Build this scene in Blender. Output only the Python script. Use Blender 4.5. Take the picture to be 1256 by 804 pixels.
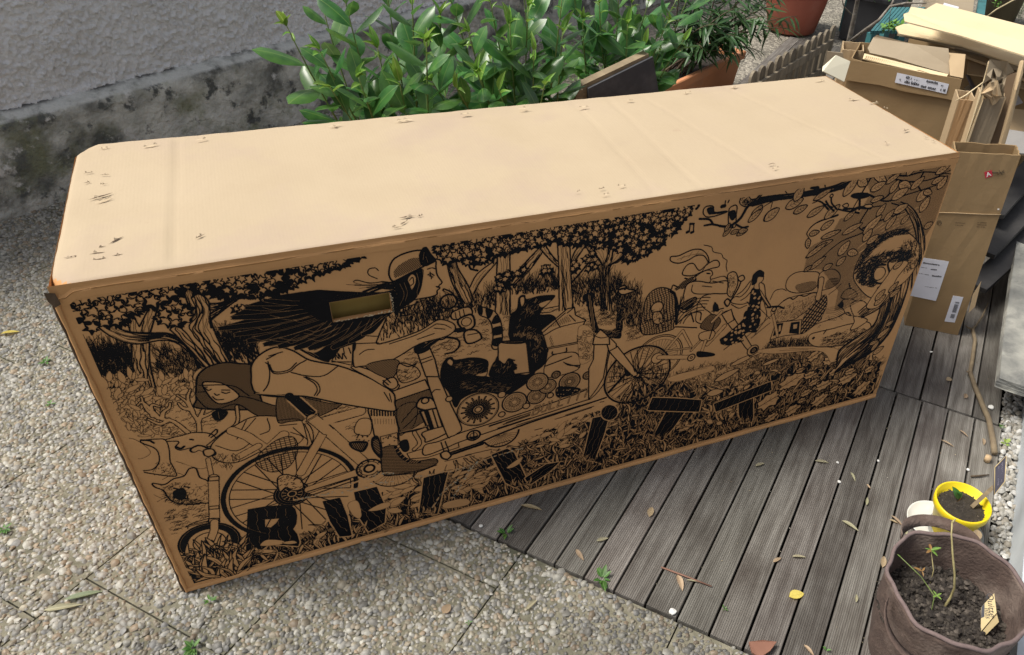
import bpy, bmesh, math, random
import numpy as np
from mathutils import Vector, Matrix

random.seed(7); RNG = np.random.default_rng(11)
for o in list(bpy.data.objects): bpy.data.objects.remove(o)
scene = bpy.context.scene
COL = scene.collection

# ------------------------------------------------------------------ camera
PW_, PH_ = 1256.0, 804.0                       # size of the photograph, used only to read measurements from it
CAM = [0.448968, -1.602937, 1.907603, 0.913479, -0.068351, -0.421909, 0.767418, 0.692757, 0.989144, 139.766669, 21.769788, 0.711545]
def rotm(a, b, c):
    return (Matrix.Rotation(c, 3, 'Z') @ Matrix.Rotation(b, 3, 'Y') @ Matrix.Rotation(a, 3, 'X'))
RC = rotm(*CAM[3:6]); CP = Vector(CAM[0:3]); FOC = CAM[6] * PW_; CX = CAM[9]; CY = CAM[10]; DECK_A = CAM[11]
cam_d = bpy.data.cameras.new('camera'); cam = bpy.data.objects.new('camera', cam_d); COL.objects.link(cam)
cam.matrix_world = Matrix.Translation(CP) @ RC.to_4x4()
cam_d.sensor_fit = 'HORIZONTAL'; cam_d.sensor_width = 36.0; cam_d.lens = CAM[6] * 36.0
cam_d.shift_x = -CX / PW_; cam_d.shift_y = CY / PW_
cam_d.clip_start = 0.02; cam_d.clip_end = 500.0
scene.camera = cam

# ------------------------------------------------------------------ light
SUN_EL, SUN_AZ = math.radians(60), math.radians(159)   # azimuth counted from +X towards +Y, where the sun stands
world = bpy.data.worlds.new('World'); scene.world = world; world.use_nodes = True
wn = world.node_tree; bg = wn.nodes['Background']
sky = wn.nodes.new('ShaderNodeTexSky'); sky.sky_type = 'NISHITA'; sky.sun_disc = False
sky.sun_elevation = SUN_EL; sky.sun_rotation = math.pi/2 - SUN_AZ; sky.dust_density = 4.0; sky.ozone_density = 1.0; sky.air_density = 1.0
hsv = wn.nodes.new('ShaderNodeHueSaturation'); hsv.inputs['Saturation'].default_value = 0.35      # thin bright haze over the blue
wn.links.new(sky.outputs[0], hsv.inputs['Color']); wn.links.new(hsv.outputs[0], bg.inputs[0]); bg.inputs[1].default_value = 0.1
sd = bpy.data.lights.new('sun', 'SUN'); sun = bpy.data.objects.new('sun', sd); COL.objects.link(sun)
sd.energy = 2.6; sd.angle = math.radians(20); sd.color = (1.0, 0.95, 0.86)
sun.rotation_euler = Vector((math.cos(SUN_EL)*math.cos(SUN_AZ), math.cos(SUN_EL)*math.sin(SUN_AZ), math.sin(SUN_EL))).to_track_quat('Z', 'Y').to_euler()
scene.view_settings.view_transform = 'Standard'; scene.view_settings.look = 'None'
scene.view_settings.exposure = 0.55; scene.view_settings.gamma = 1.0

# ------------------------------------------------------------------ measuring helpers
def ray(px, py):
    return RC @ Vector(((px - PW_/2 - CX)/FOC, -(py - PH_/2 - CY)/FOC, -1.0))
def at(px, py, z=0.0):
    d = ray(px, py); return CP + d * ((z - CP.z)/d.z)
def atY(px, py, y):
    d = ray(px, py); return CP + d * ((y - CP.y)/d.y)
def atD(px, py, dist):
    d = ray(px, py); return CP + d.normalized() * dist
class VPlane:
    """a vertical (or leaning) plane through two points; turns a pixel into a point on it"""
    def __init__(s, a, b, lean=0.0):
        s.a = Vector(a); d = Vector(b) - s.a; d.z = 0; s.d = d.normalized()
        n = Vector((s.d.y, -s.d.x, 0)); s.n = (n + Vector((0, 0, lean))).normalized()
    def __call__(s, px, py, off=0.0):
        r = ray(px, py); t = (s.a + s.n*off - CP).dot(s.n) / r.dot(s.n); return CP + r*t
UD = Vector((math.cos(DECK_A), math.sin(DECK_A), 0)); VD = Vector((-math.sin(DECK_A), math.cos(DECK_A), 0))
def dk(u, v, z=0.0): return UD*u + VD*v + Vector((0, 0, z))

# ------------------------------------------------------------------ materials
def M(name, c1, c2=None, rough=0.7, scale=8.0, detail=4.0, bump=0.0, bscale=None, spots=None, spot_scale=3.0, spot_w=(0.5, 0.7),
      rand=0.0, spec=0.5, stretch=(1, 1, 1), bdist=0.01, dist=0.0, attr=None, sub=0.0, lo=0.3, hi=0.7, huer=0.0, coords='Object', metal=0.0, sheen=0.0):
    m = bpy.data.materials.new(name); m.use_nodes = True
    nt = m.node_tree; N = nt.nodes; L = nt.links; b = N['Principled BSDF']
    b.inputs['Roughness'].default_value = rough; b.inputs['Specular IOR Level'].default_value = spec; b.inputs['Metallic'].default_value = metal
    tc = N.new('ShaderNodeTexCoord'); mp = N.new('ShaderNodeMapping'); L.new(tc.outputs[coords], mp.inputs[0]); mp.inputs['Scale'].default_value = stretch
    if rand:                                             # so that alike pieces do not share one pattern
        oi0 = N.new('ShaderNodeObjectInfo'); m0 = N.new('ShaderNodeMath'); m0.operation = 'MULTIPLY'; m0.inputs[1].default_value = 91.0; L.new(oi0.outputs['Random'], m0.inputs[0])
        va = N.new('ShaderNodeVectorMath'); va.operation = 'ADD'; L.new(tc.outputs[coords], va.inputs[0]); L.new(m0.outputs[0], va.inputs[1]); L.new(va.outputs[0], mp.inputs[0])
    c2 = c2 or tuple(x*0.8 for x in c1)
    nz = N.new('ShaderNodeTexNoise'); nz.inputs['Scale'].default_value = scale; nz.inputs['Detail'].default_value = detail; nz.inputs['Distortion'].default_value = dist
    L.new(mp.outputs[0], nz.inputs['Vector'])
    rp = N.new('ShaderNodeValToRGB'); rp.color_ramp.elements[0].position = lo; rp.color_ramp.elements[1].position = hi
    rp.color_ramp.elements[0].color = (*c2, 1); rp.color_ramp.elements[1].color = (*c1, 1); L.new(nz.outputs[0], rp.inputs[0])
    out = rp.outputs[0]
    if attr:
        at_ = N.new('ShaderNodeAttribute'); at_.attribute_name = attr
        mx = N.new('ShaderNodeMix'); mx.data_type = 'RGBA'; mx.blend_type = 'MULTIPLY'; mx.inputs[0].default_value = 1
        L.new(out, mx.inputs[6]); L.new(at_.outputs['Color'], mx.inputs[7]); out = mx.outputs[2]
    if spots:
        n2 = N.new('ShaderNodeTexNoise'); n2.inputs['Scale'].default_value = spot_scale; n2.inputs['Detail'].default_value = 6.0; n2.inputs['Roughness'].default_value = 0.6
        L.new(va.outputs[0] if rand else tc.outputs[coords], n2.inputs['Vector'])
        r2 = N.new('ShaderNodeValToRGB'); r2.color_ramp.elements[0].position = spot_w[0]; r2.color_ramp.elements[1].position = spot_w[1]; L.new(n2.outputs[0], r2.inputs[0])
        mx = N.new('ShaderNodeMix'); mx.data_type = 'RGBA'; L.new(r2.outputs[0], mx.inputs[0]); L.new(out, mx.inputs[6]); mx.inputs[7].default_value = (*spots, 1); out = mx.outputs[2]
    if rand or huer:
        oi = N.new('ShaderNodeObjectInfo'); hs = N.new('ShaderNodeHueSaturation'); mr = N.new('ShaderNodeMapRange')
        L.new(oi.outputs['Random'], mr.inputs[0]); mr.inputs[3].default_value = 1-rand; mr.inputs[4].default_value = 1+rand
        L.new(mr.outputs[0], hs.inputs['Value'])
        if huer:
            mh = N.new('ShaderNodeMapRange'); ml = N.new('ShaderNodeMath'); ml.operation = 'FRACT'; mm = N.new('ShaderNodeMath'); mm.operation = 'MULTIPLY'; mm.inputs[1].default_value = 7.13
            L.new(oi.outputs['Random'], mm.inputs[0]); L.new(mm.outputs[0], ml.inputs[0]); L.new(ml.outputs[0], mh.inputs[0])
            mh.inputs[3].default_value = 0.5-huer; mh.inputs[4].default_value = 0.5+huer; L.new(mh.outputs[0], hs.inputs['Hue'])
        L.new(out, hs.inputs['Color']); out = hs.outputs[0]
    L.new(out, b.inputs['Base Color'])
    if bump:
        bn = N.new('ShaderNodeTexNoise'); bn.inputs['Scale'].default_value = bscale or scale*3; bn.inputs['Detail'].default_value = 5
        L.new(mp.outputs[0], bn.inputs['Vector'])
        bp = N.new('ShaderNodeBump'); bp.inputs['Strength'].default_value = bump; bp.inputs['Distance'].default_value = bdist
        L.new(bn.outputs[0], bp.inputs['Height']); L.new(bp.outputs[0], b.inputs['Normal'])
    if sub:
        b.inputs['Transmission Weight'].default_value = 0.0
    return m

# ------------------------------------------------------------------ mesh helpers
class MB:
    def __init__(s): s.v = []; s.f = []; s.sm = []; s.m = []
    def add(s, vs, fs, smooth=False, mi=0):
        n = len(s.v); s.v += [tuple(x) for x in vs]; s.f += [tuple(i+n for i in f) for f in fs]; s.sm += [smooth]*len(fs); s.m += [mi]*len(fs)
    def box(s, c, e, ax=None, mi=0):
        """box centred at c, half sizes e, axes ax (3 unit vectors)"""
        c = Vector(c); ax = ax or (Vector((1,0,0)), Vector((0,1,0)), Vector((0,0,1)))
        vs = [c + ax[0]*(e[0]*i) + ax[1]*(e[1]*j) + ax[2]*(e[2]*k) for i in (-1,1) for j in (-1,1) for k in (-1,1)]
        s.add(vs, [(0,1,3,2),(4,6,7,5),(0,4,5,1),(2,3,7,6),(0,2,6,4),(1,5,7,3)], mi=mi)
    def tube(s, pts, r, n=8, smooth=True, cap=True, mi=0, flat=1.0):
        pts = [Vector(p) for p in pts]; rs = r if isinstance(r, (list, tuple)) else [r]*len(pts)
        rings = []; ref = Vector((0.13, 0.31, 0.94))
        for i, p in enumerate(pts):
            t = (pts[min(i+1, len(pts)-1)] - pts[max(i-1, 0)]).normalized()
            a = t.cross(ref)
            if a.length < 1e-3: a = t.cross(Vector((1, 0, 0)))
            a.normalize(); b = t.cross(a)
            rings.append([p + (a*math.cos(2*math.pi*k/n) + b*math.sin(2*math.pi*k/n)*flat)*rs[i] for k in range(n)])
        vs = [q for R in rings for q in R]; fs = []
        for i in range(len(pts)-1):
            for k in range(n):
                fs.append((i*n+k, i*n+(k+1) % n, (i+1)*n+(k+1) % n, (i+1)*n+k))
        if cap: fs.append(tuple(range(n))[::-1]); fs.append(tuple((len(pts)-1)*n+k for k in range(n)))
        s.add(vs, fs, smooth, mi)
    def lathe(s, prof, c=(0,0,0), n=32, sx=1.0, sy=1.0, smooth=True, closed=False):
        c = Vector(c); vs = [c + Vector((r*sx*math.cos(2*math.pi*k/n), r*sy*math.sin(2*math.pi*k/n), z)) for r, z in prof for k in range(n)]
        fs = []; m = len(prof)
        for i in range(m-1 if not closed else m):
            j = (i+1) % m
            for k in range(n): fs.append((i*n+k, i*n+(k+1) % n, j*n+(k+1) % n, j*n+k))
        s.add(vs, fs, smooth)
    def sheet(s, pts, th, nrm=None, mi=0):
        """flat polygon with thickness th; pts on its outer face, body behind it"""
        pts = [Vector(p) for p in pts]
        if nrm is None:
            nrm = Vector((0, 0, 0))
            for i in range(len(pts)): nrm += pts[i].cross(pts[(i+1) % len(pts)])
            nrm.normalize()
        n = len(pts); vs = pts + [p - nrm*th for p in pts]
        s.add(vs, [tuple(range(n)), tuple(range(n, 2*n))[::-1]] + [(i, i+n, (i+1) % n + n, (i+1) % n) for i in range(n)], mi=mi)
    def build(s, name, mat, parent=None, loc=None, recalc=True):
        me = bpy.data.meshes.new(name); off = Vector(loc) if loc is not None else Vector((0, 0, 0))
        me.from_pydata([tuple(Vector(v)-off) for v in s.v], [], s.f)
        me.polygons.foreach_set('use_smooth', s.sm)
        mats = mat if isinstance(mat, (list, tuple)) else [mat]
        for m_ in mats: me.materials.append(m_)
        if len(mats) > 1: me.polygons.foreach_set('material_index', s.m)
        if recalc:
            bm = bmesh.new(); bm.from_mesh(me); bmesh.ops.recalc_face_normals(bm, faces=bm.faces); bm.to_mesh(me); bm.free()
        me.update()
        return link(name, me, parent, off if loc is not None else None)
def link(name, me, parent=None, loc=None):
    o = bpy.data.objects.new(name, me); COL.objects.link(o)
    if parent is not None:
        o.parent = parent
        if loc is None: o.matrix_parent_inverse = parent.matrix_world.inverted()
    if loc is not None: o.location = loc
    return o
def tag(o, label=None, cat=None, group=None, kind=None):
    if label: o['label'] = label
    if cat: o['category'] = cat
    if group: o['group'] = group
    if kind: o['kind'] = kind
    return o
def thing(name, loc, label, cat, group=None):
    o = bpy.data.objects.new(name, None); COL.objects.link(o); o.location = loc; o.empty_display_size = 0.05
    o.matrix_world = Matrix.Translation(Vector(loc))
    return tag(o, label, cat, group)
def npmesh(name, V, F, mat, smooth=True, col=None):
    """fast mesh from numpy arrays; F is (n,3) or (n,4)"""
    me = bpy.data.meshes.new(name); k = F.shape[1]
    me.vertices.add(len(V)); me.vertices.foreach_set('co', V.astype(np.float32).ravel())
    me.loops.add(F.size); me.loops.foreach_set('vertex_index', F.astype(np.int32).ravel())
    me.polygons.add(len(F)); me.polygons.foreach_set('loop_start', np.arange(0, F.size, k, dtype=np.int32)); me.polygons.foreach_set('loop_total', np.full(len(F), k, np.int32))
    me.update(calc_edges=True)
    me.polygons.foreach_set('use_smooth', np.full(len(F), smooth))
    if col is not None:
        a = me.color_attributes.new('tint', 'FLOAT_COLOR', 'POINT'); a.data.foreach_set('color', col.astype(np.float32).ravel())
    me.materials.append(mat); me.validate(); me.update()
    return me
# ------------------------------------------------------------------ noise for geometry
def vnoise(x, y, seed=0, oct=4, gain=0.5):
    r = np.random.default_rng(seed); tot = np.zeros_like(x, dtype=float); amp = 1.0; s = 0.0
    G = r.random((oct, 64, 64)); fx, fy = x.copy().astype(float), y.copy().astype(float)
    for o in range(oct):
        xi = np.floor(fx).astype(int); yi = np.floor(fy).astype(int); tx = fx-xi; ty = fy-yi
        tx = tx*tx*(3-2*tx); ty = ty*ty*(3-2*ty); g = G[o]
        a = g[xi % 64, yi % 64]; b = g[(xi+1) % 64, yi % 64]; c = g[xi % 64, (yi+1) % 64]; d = g[(xi+1) % 64, (yi+1) % 64]
        tot += amp*((a*(1-tx)+b*tx)*(1-ty) + (c*(1-tx)+d*tx)*ty); s += amp; amp *= gain; fx *= 2.03; fy *= 2.03
    return tot/s

# ------------------------------------------------------------------ the ground
m_soil_dark = M('soil_under_deck', (0.03, 0.025, 0.02), (0.012, 0.011, 0.01), 0.95, 20)
m_matrix = M('pebble_concrete', (0.25, 0.23, 0.17), (0.14, 0.13, 0.09), 0.9, 45, 8, bump=0.6, bscale=140, bdist=0.004, spots=(0.075, 0.075, 0.05), spot_scale=1.6, spot_w=(0.5, 0.72))
m_joint = M('joint_dirt', (0.05, 0.05, 0.03), (0.02, 0.025, 0.012), 0.95, 30)
def plane_obj(name, quad, mat, kind='structure'):
    b = MB(); b.add(quad, [(0, 1, 2, 3)]); return tag(b.build(name, mat, recalc=False), kind=kind)
def terrain_mat():
    m = M('gravel_ground', (0.30, 0.27, 0.22), (0.16, 0.145, 0.115), 0.9, 3.0, 5); nt = m.node_tree; N = nt.nodes; L = nt.links; b = N['Principled BSDF']
    tc = N.new('ShaderNodeTexCoord'); vo = N.new('ShaderNodeTexVoronoi'); vo.inputs['Scale'].default_value = 55; vo.inputs['Randomness'].default_value = 1
    L.new(tc.outputs['Object'], vo.inputs['Vector'])
    hs = N.new('ShaderNodeSeparateColor'); L.new(vo.outputs['Color'], hs.inputs[0])
    mr = N.new('ShaderNodeMapRange'); mr.inputs[3].default_value = 0.45; mr.inputs[4].default_value = 1.5; L.new(hs.outputs[0], mr.inputs[0])
    mx = N.new('ShaderNodeMix'); mx.data_type = 'RGBA'; mx.blend_type = 'MULTIPLY'; mx.inputs[0].default_value = 1
    src = b.inputs['Base Color'].links[0].from_socket; L.new(src, mx.inputs[6]); L.new(mr.outputs[0], mx.inputs[7]); L.new(mx.outputs[2], b.inputs['Base Color'])
    bp = N.new('ShaderNodeBump'); bp.invert = True; bp.inputs['Strength'].default_value = 0.9; bp.inputs['Distance'].default_value = 0.012; L.new(vo.outputs['Distance'], bp.inputs['Height']); L.new(bp.outputs[0], b.inputs['Normal'])
    return m
m_gravel = terrain_mat()
plane_obj('ground', [(-200, -200, -0.055), (200, -200, -0.055), (200, 200, -0.055), (-200, 200, -0.055)], m_soil_dark)
plane_obj('gravel_bed', [dk(0.56, 0.04, -0.014), dk(60, 0.04, -0.014), dk(60, 40, -0.014), dk(0.56, 40, -0.014)], m_gravel)

plane_obj('gravel_bed', [dk(6.22, -12, -0.014), dk(60, -12, -0.014), dk(60, 0.036, -0.014), dk(6.22, 0.036, -0.014)], m_gravel)
EDGE_U = 0.54
paving = thing('paving', (0, 0, 0), None, None); paving['kind'] = 'structure'
ROWS = []
v0 = 0.77 - 0.5*7
for r in range(14):
    va = v0 + 0.5*r; vb = va + 0.5; off = {0: 0.0, 1: -0.14}[(r+1) % 2] if True else 0
    js = [EDGE_U + off - 0.63*k for k in range(0, 6)]
    if off: js = [EDGE_U] + js
    if va > 0.2: js = [js[0] + 0.63*k for k in (4, 3, 2, 1)] + js if off == 0 else [js[1] + 0.63*k for k in (4, 3, 2, 1)] + js[1:]
    for a, b in zip(js[1:], js[:-1]): ROWS.append((a, b, va, vb))
for (a, b, va, vb) in ROWS:
    g = 0.0022; mb = MB()
    mb.box(dk((a+b)/2, (va+vb)/2, -0.0265), ((b-a)/2-g, (vb-va)/2-g, 0.0205), (UD, VD, Vector((0, 0, 1))))
    mb.build('slab', m_matrix, paving)
tb = MB(); tb.add([dk(-3, v0, -0.03), dk(EDGE_U-.01, v0, -0.03), dk(EDGE_U-.01, v0+7, -0.03), dk(-3, v0+7, -0.03)], [(0, 1, 2, 3)]); tb.build('joint_fill', m_joint, paving, recalc=False)

m_pebble = M('pebble', (1, 1, 1), (0.75, 0.74, 0.72), 0.55, 90, 3, attr='tint', bump=0.15, bscale=300, bdist=0.002)
PAL = np.array([[.44, .42, .375], [.52, .50, .45], [.38, .36, .32], [.58, .56, .49], [.40, .345, .26], [.27, .26, .235], [.58, .56, .49], [.43, .335, .235], [.35, .345, .33], [.47, .42, .32]])
def pebbles(cu, cv, size, z0, jitter_tilt=0.25, n=6, pal=PAL, hk=(0.35, 0.6), asp=(0.55, 0.95), bright=0.73):
    """domed stones whose centres are given in deck coordinates"""
    K = len(cu); r = RNG
    ang = r.random(K)*math.pi; a = size; b = size*r.uniform(asp[0], asp[1], K); h = size*r.uniform(hk[0], hk[1], K)
    k = np.arange(n)*2*math.pi/n
    P = [np.stack([np.zeros(K), np.zeros(K), h], 1)[:, None, :]]
    for rad, hh in ((0.62, 0.78), (1.0, -0.1)):
        jit = r.uniform(0.82, 1.15, (K, n))*rad
        P.append(np.stack([np.cos(k)[None]*jit*a[:, None], np.sin(k)[None]*jit*b[:, None], np.broadcast_to((h*hh)[:, None], (K, n))*r.uniform(0.85, 1.1, (K, n))], 2))
    P = np.concatenate(P, 1)                                     # K, 1+2n, 3
    tx = r.normal(0, jitter_tilt, K)[:, None]; ty = r.normal(0, jitter_tilt, K)[:, None]
    P[..., 2] += P[..., 0]*tx + P[..., 1]*ty
    c, s = np.cos(ang)[:, None], np.sin(ang)[:, None]
    X = P[..., 0]*c - P[..., 1]*s + cu[:, None]; Y = P[..., 0]*s + P[..., 1]*c + cv[:, None]
    W = np.stack([X*UD.x + Y*VD.x, X*UD.y + Y*VD.y, P[..., 2] + z0], 2)
    f = [(0, 1+i, 1+(i+1) % n, 1+(i+1) % n) for i in range(n)]
    f3 = [(0, 1+i, 1+(i+1) % n) for i in range(n)]
    for i in range(n):
        j = (i+1) % n; f3 += [(1+i, 1+n+i, 1+n+j), (1+i, 1+n+j, 1+j)]
    F = (np.array(f3)[None] + (np.arange(K)*(1+2*n))[:, None, None]).reshape(-1, 3)
    col = pal[r.integers(0, len(pal), K)]*r.uniform(0.72, 1.2, (K, 1))*bright
    col = np.repeat(col[:, None], 1+2*n, 1); col = np.concatenate([col, np.ones(col.shape[:2]+(1,))], 2)
    return W.reshape(-1, 3), F, col.reshape(-1, 4)
def in_view(cu, cv, m=60):
    X = cu*UD.x + cv*VD.x; Y = cu*UD.y + cv*VD.y
    R = np.array(RC); q = np.stack([X-CP.x, Y-CP.y, np.full_like(X, -CP.z)], 1) @ R
    ok = q[:, 2] < -0.1; px = PW_/2+CX+FOC*q[:, 0]/-q[:, 2]; py = PH_/2+CY-FOC*q[:, 1]/-q[:, 2]
    return ok & (px > -m*5) & (px < PW_+m*5) & (py > -m) & (py < PH_+m*5), X, Y
sp = 0.0127
uu, vv = np.meshgrid(np.arange(-2.4, 3.0, sp), np.arange(-1.9, 3.4, sp*0.87))
uu = uu + (np.arange(uu.shape[0]) % 2)[:, None]*sp/2
uu = (uu + RNG.uniform(-.36, .36, uu.shape)*sp).ravel(); vv = (vv + RNG.uniform(-.36, .36, vv.shape)*sp).ravel()
ok, X_, Y_ = in_view(uu, vv)
inbox = (X_ > 0.03) & (X_ < 2.32) & (Y_ > 0.03) & (Y_ < 0.66)
WD = math.radians(31.49); WDIR = Vector((math.cos(WD), math.sin(WD), 0)); WN = Vector((math.sin(WD), -math.cos(WD), 0)); W0 = Vector((-0.72, 2.364, 0))
fr = (X_-W0.x)*WN.x + (Y_-W0.y)*WN.y > -0.005
nj = np.ones(len(uu), bool)
for (a, b, va, vb) in ROWS:
    w = 0.0048
    nj &= ~((np.abs(uu-a) < w) & (vv > va) & (vv < vb)) & ~((np.abs(vv-va) < w) & (uu > a-.01) & (uu < b+.01))
dens = vnoise(X_*3, Y_*3, 5); keep = RNG.random(len(uu)) < 0.985 - 0.12*(dens > 0.66)
sel = ok & fr & nj & keep & ~inbox & ((uu < EDGE_U-0.003) | ((vv > 0.275) & (Y_ > 0.66)))
size = np.exp(RNG.normal(math.log(0.0081), 0.30, sel.sum())).clip(0.004, 0.0165)
V, F, C_ = pebbles(uu[sel], vv[sel], size, -0.0055)
moss = vnoise(X_[sel]*1.7, Y_[sel]*1.7, 9); wear = (0.82+0.36*vnoise(X_[sel]*0.9, Y_[sel]*0.9, 21))
mul = np.repeat(wear*(1-0.35*np.clip((moss-0.55)*5, 0, 1)), 13); C_[:, :3] *= mul[:, None]
tag(link('exposed_pebbles', npmesh('exposed_pebbles', V, F, m_pebble, True, C_)), 'small grey and beige pebbles set flush in the concrete paving', 'pebbles', kind='stuff')

# ------------------------------------------------------------------ the deck
m_board = M('weathered_board', (0.23, 0.215, 0.192), (0.105, 0.093, 0.08), 0.62, 5.0, 9, bump=0.5, bscale=40, bdist=0.002, stretch=(1, 14, 14), rand=0.36, huer=0.015,
            spots=(0.075, 0.062, 0.052), spot_scale=3.2, spot_w=(0.48, 0.75), coords='Object', spec=0.35)
deck = thing('deck', (0, 0, 0), None, None); deck['kind'] = 'structure'
PITCH = 0.0965; BW = 0.0905
def board_mesh(length):
    """a ribbed board, its profile extruded; origin at one end, x along the board"""
    prof = [(-BW/2+0.0005, -0.0015)]; nr = 13; m_ = 0.0055; st = (BW-2*m_)/nr
    prof.append((-BW/2+0.002, 0.0)); prof.append((-BW/2+m_, 0.0))
    for i in range(nr):
        x = -BW/2+m_+i*st
        prof += [(x+st*0.22, -0.0017), (x+st*0.5, -0.0017), (x+st*0.72, 0.0), (x+st, 0.0)]
    prof += [(BW/2-0.002, 0.0), (BW/2-0.0005, -0.0015)]
    xs = np.linspace(0, length, 6); vs = []; P = prof + [(BW/2, -0.024), (-BW/2, -0.024)]; n = len(P)
    for j, x in enumerate(xs):
        for (y, z) in P: vs.append((x, y, z))
    fs = [(j*n+i, j*n+(i+1) % n, (j+1)*n+(i+1) % n, (j+1)*n+i) for j in range(len(xs)-1) for i in range(n)]
    fs += [tuple(range(n))[::-1], tuple((len(xs)-1)*n+i for i in range(n))]
    me = bpy.data.meshes.new('board'); me.from_pydata(vs, [], fs); me.materials.append(m_board)
    bm = bmesh.new(); bm.from_mesh(me); bmesh.ops.recalc_face_normals(bm, faces=bm.faces); bm.to_mesh(me); bm.free(); return me
BROWS = [(0.546, 1.846, 0.0), (1.856, 3.25, 0.0115), (3.258, 4.66, 0.006), (4.668, 6.2, 0.0)]
V_FIRST = -0.0148
for ua, ub, dv in BROWS:
    me = board_mesh(ub-ua)
    for k in range(21):
        v = V_FIRST - PITCH*k + dv
        if ua > 2 and v < -1.3 and ua > 4: continue
        o = bpy.data.objects.new('board', me); COL.objects.link(o); o.parent = deck
        o.location = dk(ua + random.uniform(-.002, .002), v + random.uniform(-.0008, .0008), random.uniform(-.0012, .0008)); o.rotation_euler = (0, 0, DECK_A + random.uniform(-.0006, .0006))
jb = MB()
for u in (0.6, 1.1, 1.6, 1.83, 1.88, 2.4, 2.9, 3.4, 4.0, 4.5): jb.box(dk(u, -0.93, -0.04), (0.02, 1.03, 0.0145), (UD, VD, Vector((0, 0, 1))))
jb.build('joist', m_soil_dark, deck)

# ------------------------------------------------------------------ house wall behind the box
m_plaster = M('rough_plaster', (0.80, 0.795, 0.80), (0.70, 0.695, 0.70), 0.9, 2.0, 6, bump=1.0, bscale=75, bdist=0.012, spots=(0.62, 0.615, 0.62), spot_scale=1.1, spot_w=(0.5, 0.8))
m_plinth = M('stained_concrete', (0.64, 0.63, 0.58), (0.36, 0.36, 0.33), 0.85, 7, 12, bump=1.0, bscale=38, bdist=0.014, spots=(0.11, 0.115, 0.105), spot_scale=2.6, spot_w=(0.50, 0.62), lo=0.35, hi=0.62)
def add_layer(m, color, scale, w, seedoff=(0, 0, 0), zlo=None, zhi=None, detail=7):
    """one more stain layer over a material; optionally limited to a height band"""
    nt = m.node_tree; N = nt.nodes; L = nt.links; b = N['Principled BSDF']; src = b.inputs['Base Color'].links[0].from_socket
    tc = N.new('ShaderNodeTexCoord'); mp = N.new('ShaderNodeMapping'); mp.inputs['Location'].default_value = seedoff; L.new(tc.outputs['Object'], mp.inputs[0])
    nz = N.new('ShaderNodeTexNoise'); nz.inputs['Scale'].default_value = scale; nz.inputs['Detail'].default_value = detail; nz.inputs['Roughness'].default_value = 0.65; L.new(mp.outputs[0], nz.inputs['Vector'])
    r = N.new('ShaderNodeMapRange'); r.inputs[1].default_value = w[0]; r.inputs[2].default_value = w[1]; L.new(nz.outputs[0], r.inputs[0]); fac = r.outputs[0]
    if zlo is not None:
        sx = N.new('ShaderNodeSeparateXYZ'); L.new(tc.outputs['Object'], sx.inputs[0])
        r2 = N.new('ShaderNodeMapRange'); r2.inputs[1].default_value = zlo; r2.inputs[2].default_value = zhi; L.new(sx.outputs[2], r2.inputs[0])
        mu = N.new('ShaderNodeMath'); mu.operation = 'MULTIPLY'; L.new(fac, mu.inputs[0]); L.new(r2.outputs[0], mu.inputs[1]); fac = mu.outputs[0]
    mx = N.new('ShaderNodeMix'); mx.data_type = 'RGBA'; L.new(fac, mx.inputs[0]); L.new(src, mx.inputs[6]); mx.inputs[7].default_value = (*color, 1); L.new(mx.outputs[2], b.inputs['Base Color'])
add_layer(m_plinth, (0.22, 0.23, 0.14), 2.7, (0.52, 0.66), (4, 1, 2))
add_layer(m_plinth, (0.10, 0.105, 0.10), 9.0, (0.55, 0.62), (3, 8, 5), detail=12)
add_layer(m_plinth, (0.60, 0.59, 0.57), 13.0, (0.57, 0.66), (9, 3, 1), detail=12)
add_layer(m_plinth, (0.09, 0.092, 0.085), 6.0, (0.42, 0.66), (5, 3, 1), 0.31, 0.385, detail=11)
add_layer(m_plinth, (0.58, 0.58, 0.55), 9.0, (0.3, 0.5), (1, 6, 2), 0.40, 0.41)
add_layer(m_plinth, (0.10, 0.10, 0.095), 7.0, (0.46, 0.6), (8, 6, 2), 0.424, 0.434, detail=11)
wall = thing('rendered_wall', W0, 'grey rough-cast rendered wall with a stained concrete plinth behind the laurel', 'wall')
def wallgrid(name, mat, s0, s1, ds, prof, seed, amp, freq, parent):
    S = np.arange(s0, s1, ds); P = np.array(prof); ns, npf = len(S), len(P)
    off, z = np.meshgrid(P[:, 0], S)[0], None
    SS = np.repeat(S[:, None], npf, 1); OO = np.repeat(P[None, :, 0], ns, 0); ZZ = np.repeat(P[None, :, 1], ns, 0)
    n1 = (vnoise(SS*freq, ZZ*freq+OO*freq, seed, 5, 0.6)-0.5)*amp
    OO = OO + n1; ZZ = ZZ + n1*0.4*(ZZ > 0.3)*(ZZ < 0.5)
    V = np.stack([W0.x+WDIR.x*SS+WN.x*OO, W0.y+WDIR.y*SS+WN.y*OO, ZZ], 2).reshape(-1, 3)
    i, j = np.meshgrid(np.arange(ns-1), np.arange(npf-1), indexing='ij'); a = (i*npf+j).ravel()
    F = np.stack([a, a+npf, a+npf+1, a+1], 1)
    return link(name, npmesh(name, V, F, mat), parent)
prof = [(0.0, z) for z in np.linspace(-0.03, 0.375, 28)] + [(-0.003, 0.392), (-0.010, 0.404), (-0.022, 0.412), (-0.038, 0.420), (-0.055, 0.427), (-0.075, 0.434), (-0.095, 0.438), (-0.12, 0.44)]
wallgrid('plinth', m_plinth, -2.4, 6.5, 0.012, prof, 3, 0.022, 9, wall)
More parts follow.
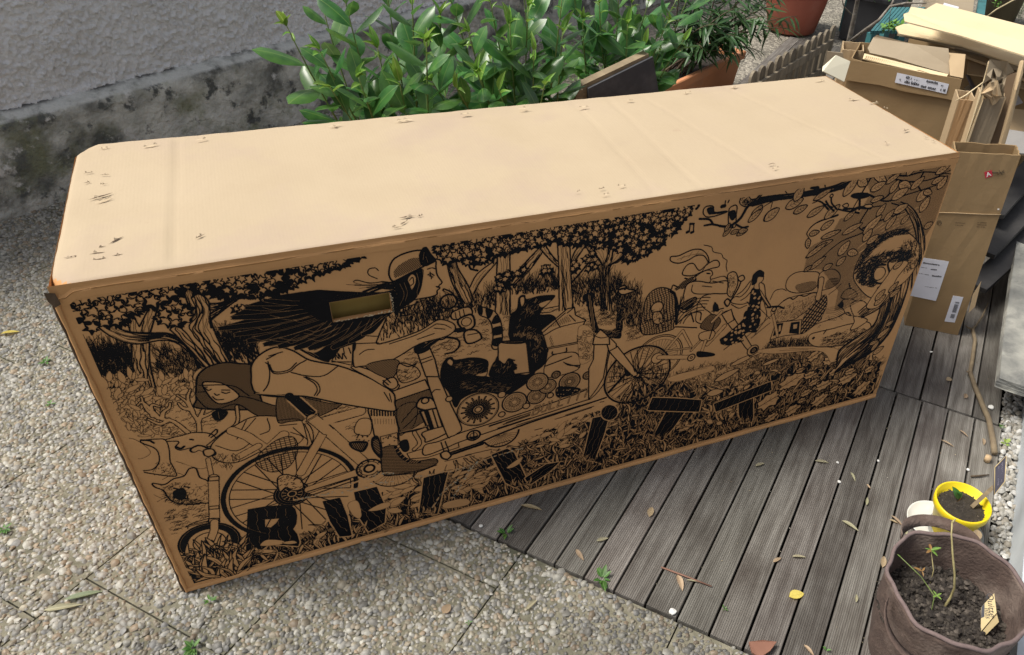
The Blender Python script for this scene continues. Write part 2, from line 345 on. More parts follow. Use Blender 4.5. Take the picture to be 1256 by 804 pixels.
# rough-cast plaster: real relief where it shows, the rest of the wall coarser above it
S = np.arange(-1.2, 3.6, 0.0062); Z = np.arange(0.425, 1.28, 0.0062)
SS, ZZ = np.meshgrid(S, Z, indexing='ij')
rel = (vnoise(SS*62+3, ZZ*62, 31, 3, 0.55)**2-0.3)*0.036 + (vnoise(SS*22+3, ZZ*22, 32, 3)-0.5)*0.008
edge = np.clip((ZZ-0.425)/0.03, 0, 1); OO = -0.082 + rel + 0.010*(1-edge)
OO += 0.012*(vnoise(SS*14, ZZ*14, 77, 3)-0.5)*(1-edge)
V = np.stack([W0.x+WDIR.x*SS+WN.x*OO, W0.y+WDIR.y*SS+WN.y*OO, ZZ+0.02*(vnoise(SS*7, ZZ*0, 78, 3)-0.5)*(1-edge)], 2).reshape(-1, 3)
ns, nz_ = len(S), len(Z); i, j = np.meshgrid(np.arange(ns-1), np.arange(nz_-1), indexing='ij'); a = (i*nz_+j).ravel()
link('plaster', npmesh('plaster', V, np.stack([a, a+nz_, a+nz_+1, a+1], 1), m_plaster), wall)
wb = MB()
def wquad(s0, s1, z0, z1, o): 
    c = W0 + WDIR*((s0+s1)/2) - WN*(o+0.1) + Vector((0, 0, (z0+z1)/2)); wb.box(c, ((s1-s0)/2, 0.1, (z1-z0)/2), (WDIR, WN, Vector((0, 0, 1))))
wquad(-2.4, -1.2, 0.3, 1.75, 0.082); wquad(3.595, 6.5, 0.3, 1.75, 0.082); wquad(-1.2, 3.595, 1.274, 1.75, 0.082); wquad(-1.2, 3.595, 0.3, 1.274, 0.10)
wb.build('masonry', m_plaster, wall)

# ------------------------------------------------------------------ right edge: low kerb wall, stone slab, white gravel
m_pale = M('pale_render', (0.62, 0.66, 0.69), (0.48, 0.52, 0.56), 0.8, 5, 6, bump=0.3, bscale=60, bdist=0.003, spots=(0.40, 0.42, 0.42), spot_scale=3.0)
m_slab = M('grey_stone_slab', (0.40, 0.39, 0.34), (0.22, 0.22, 0.20), 0.85, 12, 10, bump=0.8, bscale=60, bdist=0.006, spots=(0.16, 0.16, 0.15), spot_scale=7, spot_w=(0.5, 0.68))
kw = MB(); kw.box(dk(0.9, -2.39, 0.03), (1.75, 0.33, 0.085), (UD, VD, Vector((0, 0, 1))))
tag(kw.build('kerb_wall', m_pale), 'low pale blue-grey rendered wall along the right side of the deck', 'wall')
def rough_slab(name, c, e, ax, mat, seed, n=(26, 16, 4), amp=0.006, parent=None):
    bm = bmesh.new(); bmesh.ops.create_cube(bm, size=2.0)
    bmesh.ops.subdivide_edges(bm, edges=bm.edges[:], cuts=9, use_grid_fill=True)
    r = random.Random(seed)
    for v in bm.verts:
        q = v.co.copy(); k = sum(1 for t in q if abs(t) > 0.99)
        sc = 1.0 - (0.006 if k == 2 else 0.012 if k == 3 else 0)
        v.co = Vector(c) + ax[0]*(q.x*e[0]*sc + r.uniform(-amp, amp)) + ax[1]*(q.y*e[1]*sc + r.uniform(-amp, amp)) + ax[2]*(q.z*e[2] * (0.97 if k > 1 else 1) + r.uniform(-amp, amp)*0.5)
    me = bpy.data.meshes.new(name); bm.to_mesh(me); bm.free(); me.materials.append(mat); me.polygons.foreach_set('use_smooth', [False]*len(me.polygons))
    return link(name, me, parent)
Z3 = Vector((0, 0, 1))
tag(rough_slab('stone_slab', dk(2.95, -2.24, 0.150), (1.06, 0.325, 0.028), (UD, VD, Z3), m_slab, 4, amp=0.003), 'thick rough grey stone slab lying on the low wall at the right edge', 'stone slab')
uu = RNG.uniform(0.3, 2.2, 1500); vv = RNG.uniform(-2.058, -1.992, 1500)
WPAL = np.array([[.72, .71, .67], [.62, .6, .55], [.8, .79, .76], [.45, .43, .38], [.55, .5, .42]])
V, F, C_ = pebbles(uu, vv, RNG.uniform(0.006, 0.015, 1500), -0.012, pal=WPAL, hk=(.5, .8))
V[:, 2] += np.repeat(RNG.uniform(-.02, .008, 1500), 13)
tag(link('white_gravel', npmesh('white_gravel', V, F, m_pebble, True, C_)), 'white and cream gravel in the narrow gap between deck and low wall', 'gravel', kind='stuff')
# ------------------------------------------------------------------ text and print helpers
def text_mesh(s, size=1.0, shear=0.0, extrude=0.0, bold=0.0):
    cu = bpy.data.curves.new('t', 'FONT'); cu.body = s; cu.size = size; cu.shear = shear; cu.extrude = extrude; cu.offset = bold; cu.align_x = 'CENTER'; cu.align_y = 'CENTER'
    o = bpy.data.objects.new('t', cu); COL.objects.link(o); bpy.context.view_layer.update()
    me = bpy.data.meshes.new_from_object(o.evaluated_get(bpy.context.evaluated_depsgraph_get())); bpy.data.objects.remove(o); return me
def put_text(s, name, size, pos, xdir, ydir, mat, parent, **k):
    me = text_mesh(s, size, **k); x = Vector(xdir).normalized(); y = Vector(ydir); y = (y - x*y.dot(x)).normalized(); z = x.cross(y)
    M4 = Matrix(((x.x, y.x, z.x, pos[0]), (x.y, y.y, z.y, pos[1]), (x.z, y.z, z.z, pos[2]), (0, 0, 0, 1)))
    me.transform(M4); me.name = name; me.materials.clear(); me.materials.append(mat); return link(name, me, parent)
m_print = M('black_print', (0.012, 0.012, 0.016), (0.008, 0.008, 0.01), 0.55, 30)
m_label = M('white_label', (0.74, 0.75, 0.82), (0.66, 0.67, 0.74), 0.5, 15)

# ------------------------------------------------------------------ the big printed carton
BL, BD, BH = 2.35, CAM[7], CAM[8]
def kraft(name, c1, c2, stain=None, flute=0.0, **k):
    m = M(name, c1, c2, 0.78, k.pop('scale', 4.0), 6, bump=0.25, bscale=55, bdist=0.003, spots=stain, spot_scale=k.pop('ss', 2.0), spot_w=(0.5, 0.8), spec=0.3, **k)
    if flute:                                            # the faint parallel ribs of corrugated board
        nt = m.node_tree; N = nt.nodes; L = nt.links; b = N['Principled BSDF']; old = b.inputs['Normal'].links[0].from_socket
        tc = N.new('ShaderNodeTexCoord'); w = N.new('ShaderNodeTexWave'); w.inputs['Scale'].default_value = flute; w.inputs['Distortion'].default_value = 0.4; w.bands_direction = 'X'
        L.new(tc.outputs['Object'], w.inputs['Vector']); bp = N.new('ShaderNodeBump'); bp.inputs['Strength'].default_value = 0.03; bp.inputs['Distance'].default_value = 0.002
        L.new(w.outputs[0], bp.inputs['Height']); L.new(old, bp.inputs['Normal']); L.new(bp.outputs[0], b.inputs['Normal'])
    return m
m_box = kraft('box_kraft', (0.60, 0.325, 0.135), (0.53, 0.275, 0.11), (0.48, 0.25, 0.10), flute=40)
m_boxtop = kraft('box_top_kraft', (0.475, 0.378, 0.255), (0.44, 0.345, 0.23), (0.42, 0.325, 0.225), flute=40)
add_layer(m_boxtop, (0.42, 0.32, 0.245), 2.1, (0.5, 0.75), (2, 7, 1))
add_layer(m_boxtop, (0.40, 0.29, 0.20), 11, (0.66, 0.82), (5, 1, 1), detail=10)
add_layer(m_box, (0.44, 0.235, 0.10), 1.6, (0.48, 0.72), (3, 2, 6))
add_layer(m_box, (0.40, 0.22, 0.10), 9, (0.64, 0.8), (3, 2, 6), detail=10)
m_inner = M('box_inside', (0.50, 0.34, 0.09), (0.40, 0.26, 0.06), 0.8, 12)
carton = thing('printed_carton', (0, 0, 0), 'huge kraft carton with a black woodcut-style forest and cargo bike print on its long side', 'cardboard box')
def bulge(x, z):
    x = np.asarray(x, float); z = np.asarray(z, float)
    e = np.clip(x/0.25, 0, 1)*np.clip((BL-x)/0.25, 0, 1)*np.clip(z/0.12, 0, 1)*np.clip((BH-z)/0.12, 0, 1)
    return (-0.010*np.sin(x*math.pi/BL)*np.sin(z*math.pi/BH) + 0.010*(vnoise(x*2.1+1, z*2.6+1, 41, 3)-0.5))*e
def face(px, py):
    p = atY(px, py, 0.0); return (p.x, p.z)
hA, hB = face(403, 372), face(480.5, 381)
HX0, HX1 = hA[0]+0.002, hB[0]; HZ1, HZ0 = face(440, 364.7)[1], face(440, 388.5)[1]
xs = sorted(set(np.round(np.concatenate([np.linspace(0, BL, 95), [HX0, HX1]]), 5))); zs = sorted(set(np.round(np.concatenate([np.linspace(0, BH, 42), [HZ0, HZ1]]), 5)))
fb = MB(); X, Z = np.meshgrid(xs, zs, indexing='ij'); Y = bulge(X, Z)
fb.v = [(float(x), float(y), float(z)) for x, y, z in zip(X.ravel(), Y.ravel(), Z.ravel())]; nz2 = len(zs)
for i in range(len(xs)-1):
    for j in range(nz2-1):
        cx, cz = (xs[i]+xs[i+1])/2, (zs[j]+zs[j+1])/2
        if HX0 < cx < HX1 and HZ0 < cz < HZ1: continue
        fb.f.append((i*nz2+j, (i+1)*nz2+j, (i+1)*nz2+j+1, i*nz2+j+1)); fb.sm.append(True); fb.m.append(0)
n0 = len(fb.v)
fb.add([(x, 0.007, z) for (x, z) in ((0, 0), (BL, 0), (BL, BH), (0, BH))], [])
fb.build('side_panel', m_box, carton, recalc=False)
hb = MB()                                                     # cut edges of the hand hole and the board seen through it
yb = float(bulge((HX0+HX1)/2, (HZ0+HZ1)/2))
c4 = [(HX0, HZ0), (HX1, HZ0), (HX1, HZ1), (HX0, HZ1)]
for k in range(4):
    a, b = c4[k], c4[(k+1) % 4]; hb.add([(a[0], float(bulge(*a)), a[1]), (b[0], float(bulge(*b)), b[1]), (b[0], 0.009, b[1]), (a[0], 0.009, a[1])], [(0, 1, 2, 3)])
hb.build('hand_hole_edge', m_box, carton)
ib = MB(); ib.add([(HX0-.09, .040, HZ0-.06), (HX1+.09, .046, HZ0-.06), (HX1+.09, .046, HZ1+.06), (HX0-.09, .040, HZ1+.06)], [(0, 1, 2, 3)]); ib.build('inner_board', m_inner, carton)
tb = MB(); rr = random.Random(3)
for k in range(60):                                           # frayed liner along the hole's rim
    t = rr.random(); side = rr.choice((0, 1, 1))
    if side: x, z = HX0+(HX1-HX0)*t, HZ0 + rr.uniform(-.002, .003)
    else: x, z = HX1+rr.uniform(-.001, .003), HZ0+(HZ1-HZ0)*t
    y = float(bulge(x, z))-0.0015; w = rr.uniform(.002, .006); h = rr.uniform(.002, .005)
    tb.add([(x, y, z), (x+w, y-0.0015, z+h*0.3), (x+w*0.6, y-0.001, z+h)], [(0, 1, 2)])
m_torn = M('torn_liner', (0.62, 0.50, 0.34), (0.45, 0.35, 0.22), 0.9, 60)
tb.build('frayed_rim', m_torn, carton)
# side walls other than the printed one
ob = MB()
ob.add([(0.001, 0, 0), (0.001, BD-.07, 0), (0.001, BD-.07, BH-.004), (0.001, 0, BH-.004), (0.034, BD-.016, 0), (0.034, BD-.016, BH-.012)], [(0, 1, 2, 3), (1, 4, 5, 2)]); ob.build('end_panel', m_box, carton)
ob = MB(); ob.add([(BL, 0, 0), (BL, BD, 0), (BL, BD, BH-.004), (BL, 0, BH-.004)], [(0, 1, 2, 3)]); ob.build('end_panel', m_box, carton)
ob = MB(); ob.add([(0.034, BD-.016, 0), (BL, BD, 0), (BL, BD, BH-.004), (0.034, BD-.016, BH-.012)], [(0, 1, 2, 3)]); ob.build('side_panel', m_box, carton)
ob = MB(); ob.add([(0, 0, 0.001), (BL, 0, 0.001), (BL, BD, 0.001), (0, BD, 0.001)], [(0, 1, 2, 3)]); ob.build('bottom_panel', m_box, carton)
# top: one sheet folded down over all four edges, with creases
def topcrease(a, b): A, B = at(*a, BH), at(*b, BH); return (A.x, A.y, B.x, B.y)
CREASE = [topcrease((216, 168), (212, 322)), topcrease((716, 138), (784, 213)), topcrease((756, 130), (880, 250)), topcrease((795, 122), (950, 215)), topcrease((900, 112), (1075, 190))]
dents = [(0.25, 0.12, 0.07), (0.05, 0.30, 0.05), (1.0, 0.05, .05), (1.9, 0.6, 0.05)]
nx, ny = 230, 74
R_ = 0.017
def fold(L_, n):                                              # arc-length positions across a sheet that folds down at both sides
    out = []
    for k in range(5): out.append((-0.0018, BH-0.034+0.0045*k*1.0))
    for k in range(8):
        a = (k/7)*math.pi/2; out.append((-0.0018+R_*(1-math.cos(a)), BH-R_+R_*math.sin(a)))
    for k in range(1, n-1): out.append((R_ + (L_-2*R_)*k/(n-1), BH))
    for k in range(8):
        a = (1-k/7)*math.pi/2; out.append((L_+0.0018-R_*(1-math.cos(a)), BH-R_+R_*math.sin(a)))
    for k in range(5): out.append((L_+0.0018, BH-R_-0.004*(k+1)))
    return out
fx, fy = fold(BL, nx), fold(BD, ny)
X = np.array([a for a, _ in fx])[:, None]*np.ones(len(fy))[None]; Y = np.ones(len(fx))[:, None]*np.array([a for a, _ in fy])[None]
Z = np.minimum(np.array([b for _, b in fx])[:, None], np.array([b for _, b in fy])[None])
flat = np.clip(np.minimum(np.minimum(X, BL-X), np.minimum(Y, BD-Y))/0.05, 0, 1)
Z = Z + flat*(0.013*(vnoise(X*2.6, Y*2.9, 51, 3)-0.5) - 0.003*np.sin(X*math.pi/BL))
for k, (ax, ay, bx, by) in enumerate(CREASE):
    xx = ax + (bx-ax)*(Y-ay)/(by-ay); d = np.abs(X-xx); Z -= flat*(0.0030 if k == 0 else 0.0018)*np.exp(-(d/0.006)**2)
    if k == 0: Z -= flat*0.002*np.clip((X-xx)/0.01, -1, 1)*0.5
Z += 0.0016*(vnoise(X*9, Y*1.2, 52, 3)-0.5)*np.clip(1-X/0.35, 0, 1)*flat*4
rag = 0.0025*(vnoise(X*25, Y*25, 53, 3)-0.5); Z = Z + np.where(flat < 0.4, rag, 0)
Y = Y + np.where((Y < 0.003), 0.003*(vnoise(X*12, Z*5, 54, 3)-0.5), 0)
cr = np.exp(-(((X-0.0)/0.035)**2 + ((Y-0.0)/0.035)**2)); Z -= 0.016*cr*vnoise(X*60, Y*60, 55, 3); X = X + 0.006*cr
c2 = np.clip(1-(X/0.05), 0, 1)*np.clip(1-(BD-Y)/0.06, 0, 1); X = X + 0.026*c2; Y = Y - 0.012*c2; Z = Z - 0.008*c2; c3 = np.clip(1-(X/0.04), 0, 1)*np.clip(1-Y/0.05, 0, 1); X = X + 0.008*c3; Z = Z - 0.004*c3
X = X + np.where(X < 0.02, 0.004*(vnoise(Y*8, Z*3, 57, 3)-.5), 0)
V = np.stack([X, Y, Z], 2).reshape(-1, 3); nI, nJ = X.shape
i, j = np.meshgrid(np.arange(nI-1), np.arange(nJ-1), indexing='ij'); a = (i*nJ+j).ravel()
# leave the doubled corners out
top = link('top_panel', npmesh('top_panel', V, np.stack([a, a+nJ, a+nJ+1, a+1], 1), m_boxtop), carton)
top.data.materials.append(m_box); zc = Z[:-1, :-1].ravel() + 0*a; top.data.polygons.foreach_set('material_index', ((np.minimum(np.minimum(Z[:-1, :-1], Z[1:, 1:]), np.minimum(Z[1:, :-1], Z[:-1, 1:])) < BH-0.0085).ravel()).astype(np.int32))
cb = MB(); rr = random.Random(8)                              # crushed corner: dark torn mouth and flakes
c0 = at(62, 349, BH-0.02); c0 = Vector((-0.003, -0.004, BH-0.022))
m_darkgap = M('dark_tear', (0.11, 0.07, 0.04), (0.06, 0.035, 0.02), 0.9, 20)
cb.add([c0+Vector(q) for q in ((-.004, -.003, .014), (.014, -.004, .010), (.016, -.005, -.016), (.004, -.005, -.022), (-.004, -.002, -.008))], [(0, 1, 2, 3, 4)])
cb.build('corner_tear', m_darkgap, carton)
def tear(px, py, L_=0.02, ang=0.0, dark=True, z=BH):
    p = at(px, py, z); rr = random.Random(int(px*7+py)); b = MB(); c, s = math.cos(ang), math.sin(ang)
    def w(u, v, h): return (p.x+u*c-v*s, p.y+u*s+v*c, z+0.0035+h)
    n = 6; L_ *= .85; up = [w(L_*(k/n-0.5), rr.uniform(0.03, 0.11)*L_*(1-abs(2*k/n-1)), 0.0008) for k in range(n+1)]
    lo = [w(L_*(k/n-0.5), -rr.uniform(0.03, 0.11)*L_*(1-abs(2*k/n-1)), 0.0008) for k in range(n+1)]
    b.add(up+lo, [(k, n+1+k, n+2+k, k+1) for k in range(n)], mi=0)
    for k in range(2):                                        # raised flakes of liner
        u = rr.uniform(-.5, .4)*L_; v = rr.uniform(.02, .2)*L_*rr.choice((-1, 1))
        b.add([w(u, v, 0.0005), w(u+.25*L_, v*1.2, 0.0005), w(u+.1*L_, v+.1*L_, 0.004)], [(0, 1, 2)], mi=1)
    b.build('tear', [m_darkgap if dark else m_torn, m_boxtop], carton, recalc=False)
for (x, y, l, a, d) in [(109, 214, .025, .2, 1), (107, 226, .02, .1, 1), (128.6, 216.5, .024, -.2, 1), (128.6, 228, .02, .1, 1), (124, 243, .065, .45, 1), (128, 248, .05, .4, 0), (143, 297, .045, .75, 1), (93, 317, .05, -.05, 1), (120, 313, .035, 0, 1), (123, 320, .03, 0, 1), (145, 315, .025, 0, 1), (126, 305, .018, .3, 1),
        (128, 183, .03, .2, 0), (186, 181, .05, .3, 0), (247, 173, .04, .3, 0), (246, 292, .03, .6, 1), (412, 155.7, .05, .2, 0), (495.5, 149.7, .07, .1, 0), (571, 141, .05, .1, 0), (643, 134.6, .05, 0, 0), (714.5, 133, .05, .1, 0), (772, 124.6, .04, 0, 0), (842, 115, .04, 0, 0),
        (495.5, 275, .03, .6, 1), (500, 268, .05, 0, 1), (487, 281, .03, 0, 1), (515, 267, .02, 0, 1), (708.5, 237, .02, 0, 0), (738, 233, .025, .1, 1), (762, 230, .03, .2, 0), (742, 241, .03, 0, 0),
        (1005, 101, .05, 0, 0), (1047, 123.7, .06, 0, 0), (1071, 128, .05, -.3, 0), (1084, 134, .03, -.3, 1), (1111, 161.5, .04, .2, 1), (1135, 170, .02, -.8, 1), (1144, 174.5, .02, -.8, 1), (1087.6, 177, .03, 0, 0), (945, 203, .03, .2, 1), (950, 208, .03, .2, 0), (900, 108, .05, 0, 0)]:
    tear(x, y, l, a, d)
# bottom rim: the flap's raw edge just under the print
eb = MB(); N_ = 60
for k in range(N_):
    xa, xb = BL*k/N_, BL*(k+1)/N_
    za = 0.012+0.0015*math.sin(k*1.7); zb = 0.012+0.0015*math.sin((k+1)*1.7); ya = -0.003-0.001*math.sin(k*.9); yb2 = -0.003-0.001*math.sin((k+1)*.9)
    eb.add([(xa, ya, 0), (xb, yb2, 0), (xb, yb2, zb), (xa, ya, za), (xa, 0.001, za+.001), (xb, 0.001, zb+.001)], [(0, 1, 2, 3), (3, 2, 5, 4)], True)
eb.build('bottom_flap_edge', m_box, carton, recalc=False)
ve = MB(); rr = random.Random(9); ve.tube([(.0035, -.0015+rr.uniform(-.001, .001), z) for z in np.linspace(0.0, BH-.03, 40)], [0.0042+rr.uniform(-.0008, .0012) for _ in range(40)], 8, cap=False); ve.build('folded_corner', m_box, carton)
ve = MB(); ve.tube([(-.0028+rr.uniform(-.0006, .0006), .001, z) for z in np.linspace(0.0, BH-.045, 40)], [0.0036+rr.uniform(-.001, .001) for _ in range(40)], 6, cap=False); ve.build('corner_seam', m_darkgap, carton)

# ------------------------------------------------------------------ the heap of cardboard at the right
m_k1 = kraft('olive_kraft', (0.33, 0.225, 0.115), (0.265, 0.175, 0.085), (0.22, 0.14, 0.065), rand=0.06)
m_k2 = kraft('tan_kraft', (0.50, 0.37, 0.22), (0.43, 0.31, 0.18), (0.40, 0.29, 0.17), rand=0.08)
m_k3 = kraft('grey_kraft', (0.36, 0.29, 0.20), (0.29, 0.23, 0.155), (0.25, 0.2, 0.13), rand=0.05)
m_k4 = kraft('cream_kraft', (0.74, 0.60, 0.38), (0.68, 0.54, 0.33), (0.64, 0.50, 0.31), rand=0.04)
m_kedge = M('corrugated_edge', (0.52, 0.41, 0.26), (0.25, 0.18, 0.10), 0.9, 160)
def cardq(b, pts, th=0.005, mi=0): b.sheet(pts, th, mi=mi)
def ground_pt(p): return Vector((p.x, p.y, 0.0))
UP = Vector((0, 0, 1))
def open_carton(name, label, vp, tl, tr, br, depth, mats, group=None, zbot=0.0, bl=None, wavy=0.004, seed=1, front_only=False, cat='cardboard box'):
    """an upright carton whose front face lies on the vertical plane vp: pixel corners top-left, top-right, bottom-right"""
    TL, TR, BR = vp(*tl), vp(*tr), vp(*br)
    BR = ground_pt(BR) if zbot is not None and zbot == 0.0 else BR
    BLc = vp(*bl) if bl else Vector((TL.x, TL.y, 0)) + (ground_pt(BR)-ground_pt(TR))
    if zbot == 0.0: BLc.z = 0.0
    back = -vp.n*depth
    t = thing(name, (BLc+BR)/2 + back/2, label, cat, group)
    rr = random.Random(seed)
    def panel(a, b_, c, d, mat, nm='panel'):
        b2 = MB(); nn = (b_-a).cross(d-a).normalized(); nx_, nz_ = 8, 8; grid = []
        for i in range(nx_+1):
            for j in range(nz_+1):
                u, v = i/nx_, j/nz_; q = (a*(1-u)+b_*u)*(1-v)+(d*(1-u)+c*u)*v
                if j == nz_: q = q + (d-a).normalized()*rr.uniform(-wavy, wavy*0.6)
                grid.append(q + nn*rr.uniform(-.0012, .0012))
        n = len(grid); b2.v = [tuple(g) for g in grid] + [tuple(g-nn*0.005) for g in grid]; k = nz_+1
        for i in range(nx_):
            for j in range(nz_):
                q = (i*k+j, (i+1)*k+j, (i+1)*k+j+1, i*k+j+1); b2.f.append(q); b2.f.append(tuple(x+n for x in q[::-1]))
        bd = [i*k for i in range(nx_+1)] + [nx_*k+j for j in range(1, k)] + [i*k+nz_ for i in range(nx_-1, -1, -1)] + [j for j in range(nz_-1, 0, -1)]
        for q in range(len(bd)): b2.f.append((bd[q], bd[q]+n, bd[(q+1) % len(bd)]+n, bd[(q+1) % len(bd)]))
        b2.sm = [False]*len(b2.f); b2.m = [0]*len(b2.f)
        return b2.build(nm, mat, t)
    panel(BLc, BR, TR, TL, mats[0])
    if not front_only:
        panel(BR, BR+back, TR+back, TR, mats[-1]); panel(BR+back, BLc+back, TL+back, TR+back, mats[-1]); panel(BLc+back, BLc, TL, TL+back, mats[-1])
        fl = MB(); fl.add([BLc+UP*.004, BR+UP*.004, BR+back+UP*.004, BLc+back+UP*.004], [(0, 1, 2, 3)]); fl.build('bottom_panel', mats[-1], t)
    return t, TL, TR, BR, BLc
def crease_on(vp, t, a, b, mat, w=0.0028, nm='crease', off=0.0015):
    A, B = vp(*a, off), vp(*b, off); m = MB(); m.tube([A, A.lerp(B, .33)+UP*.001, A.lerp(B, .66)-UP*.001, B], w, 6, flat=0.5); return m.build(nm, mat, t)
def on_plane(vp, t, pts, nm, mat, off=0.0012, th=0.0008):
    b = MB(); b.sheet([vp(*p, off) for p in pts], th, nrm=vp.n); return b.build(nm, mat, t)
def dashes(vp, t, rows, nm='printed_line', mat=None, off=0.0018):
    b = MB(); rr = random.Random(5)
    for (a, c, h, dense) in rows:                              # words too small to read in the photograph: runs of small glyph-like strokes
        A, C_2 = vp(*a, off), vp(*c, off); d = (C_2-A); L_ = d.length; d.normalize(); u = d.cross(vp.n)*-1; u = u if u.z > 0 else -u
        s = 0.0
        while s < L_:
            w = h*rr.uniform(.25, .6)
            if rr.random() < dense:
                q = A + d*s; hh = h*rr.uniform(.7, 1.0); b.add([q, q+d*w*.7, q+d*w*.7+u*hh, q+u*hh], [(0, 1, 2, 3)])
            s += w
    o = b.build(nm, mat or m_print, t, recalc=False); o['kind'] = 'stuff'; return o

VA = VPlane((2.767, 0.349, 0), (2.955, 0.202, 0))
ta, *_ = open_carton('tall_carton', 'tall olive-brown open carton with a red letter mark, beside the big printed box', VA, (1172, 186.5), (1252, 191), (1175, 411), 0.10, [m_k1, m_k1], wavy=0.003, seed=2)
crease_on(VA, ta, (1148, 261), (1228, 263.5), m_k2)
lab = on_plane(VA, ta, [(1128.5, 316), (1164, 321), (1148, 369.5), (1112, 362)], 'shipping_label', m_label)
dashes(VA, ta, [((1132, 323.5), (1153, 326.5), .007, .95), ((1130, 328.5), (1137, 329.5), .003, .8), ((1141.5, 331.5), (1149, 332), .006, .9), ((1125.5, 335.5), (1139, 338), .003, .7), ((1143, 339.5), (1153.5, 340.5), .008, .9), ((1134, 352), (1149, 354), .003, .7)])
on_plane(VA, ta, [(1169, 363), (1181.5, 365), (1171, 396), (1158.5, 394.5)], 'barcode_sticker', m_label)
bb = MB(); rr = random.Random(2)
for k in range(22):
    f0 = k/22; A = VA(1172.5-7.5*f0, 368.5+22*f0, .0022); B = VA(1176.5-7.5*f0+1, 369.2+22*f0, .0022); C2 = VA(1176.5-7.5*(f0+.025)+1, 369.2+22*(f0+.025), .0022); D = VA(1172.5-7.5*(f0+.025), 368.5+22*(f0+.025), .0022)
    if rr.random() < .8: bb.add([A, B, C2, D], [(0, 1, 2, 3)])
bb.build('barcode', m_print, ta, recalc=False)
m_red = M('red_print', (0.50, 0.02, 0.05), (0.44, 0.02, 0.04), 0.6, 20)
m_wprint = M('white_print', (0.8, 0.76, 0.72), (0.75, 0.7, 0.68), 0.6, 20)
on_plane(VA, ta, [(1207.2, 211.5), (1216.5, 209), (1217.8, 216.3), (1208.6, 219)], 'red_square', m_red, off=.0012, th=.0006)
xd = VA(1217, 214) - VA(1208, 217); put_text('A', 'letter', 0.024, VA(1212.5, 214.3, .0022), xd, UP, m_wprint, ta, bold=0.0006)
fb2 = MB(); tline = lambda a, b, w: fb2.tube([VA(*a, .0016), VA(*b, .0016)], w, 5, flat=.3)
tline((1217, 211.8), (1224, 212), .0030); tline((1224, 212), (1228, 212.2), .0015); tline((1225.5, 209), (1229.2, 215), .0015); tline((1231, 209.2), (1223.5, 214.8), .0013); tline((1228, 212.2), (1232.5, 211.3), .0014)
fb2.build('printed_figure', m_print, ta)
cbm = MB(); cc = [VA(1152+2.7*math.cos(a), 273.5+2.7*math.sin(a), .0016) for a in np.linspace(0, 2*math.pi, 15)]; cbm.tube(cc, .0011, 4, flat=.3); cbm.tube([VA(1150.5, 275, .0016), VA(1152, 272.5, .0016), VA(1154, 273.5, .0016)], .001, 4, flat=.3); cbm.build('printed_mark', m_print, ta)
dashes(VA, ta, [((1172, 274), (1184, 274.6), .0035, .8), ((1171, 276.8), (1182, 277.6), .0035, .7), ((1199, 274), (1211, 274.3), .004, .95), ((1198.5, 276.5), (1210, 277), .004, .95), ((1198, 279), (1208, 279.5), .004, .8)], mat=M('brown_print', (0.10, 0.06, 0.03), (0.08, 0.05, 0.03), .7, 20))
on_plane(VA, ta, [(1223.7, 256), (1225.8, 256.3), (1225.5, 258), (1223.4, 257.8)], 'round_spot', m_wprint)
tt = MB(); tt.sheet([VA(1203.5, 345, .003), VA(1196, 376, .003), VA(1188, 384, .004), VA(1193, 362, .002)], .002); tt.build('torn_flap', m_k2, ta)

VB = VPlane((2.891, 1.204, 0), (3.226, 0.86, 0))
tb_, TLb, TRb, BRb, BLb = open_carton('wide_carton', 'wide brown carton with a long white address label and ripped top, behind the printed box', VB, (1043.5, 72.5), (1180, 97), (1164, 172), 0.30, [m_k1, m_k1], seed=5, wavy=0.006)
fl = MB(); fl.sheet([VB(1043, 73, .008), VB(1180, 97.5, .008), VB(1173.5, 124.5, .011), VB(1160, 121, .011), VB(1110, 112.5, .010), VB(1080, 104.5, .010), VB(1035.5, 98, .010)], .005); fl.build('folded_flap', m_k1, tb_)
on_plane(VB, tb_, [(1100.5, 89.5), (1164, 103.5), (1160.5, 115.5), (1097.5, 101.5)], 'address_label', m_label, off=.0185)
dashes(VB, tb_, [((1111, 96.5), (1117, 98), .012, .8), ((1109, 102), (1126, 105.5), .013, .95), ((1121, 98.5), (1127, 100), .005, .6), ((1136, 101), (1149, 103.8), .011, .98), ((1129, 107.5), (1147, 111), .011, .9), ((1152.5, 105.5), (1161, 107.5), .006, .6), ((1151, 111), (1159, 113), .012, .8), ((1103, 97.5), (1104, 99.5), .006, .8)], off=.0205)
fp = MB(); A, B = VB(1070, 62, -.2), VB(1165, 84, -.2)          # the back flap standing up, torn
q = lambda px, py, o: VB(px, py, o)
fp.sheet([q(1071, 47, -.13), q(1075, 44, -.13), q(1120, 55, -.14), q(1163, 60.5, -.14), q(1165, 82, -.10), q(1163.5, 92, -.06), q(1120, 80, -.06), q(1095, 72, -.06), q(1067, 66, -.06), q(1064, 60, -.1)], .005)
fp.build('standing_flap', m_k3, tb_)
cs = MB(); nC = 34                                             # strip of bare corrugated medium
for k in range(nC):
    f0, f1 = k/nC, (k+.55)/nC
    lx = lambda f: 1062+81*f; ly = lambda f: 66+22*f
    cs.sheet([q(lx(f0), ly(f0)+1, -.03), q(lx(f1), ly(f1)+1, -.03), q(lx(f1)-2, ly(f1)+6.5, .004), q(lx(f0)-2, ly(f0)+6.5, .004)], .003)
cs.build('corrugated_strip', m_k4, tb_)
cs = MB(); cs.sheet([q(1060, 66.5, -.05), q(1150, 89, -.05), q(1163, 92, -.05), q(1160, 96, .004), q(1140, 92, .006), q(1058, 73, .004)], .003); cs.build('inner_flap', m_k4, tb_)
